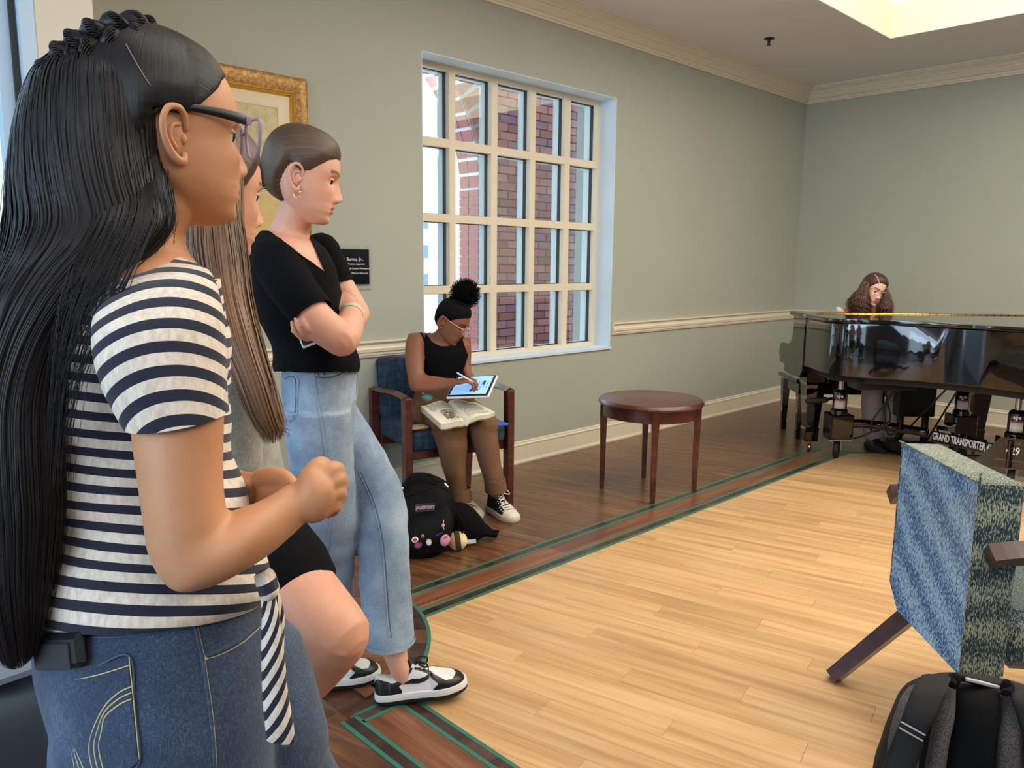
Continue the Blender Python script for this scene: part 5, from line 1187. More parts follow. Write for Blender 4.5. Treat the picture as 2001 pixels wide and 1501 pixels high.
# ================================================================== person in striped tee, nearest the camera
H1 = Head((330, 258), .92, 39.5, .6, 0, .885, jaw=1.08, cheek=1.1, nose=.85)
m = H1.add_to(MB(), ())
m.loft(sil([(280, 320, 380, 360, .925, .050), (262, 395, 384, 415, .93, .050), (236, 440, 362, 462, .935, .052), (205, 475, 372, 500, .945, .085)], 28))
m.loft(sil([(200, 480, 372, 500, .95, .10), (140, 540, 400, 540, .95, .155), (90, 640, 420, 640, .95, .15), (80, 760, 430, 760, .95, .135), (95, 900, 440, 890, .95, .125), (100, 1050, 480, 1040, .95, .13), (95, 1200, 500, 1170, .95, .14)], 28))
m.loft(sil([(240, 600, 410, 588, .80, .038), (240, 720, 434, 700, .79, .050), (254, 840, 438, 806, .785, .050), (266, 930, 436, 915, .785, .049), (278, 1015, 440, 978, .785, .047), (292, 1090, 447, 1000, .788, .046), (335, 1147, 456, 1003, .792, .046), (400, 1143, 476, 996, .80, .045), (465, 1115, 507, 984, .812, .043), (525, 1080, 536, 967, .828, .036), (572, 1042, 560, 950, .842, .029), (598, 1018, 580, 945, .850, .025)], 30, 5))
# near hand: loose fist seen from the back of the hand
Wn = dp(583, 985, .848)
def fing(m, P, r, up): m.tube(cr([dp(*p) for p in P], 5), cr(np.array(r)[:, None], 5)[:, 0], 12, up=up, roundcap=True)
m.loft(sil([(598, 1020, 575, 952, .848, .024), (617, 1021, 586, 925, .852, .027), (636, 1012, 606, 908, .856, .028), (650, 994, 632, 914, .862, .026), (657, 978, 648, 926, .866, .022)], 26, 5))
fing(m, [(606, 930, .852), (618, 915, .856), (628, 908, .868), (636, 914, .885), (630, 930, .893), (618, 936, .890)], [.0115, .0108, .0098, .0092, .0086, .008], UP)
fing(m, [(632, 930, .856), (650, 918, .862), (659, 920, .878), (655, 936, .892), (640, 944, .894)], [.011, .0102, .0096, .0088, .008], UP)
fing(m, [(638, 950, .856), (657, 938, .862), (665, 942, .878), (658, 956, .893), (640, 962, .893)], [.0108, .0102, .0094, .0086, .008], UP)
fing(m, [(640, 972, .856), (657, 962, .862), (664, 967, .878), (656, 979, .890), (640, 982, .890)], [.0106, .0098, .009, .0084, .0078], UP)
fing(m, [(634, 995, .856), (649, 986, .862), (654, 991, .874), (646, 1000, .884), (634, 1001, .884)], [.0098, .009, .0082, .0076, .007], UP)
fing(m, [(592, 960, .858), (604, 945, .872), (614, 940, .888), (606, 945, .898)], [.013, .0115, .010, .008], UP)
# far arm and hand
m.loft(sil([(300, 620, 420, 610, 1.09, .05), (340, 760, 440, 750, 1.10, .046), (380, 900, 440, 850, 1.10, .042), (408, 985, 458, 910, 1.07, .036), (470, 992, 492, 924, 1.02, .027), (498, 990, 508, 926, .995, .026)], 24, 5))
m.loft(sil([(490, 990, 496, 924, 1.0, .025), (515, 985, 520, 923, .975, .027), (538, 972, 536, 930, .955, .022), (548, 962, 546, 936, .945, .014)], 22, 4))
fing(m, [(512, 938, .965), (532, 933, .948), (552, 935, .936), (568, 943, .928)], [.0150, .0135, .0118, .0088], UP)
fing(m, [(520, 962, .955), (545, 962, .938), (566, 956, .925), (572, 950, .915)], [.012, .0105, .0095, .0085], UP)
fing(m, [(520, 975, .958), (545, 976, .940), (564, 970, .926), (566, 960, .918)], [.012, .0105, .0095, .0085], UP)
fing(m, [(516, 985, .963), (540, 987, .948), (556, 982, .936), (556, 973, .928)], [.0115, .010, .009, .008], UP)
# legs under the jeans
for a, z in ((0, .90), (1, 1.02)):
    f0 = np.array((.40-.02*a, .66+.14*a, 0)); limb(m, [dp(300, 1400, .90+.11*a), dp(325, 1560, .93+.12*a), f0+np.array((.02, 0, .50)), f0+np.array((-.0, .0, .09))], [.06, .055, .042, .034], 16)
body1 = H1.ears(remesh(m, .0027, 3)); tint(body1, face_tint(H1, lin(190, 112, 100), lin(36, 26, 22)))
g1 = person_obj(body1, sk_tan, 'person in striped tee with very long black hair and glasses, nearest the camera')
eyes(H1, g1, down=.15, lidm=sk_tan)
# striped tee: torso, sleeve and a knotted hem
st = NT('navy_white_stripes'); a = st.attr('s'); fr = st.math('FRACT', a.outputs['Fac']); nz = st.noise(st.coord('Object', (700, 700, 700)), 1, 2)
k = st.ramp(fr, [(.0, (0, 0, 0, 1)), (.47, (1, 1, 1, 1))], 'CONSTANT')
cwh = st.ramp(st.noise(st.coord('Object', (160, 160, 60)), 1, 4, .7), [(.35, lin(208, 192, 174)), (.65, lin(236, 222, 204))])
st.col(st.mix(k, lin(24, 28, 46), cwh)); st.set(Roughness=.9, Sheen_Weight=.15); st.bump(nz, .25, .0006); m_str = st.m
PER = .0232
def striped(rows, n, k, name, parent, bow=0.0, s0=0.0, wr=0.0, seed=0, cap0=False, cap1=False, tilt=0.0, lean=0.0, planar=None):
    S = sil(rows, n, k, 2.15, lean); C = S.mean(1); L = np.concatenate([[0], np.cumsum(np.linalg.norm(np.diff(C, axis=0), axis=1))]); th = np.linspace(0, 2*math.pi, n, endpoint=False)
    g = np.random.default_rng(seed); V = S.copy()
    if wr:
        N = S-C[:, None]; N /= np.linalg.norm(N, axis=2)[..., None]; d = np.zeros(S.shape[:2])
        for q in range(6):
            f1, f2, p = g.uniform(25, 70), g.integers(1, 4), g.uniform(0, 6); d += np.sin(L[:, None]*f1+f2*th[None]*1.0+p)*g.uniform(.3, 1)
        V = V+N*(d*wr/2.5)[..., None]
    if planar is not None:
        ax = norm(planar); u_ = np.cos(th)[None]; A = ((V-C[0])@ax-bow*(u_-.25)**2)/PER+s0
    else: A = (L[:, None]+bow*(np.cos(th)**2)[None]+tilt*np.cos(th)[None])/PER+s0
    mb = MB(); mb.loft(V, cap0, cap1, at=A.reshape(-1)); return build(mb, name, m_str, parent, 180)
TEE = [(206, 446, 322, 478, .945, .058), (190, 462, 346, 486, .945, .085), (150, 505, 372, 503, .945, .135), (108, 566, 408, 552, .95, .165), (66, 655, 436, 640, .95, .160), (58, 760, 446, 750, .95, .146), (72, 875, 452, 862, .95, .138), (84, 965, 474, 948, .95, .138), (88, 1050, 496, 1036, .95, .145), (82, 1110, 518, 1092, .95, .156), (72, 1165, 534, 1132, .95, .168), (70, 1196, 530, 1152, .95, .172), (72, 1214, 512, 1168, .95, .172)]
TL = [.25, .2, .15, .05, 0, -.05, -.12, -.18, -.22, -.26, -.28, -.28, -.28]
tee = striped(TEE, 96, 9, 'striped_tee', g1, 0, 0.2, .0042, 4, lean=TL, tilt=-.014)
slv = dp(300, 830, .785)-dp(312, 530, .80)
striped([(236, 532, 352, 502, .885, .03), (206, 562, 408, 530, .83, .055), (180, 628, 436, 600, .795, .060), (180, 690, 441, 662, .785, .061), (198, 752, 444, 722, .782, .060), (220, 800, 446, 765, .781, .058), (240, 838, 448, 799, .780, .056)], 72, 10, 'near_sleeve', tee, .020, .30, .0008, 9, True, False, planar=slv)
striped([(300, 560, 430, 545, 1.09, .06), (320, 660, 446, 640, 1.11, .058), (345, 760, 452, 745, 1.11, .055)], 40, 6, 'far_sleeve', tee, .01, .1, .001, 3, True, False)
# ribbed neck band
_nb = sil([TEE[0]]*2, 48, 1, 2.15, .25)[0]; build(MB().tube(list(_nb)+[_nb[0]], .0042, 6, caps=False), 'neck_band', m_shw, tee, 180)
# side knot with hanging ends
striped([(496, 1128, 510, 1172, .842, .006), (506, 1118, 520, 1172, .836, .018), (518, 1114, 532, 1168, .835, .021), (530, 1116, 543, 1158, .838, .018), (538, 1122, 547, 1148, .842, .006)], 32, 6, 'knot', tee, 0, .1, .0015, 2, True, True, planar=RT*.5-UP)
for rows, s0 in (([(506, 1150, 532, 1142, .845, .010), (512, 1200, 545, 1196, .84, .012), (510, 1270, 555, 1265, .84, .012), (512, 1350, 562, 1345, .845, .011), (516, 1410, 572, 1408, .848, .010), (520, 1446, 576, 1452, .85, .006)], 0), ([(514, 1148, 540, 1150, .85, .008), (528, 1200, 556, 1200, .85, .009), (532, 1280, 556, 1285, .852, .009), (536, 1360, 560, 1365, .855, .008), (545, 1420, 566, 1430, .856, .005)], .4)):
    striped(rows, 32, 7, 'hanging_end', tee, 0, s0, .0012, 5, True, True, tilt=.022)
# jeans of the striped-tee person
m = MB()
m.loft(sil([(86, 1160, 508, 1120, .95, .140), (76, 1205, 515, 1165, .95, .158), (64, 1262, 520, 1240, .95, .168), (66, 1330, 524, 1320, .95, .172), (90, 1420, 528, 1410, .95, .168), (120, 1520, 534, 1500, .95, .15)], 60, 6, 2.0, -.28))
zf = [(.40, .66), (.38, .80)]
for a, (fx, fy) in enumerate(zf):
    limb(m, [dp(300, 1400, .90+.11*a), dp(325, 1560, .93+.12*a), np.array((fx+.02, fy, .50)), np.array((fx, fy, .22)), np.array((fx-.01, fy, .06))], [.105, .10, .078, .066, .062], 24)
limb(m, [dp(440, 1330, 1.02), dp(505, 1440, 1.03), dp(540, 1540, 1.05), np.array((.52, .80, .40))], [.11, .09, .08, .07], 24)
jm1 = remesh(m, .0040, 3); wrinkle(jm1, .0018, (.1, .1, 1), 40, 6); j1 = fin('jeans', jm1, m_denim_d, g1, 180); b1 = bvh_of(j1)
def seam1(px, r, mtl, name, off=.0004, k=6): return seam(px, r, mtl, name, j1, b1, off, k)
# back pocket with arched stitching, waistband, side seam, front pocket
def px_patch(poly, bv, off, mtl, name, parent, step=5):
    """cloth patch laid on a surface, outline given in picture coordinates"""
    P = np.array(poly, float); x0, y0 = P.min(0); x1, y1 = P.max(0); nx, ny = int((x1-x0)/step)+1, int((y1-y0)/step)+1
    def edge(y):
        xs = []
        for i in range(len(P)):
            (ax, ay), (bx, by) = P[i], P[i-1]
            if (ay > y) != (by > y): xs.append(ax+(bx-ax)*(y-ay)/(by-ay))
        return (min(xs), max(xs)) if len(xs) > 1 else None
    V = []; F = []; rows = []
    for y in np.linspace(y0+.6, y1-.6, ny):
        e = edge(y)
        if e is None: continue
        r = []
        for t in np.linspace(0, 1, nx):
            d = norm(ray(e[0]+(e[1]-e[0])*t, y)); h = bv.ray_cast(Vector(EYE), Vector(d))
            if h[0] is None: r = None; break
            nn = np.array(h[1]); nn = nn if nn@d < 0 else -nn; r.append(len(V)); V.append(np.array(h[0])+nn*off)
        if r: rows.append(r)
    for a, b in zip(rows, rows[1:]): F += [(a[i], a[i+1], b[i+1], b[i]) for i in range(nx-1)]
    mb = MB().add(V, F); o = build(mb, name, mtl, parent, 180); seam1(list(poly)+[poly[0]], .0014, m_thr_b, 'pocket_edge', .0012); md = o.modifiers.new('t', 'SOLIDIFY'); md.thickness = .0016; md.offset = 1; return o
pk = [(76, 1302), (120, 1312), (180, 1306), (252, 1282), (262, 1380), (273, 1486), (240, 1512), (180, 1530), (135, 1510), (108, 1430)]
px_patch(pk, b1, .0012, m_denim_d, 'back_pocket', j1)
seam1(pk[4:7][::-1]+pk[3:4][::1] if False else [(252, 1284), (262, 1380), (272, 1484)], .0006, m_thread, 'pocket_stitch', .003); seam1([(76, 1318), (120, 1328), (180, 1322), (254, 1300)], .0007, m_thread, 'pocket_stitch', .0034)
for k in range(3):
    o_ = 12*k
    seam1([(257, 1342+o_), (232, 1354+o_), (205, 1380+o_*.9), (184+o_*.6, 1420+o_*.4), (174+o_*.8, 1460), (180+o_*.9, 1501), (190+o_, 1520)], .0008, m_thread, 'arch_stitch', .0036)
    seam1([(104+o_*.2, 1392+o_*.9), (122+o_*.4, 1424+o_*.6), (138+o_*.45, 1460+o_*.3), (146+o_*.7, 1501), (148+o_*.8, 1515)], .0008, m_thread, 'arch_stitch', .0036)
seam1([(80, 1226), (130, 1240), (220, 1246), (330, 1232), (420, 1212), (505, 1180)], .0011, m_thr_b, 'waistband_seam'); seam1([(376, 1205), (392, 1270), (404, 1340), (414, 1420), (420, 1500)], .0022, m_denim_d, 'side_seam'); seam1([(380, 1205), (396, 1270), (408, 1340), (418, 1420), (424, 1500)], .0006, m_thread, 'seam_stitch')
seam1([(400, 1282), (430, 1272), (470, 1250), (508, 1216)], .0026, m_denim_d, 'front_pocket'); seam1([(402, 1288), (434, 1278), (474, 1256), (510, 1224)], .0006, m_thread, 'pocket_stitch'); seam1([(414, 1202), (418, 1230), (428, 1262)], .0018, m_denim_d, 'coin_pocket'); seam1([(414, 1200), (450, 1188), (490, 1170)], .0018, m_denim_d, 'coin_pocket')
seam1([(401, 1280), (402, 1290)], .002, m_thread, 'bar_tack')
for a, (fx, fy) in enumerate(zf): shoe(None, shoeM(np.array((fx-.08, fy+.04)), (.8, -.6)), g1, 'low', (m_shw, m_shw, m_shb, m_sol, m_lace_w))
# phone in the back pocket
p1 = thing('phone', dp(130, 1280, .8), 'thick black cased phone sticking out of the back jeans pocket', 'phone')
hp = snap_line(b1, [(84, 1278), (130, 1280), (178, 1276)], 0, 1)
A_, B_ = hp[0], hp[-1]; ax = norm(B_-A_); nn = norm(np.cross(ax, UP)); nn = nn if nn@FW < 0 else -nn; up_ = np.cross(nn, ax); up_ = up_ if up_@UP > 0 else -up_
cph = (dp(132, 1240, 1)-EYE); cph = (A_+B_)/2+nn*.007+up_*.006+ax*.003
Bq = np.stack([ax, nn, np.cross(ax, nn)], 1)
build(MB().box(cph, (.076, .014, .036), Bq, ch=.006), 'phone_case', mat('black_case', lin(20, 20, 22), .45), p1, None); build(MB().box(cph-up_*.0045+nn*.0075-ax*.005, (.058, .003, .027), Bq, ch=.001), 'case_back', mat('case_back', lin(34, 34, 37), .5), p1, None)
# glasses
gl = MB(); m_tem = mat('matte_black_temple', lin(14, 16, 22), .4); m_lens = NT('clear_lens'); m_lens.set(Base_Color=(1, 1, 1, 1), Roughness=.02, Alpha=.12, Specular_IOR_Level=.8); tlil = NT('lilac_acrylic'); tlil.set(Base_Color=lin(170, 156, 190), Roughness=.15, Alpha=.75)
gz = .006; gx = .098
def rimpts(s_): return [np.array((gx+.004-.10*abs(y)*abs(y)*4, s_*y, z)) for y, z in ((.008, .016), (.012, .021), (.034, .024), (.058, .022), (.063, .014), (.061, -.006), (.053, -.022), (.036, -.028), (.018, -.024), (.009, -.006))]
fr1 = None
for s_ in (1, -1):
    P = rimpts(s_); P = cr(P+[P[0]], 4); mb = MB().tube([H1.w(p) for p in P], .0021, 8, caps=False); o = build(mb, 'glasses_rim', tlil.m, g1, 180)
    c = np.mean(P, 0); build(MB().add([H1.w(p) for p in P]+[H1.w(c)], [(i, i+1, len(P)) for i in range(len(P)-1)]), 'lens', m_lens.m, o, 180)
    tp = [np.array((gx-.016, s_*.0625, .018)), np.array((gx-.03, s_*.071, .018)), np.array((.04, s_*.0775, .020)), np.array((0, s_*.0805, .021)), np.array((-.03, s_*.0785, .017)), np.array((-.045, s_*.0745, .002))]
    build(MB().tube([H1.w(p) for p in cr(tp, 4)], .0016, 8, up=H1.R[:, 2], rb=cr(np.array([[.0062], [.0062], [.0052], [.004], [.0036], [.003]]), 4)[:, 0]), 'temple', m_tem, o, 60)
    build(MB().box(H1.w((gx-.014, s_*.063, .017)), (.008, .006, .011), H1.R, ch=.001), 'hinge', tlil.m, o, None)
build(MB().tube([H1.w(p) for p in cr([np.array((gx+.003, .009, .008)), np.array((gx+.007, 0, .011)), np.array((gx+.003, -.009, .008))], 4)], .002, 8), 'bridge', tlil.m, g1, 180)
# hair: scalp cap with a parting, crown braid, and the long fall
hl1 = hairline([.080, .077, .066, .046, .026, .012, .016, .018, -.03, -.07, -.10, -.11])
hr1 = build(H1.cap(hl1, .006, lambda Q: np.where(Q[..., 0] > .01, np.arctan2(Q[..., 1], Q[..., 2])*9, np.arctan2(Q[..., 1], -Q[..., 0])*9), lambda R: .012*np.clip((.03-R[..., 0])/.08, 0, 1)), 'hair', hairmat('hair_black_cap', lin(9, 8, 10), lin(38, 33, 33), .44, 4.0, .35), g1, 180)
fall = [(140, 122, .92, 262, 92, .858, .045), (112, 165, .92, 288, 148, .845, .06), (88, 220, .91, 299, 208, .85, .068), (66, 290, .90, 304, 290, .858, .072), (50, 360, .89, 313, 362, .858, .07), (38, 430, .875, 322, 430, .848, .062), (28, 480, .86, 292, 478, .835, .057), (18, 530, .855, 240, 525, .820, .052), (8, 585, .845, 190, 575, .805, .048), (-6, 680, .835, 126, 660, .80, .045), (-14, 780, .83, 94, 770, .80, .043), (-16, 900, .83, 92, 890, .80, .042), (-8, 1010, .83, 94, 1000, .80, .04), (-2, 1110, .83, 86, 1100, .80, .036), (8, 1200, .83, 78, 1190, .80, .028), (18, 1275, .825, 66, 1268, .805, .016), (34, 1300, .82, 52, 1297, .81, .005)]
hg = strands(fall, 5200, None, '', None, .00075, .80, 1.035, 2, 6, .3, (0, .10), (.72, 1.0), .012, 4, .04, .93, .90)
build(hg, 'long_hair', hr_black, hr1, 180, recalc=False)
m = MB(); P = [dp(x, y, .80) for x, y in ((246, 86), (258, 108), (272, 132), (284, 152), (294, 166))]
bh = bvh_of(hr1, *[o for o in hr1.children])
Pp = snap_line(bh, [(246, 86), (258, 108), (272, 132), (284, 152), (295, 168)], .0012, 5); build(MB().tube(Pp, .0006, 5), 'parting', mat('scalp', lin(150, 112, 86), .6), hr1, 180)
m = MB(); g_ = np.random.default_rng(8)
for i in range(190):   # loose hair over the shoulder, in front of the ear and behind the neck
    u_ = g_.uniform(0, 1); kind = i % 5
    if kind == 3 and i % 20 != 3: continue
    if kind < 3: P = [(200+110*u_, 330, .86), (190+120*u_, 420, .80), (130+130*u_, 540, .768), (100+80*u_, 680+g_.uniform(-60, 60), .768), (84+50*u_, 800+g_.uniform(-140, 200), .780)]
    elif kind == 3: P = [(290+14*u_, 290, .86), (306+14*u_, 350, .80), (322+16*u_, 420, .805), (312+30*u_, 470+g_.uniform(-10, 20), .82)]
    else: P = [(45+40*u_, 330, .86), (10+40*u_, 480, .85), (-20+30*u_, 640, .82), (-25+30*u_, 800, .82)]
    t = cr([dp(x+g_.normal()*4, y, z) for x, y, z in P], 5); m.tube(t, np.linspace(.0007, .0002, len(t)), 3, at=np.full(len(t), g_.uniform(0, 40)))
build(m, 'loose_strands', hr_black, hr1, 180)
# braid: three interlaced strands along the crown
bp_ = cr(np.array([dp(*p) for p in [(292, 74, .88), (262, 66, .86), (232, 68, .848), (202, 76, .842), (172, 90, .842), (146, 110, .848), (120, 136, .852), (106, 166, .86)]]), 10)
T = np.gradient(bp_, axis=0); T /= np.linalg.norm(T, axis=1)[:, None]; s_l = np.concatenate([[0], np.cumsum(np.linalg.norm(np.diff(bp_, axis=0), axis=1))])
for k in range(3):
    ph = s_l*2*math.pi/.062+k*2*math.pi/3; nrm = np.cross(T, FW); nrm /= np.linalg.norm(nrm, axis=1)[:, None]; bn_ = np.cross(T, nrm)
    P = bp_+nrm*(.011*np.sin(ph))[:, None]+bn_*(.008*np.sin(2*ph))[:, None]
    mb = MB().tube(P, .0105*np.interp(s_l/s_l[-1], [0, .1, .8, 1], [.7, 1, 1, .6]), 10, roundcap=True); 
    for j in range(26):
        a = j/26*6.283; q = P+nrm*(.0116*math.cos(a+.0))+bn_*(.0116*math.sin(a)); mb.tube(q, .0013, 3, at=np.full(len(q), g_.uniform(0, 40)))
    build(mb, 'braid_strand', hr_black, hr1, 180)
# ================================================================== person writing in the navy armchair
HWR = Head((884, 627), 3.98, -20, 30, 0, .93, nose=.9)
m = HWR.add_to(MB())
m.loft(sil([(858, 634, 892, 652, 4.02, .05), (852, 646, 884, 664, 4.04, .052), (838, 655, 896, 668, 4.06, .07)], 24))
WT = [(838, 650, 890, 662, 4.07, .06), (806, 660, 916, 668, 4.08, .10), (808, 690, 914, 692, 4.08, .115), (820, 720, 906, 720, 4.10, .11), (824, 745, 902, 745, 4.12, .105), (812, 785, 915, 785, 4.14, .12), (808, 820, 915, 815, 4.14, .10)]
m.loft(sil(WT, 32))
m.loft(sil([(798, 652, 832, 650, 4.02, .04), (792, 675, 831, 668, 4.0, .05), (792, 705, 830, 700, 3.98, .048), (796, 735, 829, 725, 3.95, .045), (803, 762, 836, 733, 3.92, .042), (825, 766, 856, 736, 3.89, .038), (860, 763, 874, 739, 3.86, .032), (888, 757, 888, 739, 3.83, .023)], 24, 5))
hand(m, dp(889, 748, 3.83), dp(914, 742, 3.815), UP*.85-FW*.3, .92, (35, 55, 45), 2, 1, (30, 40))
m.loft(sil([(892, 660, 920, 658, 4.16, .04), (896, 690, 921, 688, 4.17, .042), (902, 720, 921, 722, 4.15, .038), (912, 748, 930, 738, 4.08, .034), (925, 768, 938, 752, 3.96, .026)], 20, 5))
hand(m, dp(930, 764, 3.94), dp(930, 776, 3.86), -UP*.9-FW*.3, .85, (20, 60, 40), 3, 1, (30, 20))
limb(m, [dp(850, 800, 4.12), dp(880, 838, 3.90), dp(890, 905, 3.93), dp(896, 985, 3.97)], [.065, .05, .042, .034])
limb(m, [dp(890, 800, 4.14), dp(945, 826, 3.93), dp(958, 890, 3.93), dp(968, 960, 3.95)], [.065, .05, .042, .034])
bw = HWR.ears(remesh(m, .0038, 2)); tint(bw, face_tint(HWR, lin(120, 66, 60), lin(24, 18, 16)))
gw = person_obj(bw, sk_brown, 'person in black tank top and brown trousers, seated in the navy armchair writing')
eyes(HWR, gw, (0, -.5), .05, sk_brown)
mt = MB(); mt.loft(sil(WT[:6], 36, 5)); tk_m = remesh(mt, .004, 2)
nk = [(820, 700), (829, 646), (836, 656), (845, 668), (858, 675), (868, 677), (886, 674), (896, 668), (901, 656), (912, 690), (925, 700)]
def tankp(P):
    x, y, z = pxof(P); xs = [a for a, _ in nk]; ys = [b for _, b in nk]; return (y > np.interp(x, xs, ys)) & (y < 741)
tank = garment(tk_m, tankp, .004, 'tank_top', m_blackt, gw)
bwb = bvh_of(gw, tank)
for P in ([(834, 660), (832, 650), (830, 642), (827, 637)], [(899, 672), (902, 664), (904, 658)], [(830, 668), (824, 652), (816, 644), (811, 641)]):
    pts = snap_line(bwb, P, .001, 5)
    if len(pts) > 3: build(MB().tube(pts, .0055, 6, rb=.003), 'strap', m_blackt, tank, 180)
m_brown = mat('brown_corduroy', lin(112, 78, 52), .92, bump=(350, .3, .001), var=(9, .22))
mj = MB()
mj.loft(sil([(816, 744, 905, 744, 4.12, .108), (806, 780, 912, 782, 4.13, .125), (802, 815, 915, 812, 4.13, .12), (806, 845, 915, 838, 4.13, .10)], 32))
limb(mj, [dp(836, 808, 4.10), dp(860, 820, 3.97), dp(884, 842, 3.86)], [.095, .085, .076])
mj.loft(sil([(842, 838, 912, 838, 3.87, .074), (852, 868, 913, 870, 3.87, .072), (862, 905, 911, 905, 3.89, .068), (872, 940, 912, 940, 3.92, .066), (878, 978, 918, 975, 3.95, .066)], 24, 5))
limb(mj, [dp(885, 806, 4.13), dp(915, 812, 4.02), dp(945, 832, 3.92)], [.095, .085, .076])
mj.loft(sil([(912, 832, 972, 832, 3.92, .074), (922, 862, 974, 862, 3.92, .07), (934, 900, 979, 900, 3.93, .066), (944, 930, 984, 930, 3.94, .064), (950, 955, 987, 955, 3.95, .063)], 24, 5))
jmw = remesh(mj, .0045, 2); wrinkle(jmw, .003, (.6, -.5, .5), 38, 13); jw = fin('trousers', jmw, m_brown, gw, 180)
for rows in ([(873, 956, 920, 952, 3.935, .072), (874, 980, 922, 975, 3.95, .075)], [(945, 936, 988, 934, 3.935, .07), (948, 961, 991, 957, 3.95, .072)]):
    S = sil(rows, 28, 4); C = S.mean(1)[:, None]; inn = C+(S-C)*.9
    build(MB().loft(np.concatenate([inn[:1], S, inn[::-1]]), False, False), 'trouser_cuff', m_brown, jw, 50)
# hair: drawn up into a puff
hw = HWR.cap(hairline([.066, .064, .055, .04, .016, .01, .018, .022, -.005, -.05, -.07, -.075]), .008, lambda Q: np.arctan2(Q[..., 1], Q[..., 0])*8)
hrw = build(hw, 'hair', hr_afro, gw, 180)
g_ = np.random.default_rng(31); mm = MB(); pc = dp(909, 574, 3.97)
mm.ell(pc, (.060, .060, .056), n=20, m=14)
for i in range(1500):
    d = norm(g_.normal(size=3)); s0 = pc+d*.05; t = np.linspace(0, 1, 7); a_ = norm(np.cross(d, g_.normal(size=3))); b_ = np.cross(d, a_); L = g_.uniform(.018, .036)
    P = s0+np.outer(t*L, d)+np.outer(np.sin(t*13)*.004, a_)+np.outer(np.cos(t*13)*.004, b_); mm.tube(P, .0011, 3, caps=False)
build(mm, 'hair_puff', hr_afro, hrw, 180)
build(MB().tube([HWR.w(np.array((.0, 0, .118))+np.array((math.cos(a)*.040, math.sin(a)*.040, .006*math.cos(a)))) for a in np.linspace(0, 6.283, 24)], .007, 8), 'hair_band', m_blackt, hrw, 180)
m_gwire = mat('gold_wire', lin(226, 196, 150), .25, .9)
for s_ in (1, -1):
    P = [np.array((.100-.05*abs(y), s_*y, z)) for y, z in ((.008, .006), (.014, .014), (.050, .014), (.058, .004), (.052, -.018), (.034, -.026), (.016, -.020))]; P = cr(P+[P[0]], 3)
    o = build(MB().tube([HWR.w(p) for p in P], .0016, 6, caps=False), 'glasses_rim', m_gwire, gw, 180)
    build(MB().add([HWR.w(p) for p in P]+[HWR.w(np.mean(P, 0))], [(i, i+1, len(P)) for i in range(len(P)-1)]), 'lens', m_lens.m, o, 180)
    build(MB().tube([HWR.w(p) for p in cr([np.array((.096, s_*.058, .008)), np.array((.04, s_*.078, .012)), np.array((-.02, s_*.0805, .014)), np.array((-.04, s_*.076, -.004))], 4)], .0014, 6), 'temple', m_gwire, o, 180)
build(MB().tube([HWR.w((.099, .009, .006)), HWR.w((.101, 0, .009)), HWR.w((.099, -.009, .006))], .0014, 6), 'bridge', m_gwire, gw, 180)
# canvas high-top shoes
m_canvas = mat('black_canvas', lin(24, 26, 32), .9, bump=(700, .3, .0006)); m_rubw = mat('off_white_rubber', lin(216, 206, 186), .55)
def hitop(heel, d, tilt, parent):
    M = shoeM(heel, d, tilt); r, patch, G = shoe(None, M, parent, 'hi', (m_canvas, m_rubw, m_rubw, m_rubw, m_lace_w), None, .25)
    patch([(.82, .0), (.80, .3), (.79, .5), (.80, .7), (.82, 1.0), (1.01, 1.0), (1.01, .0)], m_rubw, 'toe_cap', .002)
    for k in range(8):
        i = int(45*(.78-.058*k)); a, b = G[i, 10], G[i, 19]; c = (a+b)/2+np.array((0, 0, .005)); i2 = max(0, i-2); 
        for p, q in ((a, G[i2, 19]), (b, G[i2, 10])): build(MB().tube(cr([p+(0, 0, .002), (p+q)/2+np.array((0, 0, .006)), q+(0, 0, .002)], 4), .0032, 6).xf(M), 'lace', m_lace_w, r, 180)
        for j in (8, 21): p = G[i, j]; build(MB().ell(p+np.array((0, .001*(1 if j < 14 else -1), .001)), (.0035, .0035, .0035), n=8, m=6).xf(M), 'eyelet', m_rubw, r, 180)
    c = G[17, 14]
    for s_ in (-1, 1): build(MB().tube(cr([c, c+np.array((.012, .03*s_, .014)), c+np.array((.02, .048*s_, -.012)), c+np.array((.012, .03*s_, -.012)), c+np.array((.006, .006*s_, .002))], 4), .0032, 6).xf(M), 'lace_bow', m_lace_w, r, 180)
    build(MB().tube([p+np.array((0, .0065*(1), 0)) for p in [np.array((x, w_, .020)) for x, w_ in zip(np.linspace(.03, .2, 9), np.interp(np.linspace(.12, .8, 9), [.12, .3, .5, .68, .8], [.035, .034, .039, .048, .048]))]], .0012, 5).xf(M), 'foxing_stripe', m_blk, r, 180)
    return M
MW = hitop(fl(957, 996), (fl(1004, 1020)-fl(957, 994))[:2], 0, gw); hitop(fl(895, 1000)+np.array((.02, .08, 0)), (-.1, -.99), 0, gw)

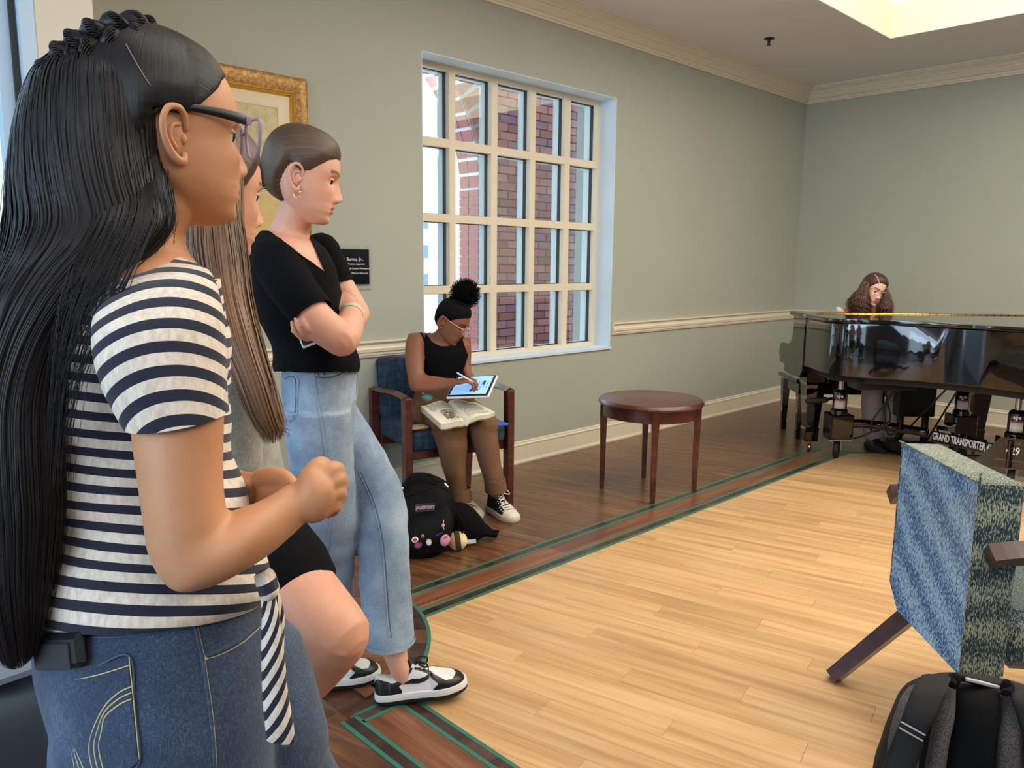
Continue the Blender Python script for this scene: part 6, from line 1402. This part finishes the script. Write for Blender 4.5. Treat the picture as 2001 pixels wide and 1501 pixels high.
# things she holds and has beside her
q = [dp(875, 773, 3.83), dp(953, 771, 3.77), dp(963, 734, 3.90), dp(899, 737, 3.96)]; cc = np.mean(q, 0); ux = norm((q[1]-q[0])+(q[2]-q[3])); uz = norm(np.cross(ux, (q[3]-q[0])+(q[2]-q[1]))); uz = uz if uz[2] > 0 else -uz; uy = np.cross(uz, ux); Bt = np.stack([ux, uy, uz], 1); wx = np.linalg.norm(q[1]-q[0])*.97; wy = np.linalg.norm(q[3]-q[0])
tb3 = thing('tablet', cc-uz*.02, 'tablet with a pale blue screen in a white case held by the seated person', 'tablet')
build(MB().box(cc-uz*.010, (wx+.022, wy+.018, .012), Bt, ch=.004), 'tablet_case', m_shw, tb3, None); build(MB().box(cc-uz*.002, (wx+.008, wy+.006, .006), Bt, ch=.002), 'tablet_body', m_plq, tb3, None)
ms3 = NT('tablet_screen'); ms3.set(Base_Color=lin(150, 190, 240), Emission_Color=lin(140, 184, 244), Emission_Strength=.75, Roughness=.15); build(MB().box(cc+uz*.0014, (wx-.012, wy-.012, .001), Bt), 'screen', ms3.m, tb3, None)
m_ink = mat('screen_ink', lin(50, 70, 110), .5)
for i in range(5): build(MB().box(cc+uz*.0022+ux*(wx*(.10+.075*i))-uy*.004*(i % 2), (.0022, wy*(.28+.1*((i*7) % 3)), .0006), Bt), 'note_line', m_ink, tb3, None)
build(MB().box(cc+uz*.0022+ux*wx*.30+uy*wy*.12, (.013, wy*.22, .0006), Bt), 'note_block', m_ink, tb3, None)
sy = thing('stylus', dp(915, 738, 3.8), 'white stylus in the writing hand of the seated person', 'stylus'); p0, p1 = dp(894, 729, 3.80), dp(926, 748, 3.79)
build(MB().tube([p0, p0*.12+p1*.88], .0045, 12, roundcap=True), 'stylus_body', m_shw, sy, 180); build(MB().tube([p0*.12+p1*.88, p1], [.0044, .001], 10), 'stylus_tip', m_grey, sy, 180)
bk = thing('open_book', dp(893, 812, 3.84), 'thick open textbook lying across the lap of the seated person', 'book')
S0, S1 = dp(874, 789, 3.96), dp(913, 830, 3.74)
m_page = NT('book_page'); m_page.set(Base_Color=lin(232, 226, 208), Roughness=.7); m_edge = NT('page_edge'); ev = m_edge.coord('Object', (40, 40, 900)); m_edge.col(m_edge.ramp(m_edge.noise(ev, 1, 2), [(.3, lin(196, 186, 160)), (.7, lin(232, 224, 202))])); m_edge.set(Roughness=.8)
L0, L1 = dp(822, 793, 3.92), dp(861, 828, 3.70); R0, R1 = dp(929, 785, 3.96), dp(967, 805, 3.76)
def leaf(A0, A1, B0, B1, arch, th, name):
    rows = []
    for v_ in np.linspace(0, 1, 10):
        a, b = A0*(1-v_)+A1*v_, B0*(1-v_)+B1*v_; t = np.linspace(0, 1, 16); z = arch*np.sin(np.clip(t*1.25, 0, 1)**.7*math.pi)*(1-.35*t); rows.append([a*(1-q_)+b*q_+np.array((0, 0, z_)) for q_, z_ in zip(t, z)])
    T_ = np.array(rows); n, k = T_.shape[:2]; V = list(T_.reshape(-1, 3))+[p-np.array((0, 0, th*(.25+.75*min(1, j/3)))) for r in T_ for j, p in enumerate(r)]; o_ = n*k; F = []; I = []
    for i in range(n-1):
        for j in range(k-1): F.append((i*k+j, i*k+j+1, (i+1)*k+j+1, (i+1)*k+j)); I.append(0); F.append((o_+i*k+j, o_+(i+1)*k+j, o_+(i+1)*k+j+1, o_+i*k+j+1)); I.append(1)
        for j in (0, k-1): F.append((i*k+j, (i+1)*k+j, o_+(i+1)*k+j, o_+i*k+j)); I.append(1)
    for j in range(k-1):
        for i in (0, n-1): F.append((i*k+j, i*k+j+1, o_+i*k+j+1, o_+i*k+j)); I.append(1)
    mb = MB().add(V, F); mb.mi = I; return build(mb, name, [m_page.m, m_edge.m], bk, 30), T_
lo, TLf = leaf(S0, S1, L0, L1, .020, .026, 'left_page_block'); ro_, TRf = leaf(S0, S1, R0, R1, .022, .018, 'right_page_block')
m_cov = mat('book_cover', lin(150, 140, 84), .5)
for T_, th in ((TLf, .029), (TRf, .021)):
    mb = MB(); n, k = T_.shape[:2]; b_ = np.array([[p-np.array((0, 0, th*(.3+.7*min(1, j/3)))) for j, p in enumerate(r)] for r in T_]); V = list(b_.reshape(-1, 3))+list((b_-np.array((0, 0, .003))).reshape(-1, 3)); o_ = n*k
    F = [f for i in range(n-1) for j in range(k-1) for f in ((i*k+j, i*k+j+1, (i+1)*k+j+1, (i+1)*k+j), (o_+i*k+j, o_+(i+1)*k+j, o_+(i+1)*k+j+1, o_+i*k+j+1))]+[(i*k+k-1, (i+1)*k+k-1, o_+(i+1)*k+k-1, o_+i*k+k-1) for i in range(n-1)]+[(j+(n-1)*k, j+1+(n-1)*k, o_+j+1+(n-1)*k, o_+j+(n-1)*k) for j in range(k-1)]
    build(mb.add(V, F), 'cover', m_cov, bk, 30)
m_txt = mat('printed_text', lin(150, 144, 132), .7); m_pic = NT('printed_picture'); m_pic.col(m_pic.ramp(m_pic.noise(m_pic.coord('Object', (90, 90, 90)), 1, 5, .7), [(.36, lin(36, 34, 34)), (.5, lin(110, 100, 92)), (.58, lin(216, 206, 186)), (.7, lin(176, 96, 60))])); m_pic.set(Roughness=.7)
def on_page(T_, v0, v1, t0, t1, mtl, name):
    def S(v, t): a, b = v*(T_.shape[0]-1), t*(T_.shape[1]-1); i, j = min(int(a), T_.shape[0]-2), min(int(b), T_.shape[1]-2); f, g = a-i, b-j; return (T_[i, j]*(1-f)+T_[i+1, j]*f)*(1-g)+(T_[i, j+1]*(1-f)+T_[i+1, j+1]*f)*g+np.array((0, 0, .0009))
    V = [S(v, t) for v in np.linspace(v0, v1, 6) for t in np.linspace(t0, t1, 8)]; build(MB().add(V, [(i*8+j, i*8+j+1, i*8+j+9, i*8+j+8) for i in range(5) for j in range(7)]), name, mtl, bk, 180)
on_page(TLf, .42, .86, .14, .62, m_pic.m, 'printed_picture')
for k in range(5): on_page(TLf, .08+.06*k, .10+.06*k, .15, .85, m_txt, 'text_line')
for k in range(13): on_page(TRf, .08+.063*k, .10+.063*k, .14, .88 if k % 5 else .5, m_txt, 'text_line')
for k in range(2): on_page(TLf, .89+.04*k, .90+.04*k, .2, .55, m_txt, 'text_line')
ec = thing('earphone_case', dp(835, 776, 3.90), 'teal egg shaped earphone case hanging at the hip of the seated person', 'earphone case')
build(MB().ell(dp(835, 777, 3.90), (.029, .018, .018), basis(RT), 20, 14), 'case', mat('teal_silicone', lin(84, 140, 132), .5), ec, 180); build(MB().tube([dp(827, 770, 3.90), dp(825, 760, 3.92)], .003, 8), 'strap_loop', m_shw, ec, 180)
wl_ = thing('wallet', dp(812, 836, 4.0), 'small tan patterned wallet on the navy seat beside the seated person', 'wallet'); Bc = basis(norm(RT-UP*.12)); build(MB().box(fl(812, 835, .488), (.11, .07, .014), rotz(CHA), ch=.003), 'wallet_body', mat('tan_pattern', lin(172, 146, 118), .7, var=(60, .35)), wl_, None)
build(MB().box(fl(812, 835, .488)+np.array((0, -.036, 0)), (.10, .002, .004), rotz(CHA)), 'zip', m_gold, wl_, None)
fo = thing('folder', fl(974, 826, .49), 'bright blue folder on the navy seat at the far side of the seated person', 'folder'); build(MB().box(fl(972, 826, .49), (.06, .13, .012), rotz(CHA), ch=.003), 'folder_cover', mat('bright_blue', lin(40, 90, 190), .5), fo, None)

# ================================================================== person playing the piano
HP = Head((1707, 566), 5.78, -80, 14, -14, .95)
m = HP.add_to(MB(), ())
pc = pp(.70, -.12)
m.loft(sil([(1698, 590, 1716, 592, 5.80, .05), (1694, 604, 1718, 606, 5.84, .055), (1680, 612, 1728, 612, 5.88, .07)], 20))
PT = [(1688, 595, 1720, 598, 5.86, .06), (1654, 602, 1740, 605, 5.89, .10), (1646, 616, 1746, 618, 5.91, .115), (1648, 640, 1745, 640, 5.92, .12), (1656, 680, 1740, 680, 5.95, .115), (1652, 722, 1742, 722, 5.98, .13)]
m.loft(sil(PT, 28))
for s_, x in ((-1, 1658), (1, 1738)):
    a0 = dp(x, 622, 5.9); e = a0+PU*.05*s_+PV*.05-PZ*.24; w_ = pp(.55 if s_ < 0 else .85, .10, .715); limb(m, [a0, e, w_], [.05, .04, .026]); hand(m, w_, w_+PV*.07-PZ*.004, PZ, .9, (15, 30, 25), 6, -s_, (25, 15))
HIP = pp(.70, -.20, .52)
for s_ in (-1, 1): limb(m, [HIP+PU*.09*s_, pp(.70+.10*s_, .22, .535), pp(.70+.08*s_, .24, .30), pp(.70+.06*s_, .27, .09)], [.08, .06, .048, .034])
bp3 = remesh(m, .0045, 2); tint(bp3, face_tint(HP, lin(196, 96, 96), lin(70, 46, 36)))
gp = person_obj(bp3, sk_pale, 'person with long wavy hair and orange shirt playing the grand piano')
eyes(HP, gp, (0, -.4), .0, sk_pale)
m_org = mat('orange_shirt', lin(238, 88, 34), .85); mt = MB(); mt.loft(sil(PT, 30))
for s_, x in ((-1, 1658), (1, 1738)): a0 = dp(x, 622, 5.9); limb(mt, [a0, a0+PU*.03*s_+PV*.02-PZ*.15], [.056, .056])
to = remesh(mt, .006, 2); setco(to, vco(to)+vno(to)*.004); fin('orange_shirt', to, m_org, gp, 180)
m_slk = mat('grey_trousers', lin(176, 168, 158), .9, var=(8, .12)); mt = MB(); limb(mt, [HIP+PZ*.1, HIP-PZ*.02], [.12, .13])
for s_ in (-1, 1): limb(mt, [HIP+PU*.09*s_, pp(.70+.10*s_, .22, .54), pp(.70+.08*s_, .24, .30), pp(.70+.06*s_, .26, .12)], [.095, .078, .07, .072])
tr_m = remesh(mt, .006, 3); wrinkle(tr_m, .004, (0, 0, 1), 40, 2); fin('trousers', tr_m, m_slk, gp, 180)
for s_ in (-1, 1): shoe(None, shoeM(pp(.70+.06*s_, .18), PV), gp, 'low', (m_shb, m_sol, m_shb, m_sol, m_lace_b), None, .25)
hp_ = build(HP.cap(hairline([.070, .066, .050, .02, -.03, -.06, -.08, -.09, -.1, -.1, -.11, -.11]), .014, lambda Q: np.arctan2(Q[..., 0], np.abs(Q[..., 1])+.01)*6), 'hair', hairmat('hair_dark_cap', lin(38, 25, 20), lin(84, 56, 44), .4, 5.0), gp, 180)
for rows, sd in (([(1688, 548, 1698, 552, 5.76, .05), (1678, 566, 1696, 570, 5.75, .06), (1666, 582, 1696, 588, 5.74, .06), (1660, 594, 1698, 602, 5.74, .055), (1664, 608, 1697, 614, 5.75, .045), (1674, 620, 1690, 622, 5.77, .02)], 3), ([(1725, 552, 1730, 554, 5.76, .04), (1727, 570, 1736, 570, 5.75, .045), (1724, 586, 1741, 588, 5.74, .045), (1718, 600, 1742, 602, 5.74, .045), (1719, 613, 1739, 614, 5.76, .035), (1724, 622, 1734, 622, 5.78, .015)], 4)):
    hg = strands(rows, 900, None, '', None, .0016, .6, 1.22, sd, 9, .4, (0, .25), (.7, 1.0), .20, 6, .15, .85); build(hg, 'wavy_hair', hr_curl, hp_, 180, recalc=False)
bhp = bvh_of(hp_); pts = snap_line(bhp, [(1719, 556), (1717, 549), (1714, 542), (1710, 537)], .002, 4); skin_part(MB().tube(pts, .0028, 6), 'parting', sk_pale, hp_)
for s_ in (1, -1):
    P = [np.array((.102-.05*abs(y), s_*y, z)) for y, z in ((.008, .006), (.014, .014), (.050, .014), (.058, .004), (.052, -.018), (.034, -.024), (.016, -.020))]; P = cr(P+[P[0]], 3)
    o = build(MB().tube([HP.w(p) for p in P], .0016, 6, caps=False), 'glasses_rim', m_gwire, gp, 180); build(MB().tube([HP.w((.098, s_*.058, .006)), HP.w((.03, s_*.080, .010))], .0016, 6), 'temple', m_gwire, o, 180)
cl = thing('white_garment', dp(1645, 606, 5.95), 'small white cloth at the shoulder of the person at the piano', 'cloth'); mm = MB(); mm.loft(sil([(1634, 600, 1640, 600, 5.95, .01), (1633, 606, 1650, 606, 5.95, .03), (1634, 622, 1654, 622, 5.95, .04)], 16)); build(mm, 'cloth_fold', m_shw, cl, 180)

# ================================================================== black backpack, jacket and trinkets on the floor
bpk = thing('backpack', fl(845, 1085), 'slumped black backpack with badges on the floor before the navy armchair', 'backpack')
m_bk = mat('black_nylon', lin(4, 4, 6), .75, 0, .2, bump=(260, .25, .0008)); m_bk2 = mat('black_nylon_panel', lin(6, 6, 9), .75, 0, .2, bump=(260, .25, .0008))
mb = MB(); mb.loft(sil([(812, 930, 858, 932, 3.62, .05), (786, 945, 880, 948, 3.60, .09), (772, 980, 888, 982, 3.58, .12), (768, 1020, 889, 1018, 3.56, .13), (772, 1055, 880, 1050, 3.55, .13), (782, 1086, 868, 1074, 3.55, .11)], 32, 5, 2.4))
bm_ = remesh(mb, .005, 2); wrinkle(bm_, .009, (.4, -.2, .8), 30, 4); bo = fin('pack_body', bm_, m_bk, bpk, 180); WLb = WL[bpk.name]; setco(bm_, vco(bm_)-WLb)
Pk = MB(); Pk.loft(sil([(800, 1008, 874, 985, 3.47, .02), (786, 1030, 884, 1010, 3.44, .05), (784, 1060, 880, 1045, 3.43, .055), (790, 1084, 870, 1072, 3.44, .04)], 28, 5, 2.5)); pm = remesh(Pk, .005, 2); wrinkle(pm, .004, (.3, .1, 1), 30, 9); setco(pm, vco(pm)-WLb); fin('front_pocket', pm, m_bk2, bpk, 180)
def bpart(mb, name, mtl, sm=180, par=None): return build(mb, name, mtl, par or bpk, sm)
bpart(MB().tube(cr([dp(790, 950, 3.52), dp(803, 930, 3.53), dp(822, 926, 3.54), dp(845, 930, 3.54), dp(858, 942, 3.53)], 5), .010, 8, rb=.005), 'haul_loop', m_bk)
bpart(MB().tube(cr([dp(782, 975, 3.46), dp(820, 962, 3.44), dp(855, 952, 3.45), dp(880, 962, 3.47)], 5), .0035, 6), 'zip', m_bk2)
bpart(MB().tube([dp(869, 944, 3.46), dp(876, 952, 3.455)], .0055, 8, rb=.002), 'zip_pull', m_shw)
bpart(MB().tube(cr([dp(776, 960, 3.50), dp(781, 955, 3.49), dp(787, 954, 3.48)], 3), .006, 6), 'white_tag', m_shw)
Bl = basis(norm(RT+UP*.05), -FW); lp = dp(831, 992, 3.425)
lb_ = bpart(MB().box(lp, (.085, .036, .004), Bl, ch=.001), 'brand_patch', mat('patch_blue', lin(26, 36, 60), .7), None)
build(text_mb('JANSPORT', .021, lp+norm(np.cross(Bl[:, 0], Bl[:, 1]))*.0026, Bl[:, 0], Bl[:, 1], .0004, bold=.0006, sx=.85), 'lettering', mat('patch_lettering', lin(206, 150, 150), .7), lb_, None)
def badge(c, r, sx, cols, nm, label):
    o = thing('badge', dp(*c), label, 'badge', None); B_ = basis(norm(RT+UP*.25), -FW); B_ = B_@np.array(((1, 0, 0), (0, 1, 0), (0, 0, 1)))
    build(MB().lathe([(.001, -.003), (r, -.003), (r, 0), (r*.9, .002), (.001, .003)], dp(*c), 24, B_*np.array((sx, 1, 1))), 'badge_face', cols[0], o, 40); build(MB().lathe([(.001, .002), (r*.62, .0026), (.001, .0036)], dp(*c), 20, B_*np.array((sx, 1, 1))), 'badge_print', cols[1], o, 40)
m_or = mat('orange_enamel', lin(236, 150, 70), .4); m_pk = mat('pink_plush', lin(214, 140, 160), .85); m_nvb = mat('navy_enamel', lin(40, 44, 110), .4)
badge((811, 1055, 3.375), .0125, 1.2, (m_lbl, m_red), '', 'oval white badge with red print on the black backpack')
badge((826, 1048, 3.372), .007, 1, (m_or, m_blk), '', 'tiny orange round badge on the black backpack')
badge((817, 1066, 3.37), .015, 1.25, (m_nvb, m_red), '', 'navy badge with red and white print, lowest on the black backpack')
badge((838, 1060, 3.37), .015, .85, (mat('beige_badge', lin(196, 178, 160), .5), m_lbl), '', 'pale beige badge right of the navy badge on the black backpack')
kc = thing('keychain', dp(866, 1050, 3.37), 'pink and navy keychain charms hanging from the black backpack', 'keychain')
build(MB().tube(cr([dp(867, 1016, 3.385), dp(866, 1026, 3.375), dp(868, 1036, 3.37)], 3), .002, 6), 'chain', m_chrome, kc, 180); build(MB().ell(dp(866, 1027, 3.37), (.008, .006, .008)), 'bead', m_pk, kc, 180)
build(MB().ell(dp(870, 1056, 3.365), (.026, .016, .026)), 'pink_charm', m_pk, kc, 180); build(MB().box(dp(858, 1044, 3.365), (.034, .006, .02), basis(norm(RT+UP*.5), -FW), ch=.003), 'navy_charm', m_nvb, kc, None); build(MB().box(dp(872, 1048, 3.355), (.02, .004, .03), basis(norm(RT+UP*.2), -FW), ch=.002), 'silver_charm', m_silver, kc, None)
pl_ = thing('plush_ball', fl(894, 1075), 'round cream plush ball with a dark brown band beside the backpack', 'plush toy'); pc_ = fl(894, 1075)+np.array((0, 0, .045)); m_crm = mat('cream_plush', lin(236, 214, 160), .95, bump=(300, .5, .002)); m_skn = mat('peach_plush', lin(228, 190, 142), .95, bump=(300, .5, .002)); m_dbr = mat('brown_plush', lin(74, 56, 36), .95, bump=(300, .5, .002))
bxs = norm(RT*.75+FW*.1+UP*.1); Bx = basis(bxs); sph = lambda a0, a1, r, n=8: MB().loft(np.array([[pc_+Bx@np.array((math.cos(a)*r, math.sin(a)*math.cos(t)*r, math.sin(a)*math.sin(t)*r)) for t in np.linspace(0, 2*math.pi, 24, endpoint=False)] for a in np.linspace(a0, a1, n)]))
build(sph(.02, 1.35, .045), 'cream_half', m_crm, pl_, 180); build(sph(1.3, 1.85, .0462), 'band', m_dbr, pl_, 180); build(sph(1.8, 3.12, .045), 'peach_half', m_skn, pl_, 180)
for a_, t_ in ((2.5, -1.9), (2.5, -1.0)): d_ = Bx@np.array((math.cos(a_), math.sin(a_)*math.cos(t_+3.3), math.sin(a_)*math.sin(t_+3.3))); build(MB().ell(pc_+d_*.0445, (.004, .004, .005)), 'button_eye', m_dbr, pl_, 180)
for d in ((.6, -.2, .9), (.8, .2, .75)): build(MB().tube([pc_+Bx@np.array(d)*.036, pc_+Bx@np.array(d)*.052], [.007, .002], 8), 'leaf_tuft', m_blk, pl_, 180)
build(MB().box(pc_+RT*.062-UP*.004, (.045, .002, .02), basis(norm(RT+UP*.1)), ch=.0005), 'cloth_tag', m_shw, pl_, None)
jk = thing('jacket', fl(930, 1055), 'black jacket lying crumpled on the floor between backpack and canvas shoe', 'jacket')
mb = MB(); mb.loft(sil([(872, 985, 880, 1048, 3.60, .04), (890, 984, 892, 1062, 3.62, .09), (912, 990, 912, 1060, 3.64, .10), (935, 1006, 932, 1056, 3.66, .09), (952, 1024, 948, 1050, 3.68, .06), (966, 1036, 962, 1052, 3.69, .04)], 28, 6)); mb.loft(sil([(948, 1030, 952, 1050, 3.66, .04), (968, 1034, 962, 1052, 3.66, .035), (978, 1036, 970, 1054, 3.67, .03)], 18, 5))
jm_ = remesh(mb, .005, 2); wrinkle(jm_, .014, (.8, -.3, .1), 26, 17); setco(jm_, vco(jm_)-WL[jk.name]); fin('jacket_cloth', jm_, mat('black_jersey', lin(4, 5, 7), .9, 0, .15, bump=(200, .2, .001)), jk, 180)
build(MB().tube(cr([dp(884, 992, 3.50), dp(900, 1012, 3.50), dp(910, 1040, 3.52)], 5), .004, 6), 'seam', m_bk2, jk, 180)
# dark chair and glossy surface at the lower left edge
dk = thing('leather_chair', dp(20, 1480, 1.15), 'black leather chair back at the lower left edge beside the person in stripes', 'chair')
m_lea = mat('black_leather_chair', lin(20, 22, 28), .35, bump=(120, .2, .001)); mb = MB()
mb.loft(sil([(-200, 1400, -190, 1900, 1.22, .02), (-160, 1372, -150, 1900, 1.21, .045), (20, 1330, 30, 1900, 1.18, .055), (90, 1310, 100, 1900, 1.16, .05), (112, 1330, 112, 1900, 1.15, .02)], 28, 5, 3.0))
build(mb, 'chair_back', m_lea, dk, 180)
for k in (-1, 1): q_ = dp(40+60*k, 1850, 1.2); build(MB().tube([q_, np.array((q_[0], q_[1], 0))], .016, 10), 'leg', m_chrome, dk, 180)
gt = thing('glossy_table', fl(-60, 1240, .72), 'grey glossy tabletop at the left edge behind the long black hair', 'table')
m_gl = mat('grey_gloss', lin(150, 154, 164), .12, coat=.4); tc_ = fl(-90, 1180, .74); tc_[2] = .74; mb = MB(); mb.lathe([(.001, -.02), (.30, -.02), (.315, -.012), (.315, -.004), (.305, 0), (.001, 0)], tc_, 48); build(mb, 'tabletop', m_gl, gt, 40); build(MB().tube([tc_-np.array((0, 0, .02)), tc_*np.array((1, 1, 0))], .03, 14), 'leg', m_chrome, gt, 180); build(MB().lathe([(.001, 0), (.2, 0), (.2, .012), (.001, .02)], tc_*np.array((1, 1, 0)), 32), 'base', m_chrome, gt, 40)
